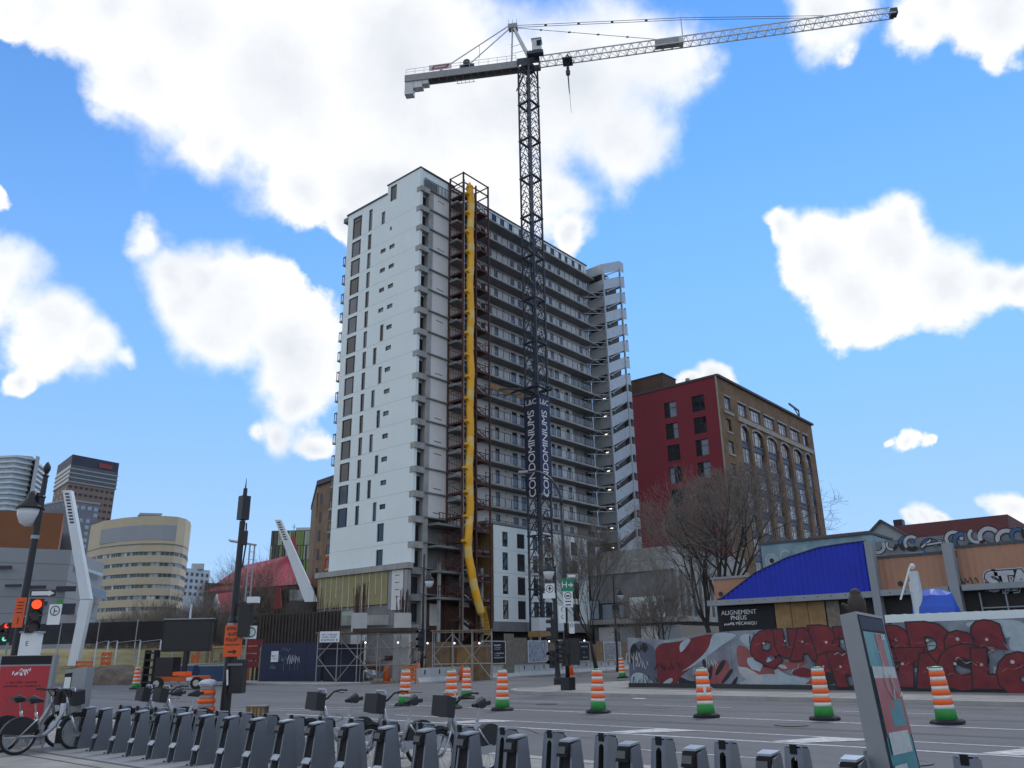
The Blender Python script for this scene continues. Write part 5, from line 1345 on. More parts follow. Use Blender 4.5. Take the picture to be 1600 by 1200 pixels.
# white tower with curved balconies
GPY = 740
T1 = thing('balcony_tower', 'white apartment tower with wrapping balconies at the far left edge', 'building', gp(20, 470))
zt = hz(45, 727, 470); P0 = plan_box([(-60,452),(20,448),(46,456),(74,490),(40,520),(-60,500)])
ext(P0, 0, zt).build('body', 'far_glass_pale', T1)
nfl = 26
for i in range(nfl):
    z = zt-0.4-i*3.05
    ext(grow(P0, 1.1), z, z+1.15).build('balcony_band', 'far_white', T1)
ext(plan_box([(52,452),(58,456),(58,470),(50,470)]), 0, zt+1.5).build('stair_fin', 'far_grey', T1)
ext(plan_box([(20,462),(46,466),(56,480),(20,490)]), zt, zt+4.5).build('roof_house', 'far_grey', T1)
# dark capped brown tower
GPY = 722
T2 = thing('capped_tower', 'brown gridded tower with a black top behind the leaning white pylon', 'building', gp(140, 550))
A0, A1, A2 = gp(112,528), gp(186,556), gp(92,560); A3 = A1+(A2-A0)
zt = hz(112,710,528)
ext([A0,A1,A3,A2], 0, zt-7).build('body', 'far_brown', T2)
ext(grow([A0,A1,A3,A2],0.3), zt-7, zt).build('cap', 'far_dark', T2)
rb_ = (A1-A0).normalized()
MB().poly(orient(rect(A0.lerp(A1,0.72)+V(0,0,zt-4.2)+(CAM-A0).normalized()*0.9, rb_, Z1, 10, 3.2), CAM-A0)).build('red_sign', 'crane_red', T2)
for i in range(4):
    z = zt-7-3.0*(i+1)
    ext(grow([A0,A1,A3,A2],1.0), z, z+0.8).build('balcony_band', 'far_grey', T2)
    ext(grow([A0,A1,A3,A2],0.5), z+0.8, z+3.0).build('glass_storey', 'far_glass', T2)
face_windows(A0, A1, 10, zt-19.5, 9, 23, 2.4, 1.7, 'far_dark', T2, 0.12, sep=False)
face_windows(A0, A2, 10, zt-7, 4, 26, 1.6, 1.8, 'far_glass', T2, 0.12, sep=False)
ext(plan_box([(80,565),(92,560),(92,580),(80,585)]), 0, zt-40).build('side_wing', 'far_dark', T2)
# grey glass mid-rise
GPY = 790
T3 = thing('glass_midrise', 'dull grey glazed mid-rise below the brown capped tower', 'building', gp(110, 420))
B0, B1, B2 = gp(104,410), gp(156,424), gp(68,424); zt = hz(104,782,410)
ext([B0,B1,B1+(B2-B0),B2], 0, zt).build('body', 'far_grey_dark', T3)
ext(grow([B0,B1,B1+(B2-B0),B2],0.4), zt, zt+0.9).build('coping', 'far_grey', T3)
face_windows(B0, B1, zt-34, zt-1, 5, 10, 2.0, 1.9, 'far_glass_pale', T3, 0.1, skip=0.35, sep=False)
face_windows(B0, B2, zt-34, zt-1, 5, 10, 1.6, 1.9, 'far_glass', T3, 0.1, skip=0.2, sep=False)
# curved cream office block
GPY = 830
T4 = thing('curved_office', 'cream office block with a rounded end and ribbon windows', 'building', gp(230, 290))
def curve_plan(d=0.0):
    pts = []
    pl = [(141,300),(160,290),(190,284),(222,281),(255,281.5),(276,284),(289,289),(296,296),(298,304)]
    for px, D in pl: pts.append(gp(px, D-d))
    pts += [gp(297,330), gp(150,340)]
    return pts
zt = hz(240,806,281)
zrow = []
ext(curve_plan(-0.9), 0, zt-0.5).build('body', 'far_glass', T4)
fl = 3.72
ext(curve_plan(), zt-9.6, zt).build('parapet_band', 'cream', T4)
ext([gp(158,289.9),gp(190,283.9),gp(222,280.9),gp(255,281.4),gp(276,283.9),gp(276,284.4),gp(255,281.9),gp(222,281.4),gp(190,284.4),gp(158,290.4)], zt-8.4, zt-3.2).build('grey_screen', 'far_grey', T4)
ext(curve_plan(0.25), zt-9.9, zt-9.6).build('string_course', 'far_grey_dark', T4)
z = zt-12.2; k = 0
while z > 3:
    ext(curve_plan(), z-0.2, z+2.25-0.0 if k else z+2.3).build('wall_band', 'cream', T4)
    z -= fl; k += 1
pl = curve_plan(-0.55)
for j in range(7):
    zc = zt-12.2-0.2-fl*j-0.72
    mu = MB(); pn = {}
    for a, b_ in zip(pl[:8], pl[1:9]):
        L_ = (b_-a).length; n = max(1, int(L_/1.25)); U = (b_-a).normalized(); nn = U.cross(Z1); nn = nn if nn.dot(CAM-a) > 0 else -nn
        for i in range(n):
            c = a+U*(i+0.5)*L_/n+V(0,0,zc)
            mu.beam(a+U*i*L_/n+V(0,0,zc-0.72)+nn*0.05, a+U*i*L_/n+V(0,0,zc+0.72)+nn*0.05, 0.2)
            r_ = random.Random(j*100+i+int(a.x)).random()
            pn.setdefault('far_glass_pale' if r_ < 0.28 else ('far_white' if r_ < 0.36 else 'far_glass'), MB()).poly(orient(rect(c+nn*0.03, U, Z1, L_/n-0.18, 1.4), nn))
    mu.build('mullion_row', 'far_grey', T4, stuff=True)
    for mm, b in pn.items(): b.build('pane_row', mm, T4, stuff=True)
ext(plan_box([(212,300),(248,302),(248,312),(212,312)]), zt, zt+3.8).build('roof_house', 'far_grey_dark', T4)
ext(plan_box([(214,300.5),(250,302.5),(250,303),(214,301)]), zt+3.8, zt+4.6).build('roof_rail', 'far_grey', T4)
# white block far beyond
GPY = 895
T5 = thing('white_midrise', 'small white balconied building right of the curved cream office', 'building', gp(308, 360))
C0, C1 = gp(288,350), gp(328,362); back = (gp(308,380)-gp(308,350)); zt = hz(300,888,352)
ext([C0,C1,C1+back,C0+back], 0, zt).build('body', 'far_white', T5)
face_windows(C0, C1, zt-12, zt-1, 5, 4, 1.4, 1.4, 'far_glass', T5, 0.1)
ext(plan_box([(298,355),(318,356),(318,366),(298,366)]), zt, zt+2.4).build('roof_house', 'far_white', T5)
# grey low block with brown clad top
GPY = 862
T6 = thing('grey_hall', 'long grey panelled hall with a brown clad upper box at left', 'building', gp(60, 150))
D0, D1, D2 = gp(-60,142), gp(112,150), gp(166,172); bk = gp(60,200)-gp(60,150)
z1_ = hz(60,857,147); 
ext([D0,D1,D2,D2+bk,D0+bk], 0, z1_).build('wall', 'far_grey', T6)
ext([gp(-60,146),gp(90,152),gp(93,175),gp(-60,175)], z1_, hz(60,800,150)).build('upper_box', 'cladding_brown', T6)
ext([gp(70,176),gp(112,176),gp(112,190),gp(70,190)], z1_, hz(90,797,176)).build('roof_house', 'far_grey_dark', T6)
for i in range(5): 
    z = hz(60, 880+26*i, 147); ext(grow([D0,D1,D2,D2+bk,D0+bk],0.03), z-0.04, z+0.04).build('panel_joint', 'far_grey_dark', T6)
for (x0, x1, y0, y1) in ((-5,17,884,889),(8,32,913,917),(40,70,915,920),(46,72,940,946),(88,117,916,924),(95,115,943,960)):
    Dm = 142+(x0+60)*8/172; a, c = at(x0,y0,Dm-0.25), at(x1,y1,Dm-0.1)
    w_ = MB().extr([(a.x,a.y,c.z),(c.x,c.y,c.z),(c.x,c.y,a.z),(a.x,a.y,a.z)], _f0*0.3).build('slot_window', 'far_dark', T6)
for (x0, x1, y0, y1, m_) in ((118,160,887,896,'far_glass_pale'),(140,164,918,936,'far_glass'),(120,136,950,965,'far_glass_pale')):
    Dm = 151+(x0-112)*22/54; Dn = 151+(x1-112)*22/54; a, c = at(x0,y0,Dm-0.8), at(x1,y1,Dn-0.8)
    MB().extr([(a.x,a.y,c.z),(c.x,c.y,c.z),(c.x,c.y,a.z),(a.x,a.y,a.z)], _f0*0.3).build('window', m_, T6)
# leaning white pylons
GPY = 1015
def pylon(pts, D, w, label, letters):
    t = thing('light_pylon', label, 'pylon', gp(pts[-1][0], D), 'leaning white pylons')
    P_ = [at(px, py, D) for px, py in pts]
    L_ = [P_[i]-CU*w[i]/2 for i in range(len(P_))]; R_ = [P_[i]+CU*w[i]/2 for i in range(len(P_))]
    for i in range(len(P_)-1):
        MB().extr([L_[i],L_[i+1],R_[i+1],R_[i]], _f0*0.55).build('mast_leg', 'pylon_white', t)
    d = (P_[1]-P_[0]); up = -d.normalized()
    nrm = CN
    for k in range(letters):
        c = P_[0]+d*(0.035+0.026*k*1.15)+nrm*0.02
        o = MB()
        for s in ((-0.22,0.12),(0.0,0.3),(0.2,0.16)) if k % 2 else ((-0.15,0.3),(0.18,0.2)):
            o.poly(orient(rect(c+CU*s[0]*w[0]*0.8, CU, up, s[1]*w[0], 0.16), nrm))
        o.build('perforation', 'far_dark', t, stuff=True)
    return t
pylon([(104,766),(133,936)], 70, [0.72,0.86], 'leaning white pylon with perforated top beside the ornate street lamp', 10)
PYL = pylon([(133,937),(124,985),(112,1040)], 70.02, [0.86,0.8,0.75], 'lower foot of the white pylon beside the ornate street lamp', 0)
for ch in list(PYL.children):
    first = [o for o in bpy.data.objects if o.name == 'light_pylon'][0]
    ch.parent = first; ch.matrix_parent_inverse = Matrix.Translation(-Vector(first.location))
bpy.data.objects.remove(PYL)
pylon([(434,812),(486,940)], 96, [0.75,1.55], 'leaning white pylon in front of the red roof and green building', 8)
# red roofed hall
GPY = 915
T7 = thing('red_roof_hall', 'dark hall under a steep bright red hipped roof', 'building', gp(410, 130))
E0, E1, E2 = gp(320,122), gp(447,128), gp(492,140); zb_ = hz(447,914,128)
bk = gp(400,160)-gp(400,130)
ext([E0,E1,E2,E2+bk,E0+bk], 0, zb_).build('wall', 'formwork', T7)
ra, rb2 = at(378,884,136), at(452,868,134)
b = MB()
e = lambda p, d=0: V(p.x, p.y, zb_)
r0 = at(318,925,121); r1 = at(447,914,127); r2 = at(490,912,139)
b.poly([r0, r1, rb2, ra]).poly([r1, r2, rb2]).poly([r0, ra, V(r0.x,r0.y,zb_)+bk]).poly([ra, rb2, r2, r2+bk, V(r0.x,r0.y,zb_)+bk])
b.build('roof', 'red_roof', T7)
MB().extr([r0+V(0,0,-0.6), r1+V(0,0,-0.6), r1, r0], _f0*0.3).build('eave', 'roof_red_dark', T7)
MB().path([at(458,868,134), at(459,832,134)], [0.9,0.06], 6).build('spire', 'red_roof', T7)
sp = at(459,832,134); MB().beam(sp, sp+V(0,0,1.4), 0.08).beam(sp+V(0,0,0.9)-CU*0.35, sp+V(0,0,0.9)+CU*0.35, 0.07).build('finial', 'far_grey', T7)
gA, gB, gC = at(327,958,110), at(345,958,110), at(338,928,110)
MB().extr([gA,gB,gC], _f0*0.4).build('gable', 'far_white', T7)
MB().poly([gC, gB, at(372,954,118), at(366,924,118)]).build('porch_roof', 'red_roof', T7)
for px in (454,462,470):
    a = at(px, 926, 129.5); MB().box(a.x-0.3,a.y-0.3,a.z-1.2,a.x+0.3,a.y+0.3,a.z+0.4).build('window', 'far_white', T7)
a = at(425,945,125.5); MB().extr([at(418,918,125),at(438,918,126),at(440,950,126),at(428,952,125.5)], _f0*0.3).build('red_screen', 'red_roof', T7)
# green glazed block
GPY = 835
T8 = thing('green_block', 'boxy building clad in mixed green glass strips', 'building', gp(460, 195))
F0, F1 = gp(424,195), gp(500,195); bk = gp(460,225)-gp(460,195); zt = hz(440,829,195)
zt2 = hz(490,819,195)
ext([F0,F1,F1+bk,F0+bk], 0, zt).build('body', 'glaze_dark', T8)
U = (F1-F0).normalized(); W_ = (F1-F0).length; rr = random.Random(5); n = 16
for j in range(7):
    for i in range(n):
        c = F0+U*((i+0.5)*W_/n+rr.uniform(-0.15,0.15))+V(0,0,zt-1.9-j*3.5)+CN*0.12
        mm = rr.choice(('glaze_green','glaze_pale','glaze_dark','glaze_green','glaze_dark'))
        MB().extr(orient(rect(c, U, Z1, W_/n*rr.choice((0.95,0.7,0.5)), 3.3), -CN), CN*0.15).build('glass_strip', mm, T8)
ext([gp(462,205),gp(500,205),gp(500,220),gp(462,220)], zt, zt+2.2).build('roof_house', 'far_white', T8)
# old corniced building behind the block
GPY = 775
T9 = thing('corniced_building', 'old brown building with overhanging cornice squeezed behind the white block', 'building', gp(503, 150))
G0, G1, G2 = gp(493,150), gp(525,142), gp(488,172); zt = hz(500,760,148)
G0 = gp(495,148)
ext([G0,G1,G1+(gp(500,180)-gp(500,148)),G2], 0, zt).build('wall', 'brick_ochre', T9)
ext(grow([G0,G1,G1+(gp(500,180)-gp(500,148)),G2],1.0), zt, zt+0.9).build('cornice', 'far_dark', T9)
face_windows(G0, G1, 4, zt-1.0, 2, 8, 0.9, 2.0, 'far_dark', T9, 0.05)
MB().extr([at(495,770,147.6),at(499,770,147.4),at(497,985,147.4),at(492,985,147.6)], _f0*0.1).build('corner_pilaster', 'brick_red', T9)
a = at(509,875,140); MB().extr([at(507,866,140),at(513,866,140),at(511,892,140),at(506,892,140)], _f0*0.2).build('orange_panel', 'orange_dull', T9)

GPY = 1015
# ================================================================== bare trees
def tree(name, label, base, h, seed, spread=0.75, lean=(0,0), forks=4, depth=5, twig=1.0, trunk_r=0.22, first=0.22, group='bare street trees', kids=4, droop=0.0, crown=None):
    rr = random.Random(seed); base = Vector(base)
    t = thing(name, label, 'tree', base, group)
    wood, tw = MB(), MB()
    def branch(p, d, L_, r, lev):
        n = 5 if lev < 3 else 3
        pts = [p.copy()]; rad = [r]; q = p.copy(); dd = d.copy()
        for i in range(n):
            dd = (dd+Vector((rr.uniform(-1,1), rr.uniform(-1,1), rr.uniform(-0.6,0.9)))*(0.13 if lev < 2 else 0.20)+V(0,0,(0.05-droop*lev*0.03))).normalized()
            if crown and lev >= 1:          # keep the crown rounded
                v_ = q+dd*(L_/n)-crown[0]; e_ = math.sqrt((v_.x/crown[1])**2+(v_.y/crown[1])**2+(v_.z/crown[2])**2)
                if e_ > 1.0:
                    if lev >= 3: break
                    dd = (dd-v_.normalized()*0.7+V(0,0,0.15)).normalized()
            q = q+dd*(L_/n); pts.append(q.copy()); rad.append(r*(1-0.6*(i+1)/n))
        if len(pts) < 2: return
        n = len(pts)-1
        if lev <= 2: wood.path(pts, rad, 7 if lev < 2 else 5, cap=False)
        else: tw.path(pts, [max(x, 0.007) for x in rad], 3, cap=False)
        if lev >= depth: return
        nk = kids if lev > 0 else forks
        for k in range(nk):
            f = rr.uniform(0.35, 1.0) if lev > 0 else rr.uniform(0.75, 1.0)
            i = min(int(f*n), n-1); fr = f*n-i; pp = pts[i].lerp(pts[i+1], fr)
            base_d = (pts[i+1]-pts[i]).normalized()
            a = base_d.orthogonal().normalized(); ang = rr.uniform(0, 2*math.pi) if lev > 0 else (2*math.pi*k/nk+rr.uniform(-0.3,0.3))
            side = (Matrix.Rotation(ang, 3, base_d) @ a)
            opn = rr.uniform(0.45, 1.0)*spread if lev > 0 else rr.uniform(0.5, 0.95)*spread
            nd_ = (base_d*math.cos(opn)+side*math.sin(opn)).normalized()
            branch(pp, nd_, L_*rr.uniform(0.55, 0.8) if lev > 0 else h*rr.uniform(0.33,0.42), max(rad[i]*rr.uniform(0.5,0.68), 0.009), lev+1)
        if lev > 0:
            branch(pts[-1], dd, L_*0.62, max(rad[-1], 0.009), lev+1)
    branch(base, Vector((lean[0], lean[1], 1)).normalized(), h*first, trunk_r, 0)
    wood.build('trunk', 'bark', t, smooth=True)
    tw.build('crown', 'twig', t)
    return t
p = aty(1126, 985, -8); cc_ = aty(1180, 822, -8)
tree('bare_tree', 'largest bare tree rising behind the peach workshop', (p.x, -8, 0), 14.0, 11, spread=1.15, forks=7, depth=5, trunk_r=0.40, first=0.34, kids=4, lean=(0.12,0), crown=(V(cc_.x,-8,cc_.z), 6.3, 4.3))
p = aty(1116, 985, -4); cc_ = aty(1075, 815, -4)
tree('bare_tree', 'bare tree leaning left beside the peach workshop wall', (p.x, -4, 0), 13.0, 23, spread=1.15, lean=(-0.3,0.1), forks=6, depth=5, trunk_r=0.34, first=0.31, kids=4, crown=(V(cc_.x,-4,cc_.z), 5.2, 4.6))
p = gp(931, 70)
tree('bare_tree', 'slim bare tree in front of the grey concrete building', p, 10.2, 31, spread=0.6, forks=6, depth=5, trunk_r=0.2, first=0.30, kids=4)
p = gp(1040, 52); 
tree('bare_tree', 'small bushy bare tree just behind the left end of the mural fence', p, 5.6, 42, spread=0.8, forks=5, depth=5, trunk_r=0.11, first=0.3, kids=4)
p = gp(398, 108)
tree('bare_tree', 'bare tree standing before the bright red roof', p, 13.5, 51, spread=0.8, forks=5, depth=5, trunk_r=0.2, first=0.3, kids=4)
p = gp(345, 118)
tree('bare_tree', 'bare tree at the left end of the bright red roof', p, 12.5, 57, spread=0.85, forks=5, depth=5, trunk_r=0.2, first=0.3, kids=4)
SHR = [(262,86,8.2,'dark leafless shrub left of the message board'),(292,82,8.6,'dark leafless shrub above the message board'),(322,80,8.0,'dark leafless shrub right of the message board'),(232,88,7.4,'leafless shrub before the cream office, left of the message board'),(200,90,6.6,'leafless shrub before the middle of the cream office'),(170,92,6.2,'leafless shrub right of the leaning white pylon foot')]
for i, (px, D, hh, lab) in enumerate(SHR):
    tree('bare_shrub', lab, gp(px, D), hh, 70+i, spread=0.9, forks=7, depth=5, trunk_r=0.1, first=0.12, group='leafless shrubs by the site', kids=4)
# ================================================================== bank, fences and clutter left of the site
GPY = 1015
bank = MB()
cols = [at(px, 1000, 78) for px in (-120, 40, 160, 300, 420)]
row = lambda D, z: [V(*(K((px-800)/1313*D, D, z))) for px in (-150, 40, 180, 300, 400)]
r0_, r1_, r2_ = row(66, 0.0), row(76, 2.3), row(92, 2.9)
for A, B in ((r0_, r1_), (r1_, r2_)):
    for i in range(4): bank.poly([A[i], A[i+1], B[i+1], B[i]])
struct(bank.build('grass_bank', 'dry_grass'))
MATS['mesh_fabric'].node_tree.nodes['Principled BSDF'].inputs['Alpha'].default_value = 0.72
SF = thing('scrim_fence', 'long fence of black scrim above the dry grass bank', 'fence', gp(200, 72))
pts = [gp(px, D) for px, D in ((-60,75),(30,74),(90,73),(150,72.5),(210,72),(270,71.5),(335,71))]
for a, b_ in zip(pts, pts[1:]):
    MB().extr([a+V(0,0,3.0), b_+V(0,0,3.0), b_+V(0,0,4.75), a+V(0,0,4.75)], _f0*0.04).build('scrim_panel', 'mesh_fabric', SF)
    MB().tube(a, a+V(0,0,4.9), 0.06, 6).build('post', 'steel_grey', SF)
WF = thing('wire_fence', 'thin white wire fence with leaning posts on the grass bank', 'fence', gp(190, 66))
pp = [(150,66),(168,65.5),(182,65.3),(218,64.8),(250,64.3)]
for px, D in pp:
    MB().tube(gp(px, D), gp(px, D)+V(0,0,3.0), 0.055, 6).build('post', 'far_white', WF)
for zz in (0.9, 1.7, 2.9):
    for (a, b_) in zip(pp, pp[1:]): MB().tube(gp(*a)+V(0,0,zz), gp(*b_)+V(0,0,zz+0.15), 0.025, 4).build('rail', 'far_grey', WF)
EM = tag(MB().ball(gp(186, 60)+V(0,0,-0.1), 4.2, 1.6, 1.35, 24, 10).build('earth_mound', 'dirt'), 'mound of brown earth behind the left kerb', 'mound')
me = EM.data
for v in me.vertices: v.co += Vector((mnoise.noise(v.co*0.9), mnoise.noise(v.co*0.9+V(7,3,1)), mnoise.noise(v.co*0.8+V(1,9,4))*0.8))*0.35
RBR = tag(MB().ball(gp(136, 61)+V(0,0,0.1), 1.6, 0.9, 0.7, 14, 8).build('rubble_heap', 'concrete'), 'small heap of pale rubble left of the earth mound', 'rubble')
for v in RBR.data.vertices: v.co += Vector((mnoise.noise(v.co*3), mnoise.noise(v.co*3+V(7,3,1)), mnoise.noise(v.co*3+V(1,9,4))))*0.3
def orange_panel(px, D, w, h, z, label, mt='orange_dull'):
    t = thing('safety_barrier', label, 'barrier', gp(px, D), 'orange plastic barriers')
    c = gp(px, D)
    for i in range(4): MB().extr(orient(rect(c+V(0,0,z+h*(i+0.5)/4), CU, Z1, w, h/4-0.07), CN), -CN*0.05).build('slat', mt, t)
    for s in (-1, 1): MB().tube(c+CU*s*w/2, c+CU*s*w/2+V(0,0,z+h), 0.04, 6).build('post', mt, t)
orange_panel(135, 62, 1.2, 1.0, 0.6, 'dull orange plastic barrier beside the rubble heap')
orange_panel(168, 63, 0.7, 1.3, 0.9, 'narrow orange barrier on top of the earth mound')
orange_panel(398, 60.5, 1.1, 2.0, 0.9, 'tall red orange barrier left of the navy hoarding', 'mural_red')
# message board trailer
g = gz(268, 1077)
MT = thing('message_trailer', 'black roadside message board on an orange wheeled trailer', 'trailer', g)
def mb_box(p, w, d, h): 
    p = Vector(p); return MB().extr([p-CU*w/2-_f0*d/2, p+CU*w/2-_f0*d/2, p+CU*w/2+_f0*d/2, p-CU*w/2+_f0*d/2], (0,0,h))
c = g+CU*0.6
bd = mb_box(c+V(0,0,2.0), 2.75, 0.3, 1.75).build('display_board', 'soffit_dark', MT)
mb_box(c+V(0,0,3.75), 2.85, 0.36, 0.06).build('board_cap', 'steel_grey', bd)
MB().poly(orient(rect(c+V(0,0,2.88)+CN*0.155, CU, Z1, 2.55, 1.5), CN)).build('screen', 'black_paint', bd)
MB().tube(c+V(0,0,3.8), c+V(0,0,4.6), 0.06, 8).build('mast_top', 'far_white', MT)
mb_box(c+V(0,0,0.9), 0.22, 0.22, 1.2).build('mast', 'black_paint', MT)
mb_box(g+V(0,0,0.55)-CU*0.35, 1.0, 1.1, 1.15).build('battery_box', 'black_paint', MT)
mb_box(c+V(0,0,0.42), 2.6, 1.3, 0.26).build('chassis', 'trailer_orange', MT)
mb_box(c+V(0,0,0.72)-CU*0.1, 0.7, 1.0, 0.2).build('hatch', 'orange', MT)
for s in (-1.15, 1.05):
    w = c+CU*s-_f0*0.72+V(0,0,0.33)
    tyre = MB().tube(w-_f0*0.1, w+_f0*0.12, 0.33, 18).build('wheel', 'tyre', MT)
    MB().tube(w-_f0*0.13, w-_f0*0.1, 0.17, 14).build('rim', 'rim', tyre)
for s in (-0.55, 0.5): MB().tube(c+CU*s-_f0*0.6, c+CU*s-_f0*0.6+V(0,0,0.45), 0.04, 6).build('jack', 'steel_grey', MT)
MB().poly(orient(rect(c+V(0.0,0,0.54)+CU*0.6+CN*0.66, CU, Z1, 0.35, 0.17), CN)).build('plate', 'white_sign', MT)
g2 = gz(232, 1074)
RK = thing('black_rack', 'dark metal rack standing left of the message board trailer', 'rack', g2)
for i in range(5): mb_box(g2+V(0,0,0.25+0.42*i), 0.6, 0.8, 0.1).build('shelf', 'black_paint', RK)
for s in (-0.28, 0.28): mb_box(g2+CU*s, 0.06, 0.8, 2.15).build('upright', 'black_paint', RK)
for i, (px, py, w, lab) in enumerate(((287,1068,1.15,'small blue skip behind the orange trailer'),(336,1072,2.2,'longer dark blue skip behind the black signal pole'))):
    p = gz(px, py); t = thing('waste_skip', lab, 'skip', p, 'blue skips on the kerb')
    b = MB(); b.extr([p-CU*w/2*0.8+V(0,0,0.25), p+CU*w/2*0.8+V(0,0,0.25), p+CU*w/2+V(0,0,1.15), p-CU*w/2+V(0,0,1.15)], _f0*1.4); b.build('body', 'container_blue', t)
    MB().extr([p-CU*(w/2+0.04)+V(0,0,1.15), p+CU*(w/2+0.04)+V(0,0,1.15), p+CU*(w/2+0.04)+V(0,0,1.23), p-CU*(w/2+0.04)+V(0,0,1.23)], _f0*1.4).build('rim', 'far_grey', t)
    for s in (-0.3, 0.3): MB().tube(p+CU*s*w+V(0,0,0.16)+_f0*0.2, p+CU*s*w+V(0,0,0.16)+_f0*0.3, 0.16, 12).build('caster', 'tyre', t)
# shoring timbers behind
SH2 = thing('shoring_timbers', 'row of upright planks and orange shores behind the kerb left of the navy hoarding', 'timber', gp(340, 63))
rr = random.Random(8)
for i in range(16):
    px = 288+i*7.3; p = gp(px, 63+rr.uniform(-0.4,0.4)); w = rr.uniform(0.12,0.3); h = rr.uniform(1.3,2.6)
    MB().extr(orient(rect(p+V(0,0,h/2), CU, Z1, w, h), CN), -CN*0.08).build('plank', rr.choice(('wood_old','wood_grey','wood_grey','orange_dull','formwork','wood_old')), SH2)
for z in (1.2, 2.3): MB().tube(gp(286,62.5)+V(0,0,z), gp(402,62.5)+V(0,0,z+0.1), 0.05, 6).build('waler', 'scaffold_pipe' if z < 2 else 'orange_dull', SH2)
# led street lamp in front of the red roof
p = gp(380, 62); LL = thing('arm_lamp', 'pale double post lamp with a long level arm in front of the red roof', 'street lamp', p)
zt = hz(388, 852, 62)
for s in (-0.18, 0.18): MB().tube(p+CU*(s), p+CU*s+V(0,0,zt), 0.06, 8).build('post', 'far_grey', LL)
MB().beam(p+CU*0.3+V(0,0,zt), p-CU*1.75+V(0,0,zt+0.35), 0.16, 0.14).build('arm', 'far_grey', LL)
MB().beam(p-CU*0.9+V(0,0,zt+0.26), p-CU*1.85+V(0,0,zt+0.42), 0.35, 0.1).build('lamp_head', 'far_white', LL)
for i in range(6): MB().beam(p-CU*0.18+V(0,0,zt-0.5-0.6*i), p+CU*0.18+V(0,0,zt-0.5-0.6*i), 0.04).build('rung', 'far_grey', LL)

# ================================================================== core wall, columns, scaffolds
CW = thing('core_wall', 'dark formwork wall topped with starter bars behind the navy hoarding', 'wall', gp(465, 62))
a, b_ = gp(402, 64), gp(529, 60); ztl, ztr = hz(408,960,64), hz(529,954,60)
MB().extr([a, b_, b_+V(0,0,ztr), a+V(0,0,ztl)], _f0*0.4).build('panel', 'formwork', CW)
U = (b_-a).normalized(); W_ = (b_-a).length
for i in range(24): 
    q = a+U*W_*(i+0.5)/24+CN*0.05; MB().extr([q-U*0.05, q+U*0.05, q+U*0.05+V(0,0,ztl-0.05), q-U*0.05+V(0,0,ztl-0.05)], CN*0.07).build('batten', 'formwork', CW)
b = MB()
for i in range(46):
    q = a+U*W_*(i+0.5)/46+_f0*0.2+V(0,0,ztl-0.1); h = rr.uniform(0.25,0.5) if i < 30 else rr.uniform(0.9,1.9) if i < 36 else rr.uniform(0.2,0.7)
    b.beam(q, q+V(rr.uniform(-0.04,0.04),rr.uniform(-0.04,0.04),h+(ztr-ztl)*i/46), 0.035)
b.build('starter_bars', 'rebar', CW, stuff=True)
def column(px0, px1, D, ytop, label, bars, hbar):
    p = gp((px0+px1)/2, D); w = (px1-px0)/1313*D; zt = hz((px0+px1)/2, ytop, D)
    t = thing('concrete_column', label, 'column', p, 'raw concrete columns')
    mb_box(p, w, w, zt).build('shaft', 'jersey', t)
    b = MB()
    for i in range(bars):
        q = p+CU*rr.uniform(-w*0.45,w*0.45)+_f0*rr.uniform(-w*0.4,w*0.4)+V(0,0,zt)
        b.beam(q, q+V(rr.uniform(-0.1,0.1),rr.uniform(-0.1,0.1),hbar*rr.uniform(0.5,1)), 0.035)
    b.build('starter_bars', 'rebar', t, stuff=True)
    mb_box(p+CN*0.0+V(0,0,zt-1.3), w+0.06, w+0.06, 0.05).build('pour_joint', 'concrete_dark', t)
column(549, 570, 58, 958, 'slimmer raw concrete column with tall rusty bars', 22, 2.2)
column(616, 640, 56, 958, 'stouter raw concrete column left of the scaffold stair', 26, 1.6)
# infill wall and rubble behind
IW = thing('site_wall', 'dim blockwork wall between the raw concrete columns', 'wall', gp(590, 66))
mb_box(gp(585, 66), 7.5, 0.3, 3.9).build('blocks', 'concrete_dark', IW)
mb_box(gp(560, 65.5)+V(0,0,3.9), 4.5, 0.2, 0.75).build('parapet', 'concrete', IW)
def scaffold(name, label, px0, px1, D, zt, bays, deep=1.2, braces=True, group='pipe scaffolds'):
    a = gp(px0, D); b_ = gp(px1, D); U = (b_-a).normalized(); W_ = (b_-a).length
    t = thing(name, label, 'scaffold', a.lerp(b_, 0.5), group)
    for i in range(bays+1):
        for d in (0, deep):
            q = a+U*W_*i/bays+_f0*d
            MB().tube(q, q+V(0,0,zt+0.15), 0.035, 6).build('standard', 'scaffold_pipe', t)
    for z in (0.35*zt, 0.7*zt, zt):
        for d in (0, deep): MB().tube(a+_f0*d+V(0,0,z), b_+_f0*d+V(0,0,z), 0.03, 6).build('ledger', 'scaffold_pipe', t)
    for i in range(bays):
        q, r = a+U*W_*i/bays, a+U*W_*(i+1)/bays
        if braces:
            lo, hi = (q, r) if i % 2 else (r, q)
            MB().tube(lo+V(0,0,0.1), hi+V(0,0,0.55*zt), 0.025, 6).build('brace', 'scaffold_pipe', t)
            MB().tube(hi+V(0,0,0.5*zt), lo+V(0,0,zt-0.1), 0.025, 6).build('brace', 'scaffold_pipe', t)
    c = a.lerp(b_, 0.5)+_f0*deep/2
    mb_box(c+V(0,0,zt+0.06), W_+0.3, deep+0.2, 0.07).build('deck', 'wood_old', t)
    return t, a, b_
scaffold('pipe_scaffold', 'pipe scaffold walkway in front of the raw concrete columns', 496, 652, 53.5, 2.95, 5)
scaffold('pipe_scaffold', 'pipe scaffold bay under the yellow chute', 676, 768, 53, 2.95, 3)
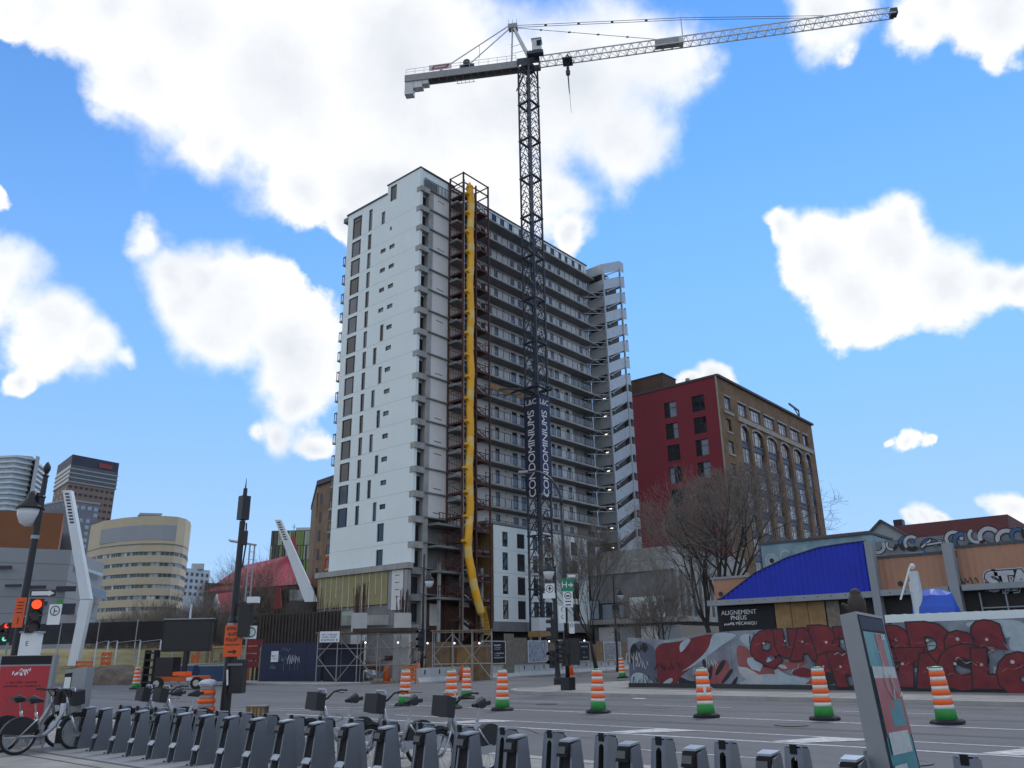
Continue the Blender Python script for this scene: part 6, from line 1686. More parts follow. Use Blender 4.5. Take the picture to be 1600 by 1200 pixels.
def tie_beam(px0, px1, D, z, label, mt='formwork'):
    a, b_ = gp(px0, D)+V(0,0,z), gp(px1, D)+V(0,0,z)
    return tag(MB().beam(a, b_, 0.2, 0.22).build('timber_beam', mt), label, 'beam')
tie_beam(550, 652, 53.2, 3.16, 'dark timber beam along the top of the walkway scaffold')
LP = thing('lumber_pile', 'jumble of boards and pipes behind the walkway scaffold', 'lumber', gp(600, 57))
rr = random.Random(19)
for i in range(40):
    px = rr.uniform(556, 760); D = rr.uniform(55.5, 59); p = gp(px, D)+V(0,0,rr.uniform(0.15,1.7)); a = rr.uniform(-0.5,0.5) if rr.random() < 0.7 else rr.uniform(0.9,1.9); L_ = rr.uniform(1.0,2.6)
    d = CU*math.cos(a)+V(0,0,math.sin(a)); 
    if (p-d*L_/2).z < 0.05: p.z += 0.1-(p-d*L_/2).z
    MB().beam(p-d*L_/2, p+d*L_/2, rr.choice((0.06,0.1,0.2)), rr.choice((0.05,0.12,0.3))).build('board', rr.choice(('wood_old','wood_grey','formwork','rebar','wood_old','scaffold_pipe')), LP)
for i, (px, w, h) in enumerate(((690,2.0,2.4),(725,1.8,2.2),(752,1.2,2.3))):
    mb_box(gp(px, 55.2), w, 0.06, h).build('plywood_sheet', 'wood_old' if i != 1 else 'wood_ply', LP)
# string of site lamps
for i, (px, py) in enumerate(((571,1004),(622,1004),(668,1005),(710,1005),(749,1005),(858,1002),(913,1001))):
    p = at(px, py, 53.2 if px < 800 else 60)
    lab = ['left of the first concrete column foot','on the stouter concrete column','beside the signal near the scaffold stair','below the rust brown stair','under the end of the yellow chute','left of the corner signal poles','right of the corner signal poles'][i]
    t = thing('site_lamp', 'small lit bulb hanging '+lab, 'lamp', p, 'string of site bulbs')
    MB().ball(p, 0.06).build('bulb', 'lamp_white', t); MB().tube(p+V(0,0,0.06), p+V(0,0,0.35), 0.02, 6).build('socket', 'black_paint', t)
# navy hoarding
a, b_ = gz(404, 1067.5), gz(500, 1067.5); b2 = gz(562, 1066)
NH = thing('navy_hoarding', 'dark navy plywood hoarding tagged with pale graffiti', 'hoarding', a.lerp(b_, 0.5))
U = (b_-a).normalized(); NN = U.cross(Z1); NN = NN if NN.dot(CAM-a) > 0 else -NN; W_ = (b_-a).length; hh = 2.5
for i in range(4):
    q, r = a+U*W_*i/4, a+U*(W_*(i+1)/4-0.012)
    MB().extr([q, r, r+V(0,0,hh-0.0), q+V(0,0,hh)], -NN*0.05).build('hoarding_panel', 'hoarding_navy', NH)
MB().extr([a-U*0.12, a, a+V(0,0,hh), a-U*0.12+V(0,0,hh-0.3)], -NN*0.06).build('end_board', 'wood_grey', NH)
U2 = (b2-b_).normalized(); W2 = (b2-b_).length
for i in range(3):
    q, r = b_+U2*W2*i/3-NN*0.3, b_+U2*(W2*(i+1)/3-0.012)-NN*0.3
    MB().extr([q, r, r+V(0,0,2.35), q+V(0,0,2.35)], -NN*0.05).build('hoarding_panel', 'banner_navy', NH)
cc = lambda u, z, d=0.012: a+U*W_*u+V(0,0,z)+NN*d
scribble('graffiti_tag', cc(0.42,2.1), U, Z1, 0.75, 0.3, 41, 'graffiti_grey', NH, 0.03, 4)
scribble('graffiti_tag', cc(0.42,1.5,0.016), U, Z1, 1.1, 0.55, 42, 'graffiti_grey', NH, 0.045, 5)
scribble('graffiti_tag', cc(0.56,1.46,0.02), U, Z1, 0.95, 0.6, 43, 'graffiti_pale', NH, 0.045, 6)
for u in (0.4,0.5,0.58,0.63): MB().poly(orient(rect(cc(u,1.05,0.014), U, Z1, 0.025, 0.55), NN)).build('paint_drip', 'graffiti_grey', NH)
scribble('graffiti_tag', cc(0.22,1.0,0.016), U, Z1, 0.45, 0.35, 44, 'graffiti_grey', NH, 0.04, 4)
pn = MB().poly(orient(rect(cc(0.24,1.66,0.02), U, Z1, 0.62, 0.68), NN)).build('notice', 'white_sign', NH)
glyphs(cc(0.24,1.70,0.024), U, Z1, 0.46, 0.12, 7, 1, 'print_black', pn); glyphs(cc(0.24,1.52,0.024), U, Z1, 0.46, 0.05, 12, 2, 'print_black', pn)
# site sign on the scaffold
p = at(515, 995, 53.0); SS = thing('site_sign', 'white rectangular site sign with blue lettering on the walkway scaffold', 'sign', p)
plate('board', p, CU, Z1, 1.25, 0.66, 0.03, 'white_sign', SS)
for k_, (dy, w_, h_, n_) in enumerate(((0.13,0.95,0.1,14),(-0.01,0.95,0.1,15),(-0.19,0.7,0.14,10))): glyphs(p+CN*0.004+V(0,0,dy), CU, Z1, w_, h_, n_, 20+k_, 'graffiti_blue', SS)
for s_ in (-0.47, 0.47): MB().poly(orient(rect(p+CU*s_+CN*0.004+V(0,0,-0.19), CU, Z1, 0.06, 0.14), CN)).build('mark', 'print_black', SS)
# rubbish bags and small tools at the kerb
p = gz(574, 1063); BG = thing('rubbish_bag', 'torn pale plastic bag slumped at the foot of the walkway scaffold', 'bag', p)
b = MB().ball(p+V(0,0,0.4), 0.62, 0.5, 0.45, 16, 10); b.v = [tuple(Vector(v)+Vector((mnoise.noise(Vector(v)*3.1), mnoise.noise(Vector(v)*3.1+V(5,5,5)), mnoise.noise(Vector(v)*3.3+V(9,1,1))))*0.22) for v in b.v]
b.build('bag', 'bag_white', BG)
p = gz(562, 1062); b = MB().ball(p+V(0,0,0.35), 0.4, 0.4, 0.4, 12, 8); b.v = [tuple(Vector(v)+Vector((mnoise.noise(Vector(v)*3.1), mnoise.noise(Vector(v)*3.1+V(5,5,5)), 0))*0.2) for v in b.v]
tag(b.build('black_bag', 'rubber'), 'black rubbish bag left of the pale plastic bag', 'bag')
for i, (px, py, h) in enumerate(((604,1066,1.05),(654,1068,1.15))):
    p = gz(px, py); t = thing('traffic_cone', ['stout orange cone by the kerb below the raw concrete column','slim orange cone at the near end of the concrete barriers'][i], 'cone', p, 'plain orange cones')
    MB().lathe([(0.24 if i == 0 else 0.17,0.05),(0.19 if i == 0 else 0.07,h*0.8),(0.15 if i == 0 else 0.05,h)], p, 12).build('body', 'orange_dull' if i == 0 else 'orange', t, smooth=True)
    MB().lathe([(0.34,0),(0.32,0.05)], p, 8).build('foot', 'orange_dull' if i == 0 else 'orange', t)
for i, px in enumerate((722, 893)):
    p = gz(px, 1064 if i == 0 else 1056); t = thing('traffic_cone', ['orange cone tucked behind the striped markers against the barrier','orange cone half hidden behind the corner signal pole'][i], 'cone', p, 'plain orange cones')
    MB().lathe([(0.2,0.05),(0.1,0.75),(0.06,0.95)], p, 12).build('body', 'orange', t, smooth=True); MB().lathe([(0.3,0),(0.28,0.05)], p, 8).build('foot', 'orange', t)
orange_panel(641, 49.5, 0.7, 0.9, 0.15, 'small orange barrier board beside the near concrete barrier', 'orange_dull')

# ================================================================== concrete barriers with hoarding along the side street
BA, BB = V(27.9,-25.0,0), V(21.4,8.5,0)
BD = (BB-BA).normalized(); BN = V(BD.y,-BD.x,0); BN = BN if BN.dot(CAM-BA) > 0 else -BN
BLn = (BB-BA).length; nb = 11; seg = BLn/nb
prof = [(-0.32,0),(0.32,0),(0.32,0.08),(0.16,0.34),(0.11,0.86),(-0.11,0.86),(-0.16,0.34),(-0.32,0.08)]
names = ['nearest','second','third','fourth','fifth','sixth','seventh','eighth','ninth','tenth','farthest']
for i in range(nb):
    q = BA+BD*seg*i
    t = thing('concrete_barrier', names[i]+' pale concrete barrier in the row along the side street', 'barrier', q+BD*seg/2, 'concrete barriers')
    MB().extr([q+BN*x+V(0,0,z)+BD*0.03 for x, z in prof], BD*(seg-0.06)).build('body', 'jersey', t)
    for u in (0.25, 0.75): MB().extr(orient(rect(q+BD*seg*u+BN*0.145+V(0,0,0.62), BD, Z1, 0.1, 0.26), BN), BN*0.02).build('strap', 'black_paint', t)
def bt(px):      # distance along the barrier line seen at a pixel column
    lo, hi = 0.0, BLn*1.4
    for _ in range(40):
        m_ = (lo+hi)/2; v = BA+BD*m_+V(0,0,1.5)-CAM
        if 800+FPX*v.dot(RGT)/v.dot(FWD) < px: lo = m_
        else: hi = m_
    return m_
HB = thing('plywood_hoarding', 'brown plywood hoarding standing on the concrete barriers', 'hoarding', BA+BD*18)
edges = [735,748,785,800,820,852,870,886,905,918,930,940,967,985,1000]
rr = random.Random(12)
for i, (p0, p1) in enumerate(zip(edges, edges[1:])):
    u0, u1 = bt(p0), bt(p1)-0.02; z0 = 0.3 if p0 in (785,) else 0.87; z1 = 2.35+rr.uniform(-0.12,0.25)+(0.35 if p0 in (785,800) else 0)
    q, r = BA+BD*u0+BN*0.14, BA+BD*u1+BN*0.14
    MB().extr([q+V(0,0,z0), r+V(0,0,z0), r+V(0,0,z1), q+V(0,0,z1)], BN*0.05).build('plywood_panel', rr.choice(('wood_ply','wood_old','wood_old','wood_grey')), HB)
def poster(p0, p1, z0, z1, mt, label, lines):
    u0, u1 = bt(p0), bt(p1); q = BA+BD*u0+BN*0.215; c = BA+BD*(u0+u1)/2+BN*0.225+V(0,0,(z0+z1)/2); w, h = u1-u0, z1-z0
    rdir = BD if BD.dot(RGT) > 0 else -BD
    t = thing('hoarding_poster', label, 'poster', c, 'posters on the hoarding')
    MB().extr(orient(rect(c, rdir, Z1, w, h), BN), -BN*0.02).build('frame', 'white_sign', t)
    MB().poly(orient(rect(c+BN*0.008, rdir, Z1, w*0.94, h*0.94), BN)).build('print', mt, t)
    for k_, (n_, w_, s_, dx, dz) in enumerate(lines): glyphs(c+BN*0.013+rdir*dx*w+V(0,0,dz*h), rdir, Z1, w_*w, s_*h, n_, 50+k_+int(p0), 'print_white', t)
poster(748,786,0.95,2.45,'poster_black','black poster with white lettering on the plywood hoarding, nearest the chute', [(5,0.26,0.10,-0.25,0.0),(8,0.16,0.03,-0.25,-0.11),(9,0.32,0.07,0.16,0.3),(10,0.3,0.035,0.16,0.2),(10,0.24,0.035,0.14,0.13),(12,0.42,0.06,0.2,-0.05),(8,0.24,0.04,0.14,-0.15),(13,0.44,0.05,0.22,-0.24)])
poster(821,852,0.95,2.5,'poster_photo','pale interior photograph poster on the plywood hoarding', [])
poster(901,918,0.9,2.45,'poster_black','narrow black poster right of the corner signal poles', [(5,0.6,0.06,0,0.25),(6,0.6,0.06,0,-0.05),(6,0.5,0.05,0,-0.3)])
poster(940,967,0.9,2.45,'poster_crowd','black and white crowd poster at the far end of the hoarding', [])
# ================================================================== striped traffic markers
def make_marker():
    t = thing('traffic_marker', 'x', 'traffic cone', (0,0,0), 'striped traffic markers')
    MB().lathe([(0.345,0.0),(0.35,0.05),(0.30,0.085),(0.235,0.095)], (0,0,0), 8).build('rubber_base', 'rubber', t)
    rad = lambda z: 0.215-0.07*(z-0.09)/1.03
    zs = [(0.09,0.30,'cone_green','green_band')]
    z = 0.30
    for i in range(4):
        zs.append((z, z+0.085, 'cone_white', 'white_band')); z += 0.085
        zs.append((z, z+0.105, 'orange', 'orange_band')); z += 0.105
    zs.append((z, z+0.07, 'cone_white', 'white_band')); z += 0.07
    for (a, b, m_, n) in zs:
        if n == 'white_band': MB().lathe([(rad(a)-0.004,a),(rad(b)-0.004,b)], (0,0,0), 18).build(n, m_, t, smooth=True)
        else: MB().lathe([(rad(a)-0.003,a),(rad(a)+0.004,a+0.006),(rad(b)+0.004,b-0.006),(rad(b)-0.003,b)], (0,0,0), 18).build(n, m_, t, smooth=True)
    MB().lathe([(rad(z),z),(rad(z)-0.02,z+0.02),(0.04,z+0.035)], (0,0,0), 18).build('cap', 'cone_green', t, smooth=True)
    return t
CONES = [(632,1103,1.0,'striped orange marker left of the pair, behind the second bike basket'),(705.5,1107,1.0,'striped orange marker right behind the third bike basket'),(728.5,1092,0.97,'striped orange marker half hidden, farther one of the pair by the barrier'),
 (785,1110,1.0,'striped orange marker standing on the line below the black hoarding poster'),(935,1114,1.0,'striped orange marker right of the corner signal poles'),(1104,1121,1.02,'striped orange marker with peeling sticker before the black painted fingers of the mural'),
 (1289,1125,1.02,'striped orange marker left of the leaning map panel'),(1481,1131,1.02,'nearest striped orange marker, right of the leaning map panel'),(973,1063,1.0,'far striped orange marker at the left end of the mural fence'),
 (212,1077,1.06,'striped orange marker beside the black rack and trailer at left'),(1,1078,1.05,'striped orange marker cut by the left picture edge')]
proto = make_marker(); rr = random.Random(2)
for i, (px, py, s, lab) in enumerate(CONES):
    p = gz(px, py); o = proto if i == 0 else copy_tree(proto)
    o.location = (p.x, p.y, 0.001 if px not in (973,) else 0.12); o.scale = (s, s, s); o.rotation_euler = (R(rr.uniform(-2.6,2.6)), R(rr.uniform(-2.6,2.6)), rr.uniform(0,6)); o['label'] = lab
c = gz(1108, 1112); 
p = gz(1104,1121); d = (CAM-p); d.z = 0; d.normalize(); q = V(p.x, p.y, 0.72)+d*0.2
tag(MB().poly([q+CU*-0.03, q+CU*0.06+V(0,0,0.02), q+CU*0.03+V(0,0,-0.2), q+CU*-0.01+V(0,0,-0.16)]).poly([q+CU*0.15+V(0,0,0.03)-d*0.06, q+CU*0.3+V(0,0,-0.1)-d*0.1, q+CU*0.2+V(0,0,-0.03)-d*0.07]).build('paper_scrap', 'white_sign'), 'torn white sticker flapping on the striped marker before the mural', 'sticker')
p = gz(1000, 1092); tag(MB().box(p.x-0.25,p.y-0.1,0.003,p.x+0.2,p.y+0.12,0.02).build('litter_scrap', 'white_sign'), 'white scrap of litter lying on the asphalt before the mural kerb', 'litter')
# orange drum near the dark pole
g = gz(318, 1140, NZ); DR = thing('traffic_drum', 'orange ribbed traffic drum with a bag on top behind the bike docks', 'traffic drum', (g.x, g.y, NZ), None)
top = zat(1068, g.x, g.y)-NZ; n = 5; hh = top/(n+0.4)
for i in range(n):
    r0 = 0.235-0.012*i
    MB().lathe([(r0,i*hh+0.02),(r0-0.005,i*hh+hh*0.62)], (g.x,g.y,NZ), 18).build('orange_band', 'orange', DR, smooth=True)
    MB().lathe([(r0-0.03,i*hh+hh*0.62),(r0-0.032,(i+1)*hh+0.02)], (g.x,g.y,NZ), 18).build('grey_band', 'orange_dull' if i == 0 else 'far_grey', DR, smooth=True)
b = MB().ball((g.x,g.y,NZ+n*hh+0.06), 0.2, 0.2, 0.1, 14, 8); b.v = [tuple(Vector(v)+Vector((mnoise.noise(Vector(v)*6), mnoise.noise(Vector(v)*6+V(3,3,3)), mnoise.noise(Vector(v)*6+V(9,9,2))*0.6))*0.06) for v in b.v]
b.build('bag', 'bag_white', DR)

# ================================================================== bicycle docks: two rows back to back on steel plates
DY, DX0, DSP = -52.3, 48.46, 0.70
def make_dock():
    t = thing('bike_dock', 'x', 'bike dock', (0,0,0), 'bike-share docks')
    H_ = 0.68; wb, wt = 0.105, 0.084      # half widths bottom and top
    # y is depth: front (locking) face at -y
    for s in (-1, 1):
        ob, ot = s*wb, s*wt; ib, it = s*(wb-0.022), s*(wt-0.022)
        fr = [(-0.19,0.0),(-0.10,H_-0.03),(0.05,H_),(0.14,0.0)]
        def X(z, o): return (ob+(ot-ob)*z/H_) if o else (ib+(it-ib)*z/H_)
        outer = [V(X(z,1), y, z) for y, z in fr]; inner = [V(X(z,0), y, z) for y, z in fr]
        b = MB(); n = len(fr)
        b.poly(outer if s > 0 else outer[::-1]).poly(inner[::-1] if s > 0 else inner)
        for i in range(n):
            j = (i+1) % n; q = [outer[i], outer[j], inner[j], inner[i]]; b.poly(q[::-1] if s > 0 else q)
        b.build('side_plate', 'dock_grey', t)
    # back plate with a long slot
    def bk(u, z): 
        y = 0.14-0.09*z/H_; w = wb+(wt-wb)*z/H_; return V(u*w, y, z)
    outer, inner = [], []
    for k in range(24):
        a = 2*math.pi*k/24; cx, cz = math.cos(a), math.sin(a)
        m_ = max(abs(cx), abs(cz)); outer.append(bk(cx/m_*0.99, (cz/m_*0.5+0.5)*H_*0.985))
        zz = 0.38+(0.17 if cz > 0 else -0.17)+cz*0.045; inner.append(bk(cx*0.36, zz))
    b = MB()
    for k in range(24):
        j = (k+1) % 24; b.poly([outer[k], inner[k], inner[j], outer[j]])
    b.build('back_plate', 'dock_grey', t)
    MB().extr([(-wt+0.02,-0.11,H_-0.012),(wt-0.02,-0.11,H_-0.012),(wt-0.005,0.055,H_+0.004),(-wt+0.005,0.055,H_+0.004)], (0,0,0.018)).build('top_plate', 'dock_top', t)
    MB().extr([(-wt+0.024,-0.13,H_-0.14),(wt-0.024,-0.13,H_-0.14),(wt-0.024,-0.08,H_-0.015),(-wt+0.024,-0.08,H_-0.015)], (0,-0.05,0.0)).build('lock_head', 'dock_black', t)
    # dark wheel slot and kick plate
    MB().extr([(-wb+0.026,-0.155,0.20),(wb-0.026,-0.155,0.20),(wt-0.024,-0.085,H_-0.13),(-wt+0.024,-0.085,H_-0.13)], (0,0.03,0)).build('wheel_slot', 'dock_black', t)
    MB().extr([(-wb+0.025,-0.19,0.20),(wb-0.025,-0.19,0.20),(wb-0.03,-0.14,0.26),(-wb+0.03,-0.14,0.26)], (0,0,0.012)).build('kick_plate', 'dock_top', t)
    lb = MB().poly([(-0.05,-0.183,H_-0.11),(0.05,-0.183,H_-0.11),(0.05,-0.170,H_-0.045),(-0.05,-0.170,H_-0.045)]); lb.build('label', 'dock_label', t)
    for s in (-1, 1): MB().tube((s*0.07,-0.24,-0.005),(s*0.07,-0.24,0.014),0.018,8).build('bolt', 'dock_black', t)
    MB().box(-0.03,0.056,H_-0.06,0.03,0.07,H_+0.02).build('key_reader', 'dock_black', t)
    return t
dock = make_dock()
ordn = ['first','second','third','fourth','fifth','sixth','seventh','eighth','ninth','tenth','eleventh','twelfth','thirteenth','fourteenth','fifteenth','sixteenth','seventeenth','eighteenth','nineteenth','twentieth','twenty-first','twenty-second','twenty-third','twenty-fourth']
PZ = NZ+0.02
used = False
for i in range(-1, 21):
    x = DX0+DSP*i
    o = dock if not used else copy_tree(dock); used = True
    o.location = (x, DY, PZ); o.rotation_euler = (0,0,R(rr.uniform(-1.6,1.6))); o['label'] = ordn[i+1]+' grey bike dock from the left in the near row'
for i in range(0, 22):
    x = DX0+DSP*i-0.02
    o = copy_tree(dock); o.location = (x, DY+0.62, PZ); o.rotation_euler = (0,0,math.pi); o['label'] = ordn[i]+' grey bike dock from the left in the far row, turned away'
    o['group'] = 'bike-share docks turned away'
PLT = thing('dock_platform', 'flat grey steel plates carrying the double row of bike docks', 'platform', (55,-52,NZ))
for i in range(-1, 7):
    x = DX0-0.4+DSP*3*i
    MB().box(x,DY-0.75,NZ+0.004,x+DSP*3-0.02,DY+1.45,PZ).build('plate', 'base_plate', PLT)

# ================================================================== share bikes
def make_bike():
    """nose at -y ... front wheel hub at origin, rear wheel towards +y"""
    t = thing('share_bike', 'x', 'bicycle', (0,0,0), 'docked share bikes')
    rw = 0.31; WB = 1.08
    for y, nm in ((0, 'front_wheel'), (WB, 'rear_wheel')):
        b = MB(); n = 28
        pts = [V(0, y+rw*math.cos(2*math.pi*k/n), rw+rw*math.sin(2*math.pi*k/n)) for k in range(n+1)]
        w = b.path(pts, 0.026, 8, cap=False).build(nm, 'tyre', t, smooth=True)
        pts = [V(0, y+(rw-0.035)*math.cos(2*math.pi*k/n), rw+(rw-0.035)*math.sin(2*math.pi*k/n)) for k in range(n+1)]
        MB().path(pts, 0.014, 6, cap=False).build('rim', 'rim', w, smooth=True)
        b = MB()
        for k in range(14):
            a = 2*math.pi*k/14; b.beam((0.02*(-1)**k,y,rw),(0,y+(rw-0.04)*math.cos(a),rw+(rw-0.04)*math.sin(a)),0.004)
        b.build('spokes', 'rim', w, stuff=True); MB().tube((-0.05,y,rw),(0.05,y,rw),0.03,10).build('hub', 'rim', w)
    hd = V(0,0.26,0.86)                                      # head tube top
    MB().path([hd, V(0,0.34,0.66), V(0,0.46,0.44), V(0,0.60,0.31), V(0,0.74,0.29)], [0.036,0.042,0.045,0.045,0.04], 10).build('down_tube', 'bike_silver', t, smooth=True)
    MB().path([V(0,0.66,0.29), V(0,0.80,0.62), V(0,0.83,0.72)], [0.034,0.03,0.028], 10).build('seat_tube', 'bike_silver', t, smooth=True)
    MB().path([V(0,0.83,0.70), V(0,0.87,0.90)], 0.016, 8).build('seat_post', 'rim', t)
    b = MB()
    for s in (-0.06, 0.06): b.path([V(s,0.68,0.28), V(s,WB,rw)], [0.024,0.018], 8).path([V(s*0.8,0.80,0.6), V(s,WB,rw)], [0.016,0.014], 8)
    b.build('rear_stays', 'bike_silver', t, smooth=True)
    b = MB()
    for s in (-0.06, 0.06): b.path([V(s,0.17,0.60), V(s,0.06,0.38), V(s,0.0,rw)], [0.02,0.02,0.016], 8)
    b.beam((-0.07,0.17,0.60),(0.07,0.17,0.60),0.05)
    b.path([V(0,0.17,0.58), V(0,0.24,0.82), V(0,0.28,0.98)], [0.03,0.03,0.024], 10)
    b.build('fork', 'bike_silver', t, smooth=True)
    # swept handlebar with grips
    b = MB()
    for s in (-1, 1): b.path([V(0,0.27,0.97), V(s*0.10,0.26,1.0), V(s*0.20,0.30,1.10), V(s*0.27,0.40,1.13), V(s*0.31,0.50,1.12)], [0.016,0.016,0.015,0.016,0.019], 8)
    b.build('handlebar', 'bike_black', t, smooth=True)
    for s in (-1, 1): MB().beam((s*0.25,0.33,1.10),(s*0.29,0.44,1.08),0.012).build('brake_lever', 'bike_black', t)
    # padded front rack box
    MB().extr([(-0.15,-0.02,0.84),(0.15,-0.02,0.84),(0.15,0.16,0.80),(-0.15,0.16,0.80)], (0,0.03,0.27)).build('front_rack', 'bike_black', t)
    MB().path([V(-0.14,0.2,1.08), V(-0.1,0.2,1.14), V(0.1,0.2,1.14), V(0.14,0.2,1.08)], 0.012, 6).build('rack_strap', 'dock_top', t)
    MB().extr([(-0.05,0.78,0.90),(0.05,0.78,0.90),(0.11,1.02,0.93),(-0.11,1.02,0.93)], (0,0,0.06)).path([V(0,0.72,0.93), V(0,0.80,0.94), V(0,0.95,0.965)], [0.025,0.045,0.09], 8).build('saddle', 'bike_black', t)
    # skirt guard over the rear wheel, chain case, crank
    b = MB(); 
    for s in (-0.05, 0.05):
        arc_ = [V(s, WB+0.35*math.cos(R(a)), rw+0.35*math.sin(R(a))) for a in range(5, 176, 17)]
        b.poly(arc_+[V(s, WB-0.33, rw+0.06), V(s, WB, rw+0.02), V(s, WB+0.33, rw+0.06)])
    a_ = [math.radians(x) for x in range(5, 176, 17)]
    for p_, q_ in zip(a_, a_[1:]): b.poly([V(-0.05,WB+0.35*math.cos(p_),rw+0.35*math.sin(p_)),V(0.05,WB+0.35*math.cos(p_),rw+0.35*math.sin(p_)),V(0.05,WB+0.35*math.cos(q_),rw+0.35*math.sin(q_)),V(-0.05,WB+0.35*math.cos(q_),rw+0.35*math.sin(q_))])
    b.build('skirt_guard', 'bike_black', t)
    b = MB(); arc_ = [V(0, 0.36*math.cos(R(a)), rw+0.36*math.sin(R(a))) for a in range(20, 150, 12)]
    b.path(arc_, 0.035, 6); b.build('front_mudguard', 'bike_black', t)
    MB().beam((0.075,0.66,0.285),(0.075,WB,rw),0.02,0.11).tube((0.06,0.68,0.285),(0.09,0.68,0.285),0.09,14).build('chain_case', 'bike_silver', t)
    MB().beam((0.1,0.68,0.285),(0.1,0.60,0.14),0.02).box(0.1,0.54,0.12,0.2,0.63,0.145).beam((-0.1,0.68,0.285),(-0.1,0.76,0.43),0.02).box(-0.2,0.72,0.42,-0.1,0.81,0.445).build('crank', 'rim', t)
    MB().box(-0.02,0.60,0.0,0.0,0.63,0.26).build('kickstand', 'rim', t)
    return t
bike = make_bike()
# far row (rear wheels away from the viewer), then near row (rear wheels towards the viewer)
BK = [(0,'far','share bike in the far row behind the leftmost docks'),(1,'far','second share bike in the far row at left, saddle showing'),(8,'far','share bike whose black basket rises at the middle of the dock row, left of three'),(10,'far','share bike with black basket, middle one of the three at centre'),(12,'far','share bike with black basket, right one of the three at centre')]
fx = {}
first = True
for (i, rowk, lab) in BK:
    x = DX0+DSP*i-0.02; o = bike if first else copy_tree(bike); first = False
    o.scale = (0.91,0.91,0.91); o.location = (x, DY+0.62+0.28, PZ); o.rotation_euler = (0,0,R(rr.uniform(-2,2))); o['label'] = lab; fx[i] = o
for (i, lab) in ((-0.0,'silver share bike at lower left with its rear wheel to the viewer'),(-1.0,'share bike cut by the left picture edge')):
    o = copy_tree(bike); o.scale = (0.91,0.91,0.91); o.location = (DX0+DSP*i, DY-0.20, PZ); o.rotation_euler = (0,0,math.pi+R(rr.uniform(-2,2))); o['label'] = lab

# ================================================================== map panels of the bike station
p = at(30, 1100, 16.6)
KL = thing('station_kiosk', 'bike station panel with a bright red poster at the lower left', 'kiosk', (p.x, p.y, NZ))
base = V(p.x, p.y, NZ); kx = CU; kn = CN
hgt = zat(1024, p.x, p.y)-NZ; w = 1.0
c = base+V(0,0,hgt/2)
MB().extr(orient(rect(c, kx, Z1, w+0.12, hgt), kn), -kn*0.14).build('housing', 'kiosk_grey', KL)
MB().poly(orient(rect(base+V(0,0,hgt-0.09)+kn*0.004, kx, Z1, w, 0.16), kn)).build('header', 'poster_black', KL)
rp = MB().poly(orient(rect(base+V(0,0,0.25+(hgt-0.45)/2)+kn*0.005, kx, Z1, w-0.02, hgt-0.45), kn)).build('red_poster', 'kiosk_red', KL)
scribble('lettering', base-kx*0.08+V(0,0,hgt-0.33)+kn*0.009, kx, Z1, 0.3, 0.085, 81, 'print_white', rp, 0.02, 6); scribble('lettering', base+kx*0.02+V(0,0,hgt-0.27)+kn*0.011, kx, Z1, 0.22, 0.05, 82, 'print_white', rp, 0.014, 6)
for k, dz in enumerate((0.50,0.57)): glyphs(base+V(0,0,hgt-dz)+kn*0.009, kx, Z1, 0.62+0.1*k, 0.035, 22, 83+k, 'roof_red_dark', rp)
for sx in (-0.2, 0.2):
    ringpoly(base+kx*sx+V(0,0,hgt-0.82)+kn*0.009, kx, Z1, 0.07, 0.09, 16).build('poster_icon', 'mural_redlight', rp)
    MB().poly(orient(rect(base+kx*sx+V(0,0,hgt-1.0)+kn*0.009, kx, Z1, 0.24, 0.03), kn)).build('poster_rule', 'mural_redlight', rp)
MB().poly(orient(rect(base+V(0,0,0.19)+kn*0.006, kx, Z1, w-0.02, 0.09), kn)).build('footer', 'kiosk_paper', KL)
p2 = at(108, 1120, 16.0); b2_ = V(p2.x, p2.y, NZ)
KT = thing('pay_terminal', 'slim grey pay terminal right of the red station poster', 'terminal', b2_)
h2 = zat(1042, p2.x, p2.y)-NZ
MB().extr([b2_-CU*0.2, b2_+CU*0.2, b2_+CU*0.2+V(0,0,h2), b2_-CU*0.2+V(0,0,h2-0.05)], _f0*0.3).build('housing', 'kiosk_grey', KT)
MB().poly(orient([b2_-CU*0.2+CN*0.004+V(0,0,0.1), b2_-CU*0.06+CN*0.004+V(0,0,0.1), b2_-CU*0.06+CN*0.004+V(0,0,h2-0.1), b2_-CU*0.2+CN*0.004+V(0,0,h2-0.12)], CN)).build('control_face', 'poster_black', KT)
for dz, hh_ in ((0.28,0.2),(0.75,0.22),(1.0,0.14)): MB().poly(orient(rect(b2_-CU*0.13+CN*0.008+V(0,0,h2-dz), CU, Z1, 0.12, hh_), CN)).build('label_plate', 'white_sign', KT)
# leaning panel at right
tl, tm, tr = at(1312, 961, 7.0), at(1337, 955, 6.85), at(1378, 963, 7.35)
bl, bm, br = at(1366, 1230, 7.0), at(1398, 1235, 6.85), at(1446, 1228, 7.35)
KR = thing('map_panel', 'tall leaning grey panel with a graffitied teal and red poster, lower right', 'kiosk', (bm.x, bm.y, NZ))
def drop(t_, b_): 
    d = (b_-t_); k = (NZ-t_.z)/d.z; return t_+d*k
bl, bm, br = drop(tl, bl), drop(tm, bm), drop(tr, br)
fu = (tr-tm).normalized(); sd = (tl-tm)
body = MB(); T = [tl, tm, tr, tr+sd]; B = [bl, bm, br, br+(bl-bm)]
for i in range(4):
    j = (i+1) % 4; body.poly([B[i], B[j], T[j], T[i]])
body.poly(T).poly(B[::-1]); body.build('housing', 'kiosk_grey', KR)
fn = (tr-tm).cross(bm-tm).normalized(); fn = fn if fn.dot(CAM-tm) > 0 else -fn
def fp(u, v, d): 
    a_ = tm.lerp(bm, v); b_ = tr.lerp(br, v); return a_.lerp(b_, u)+fn*d
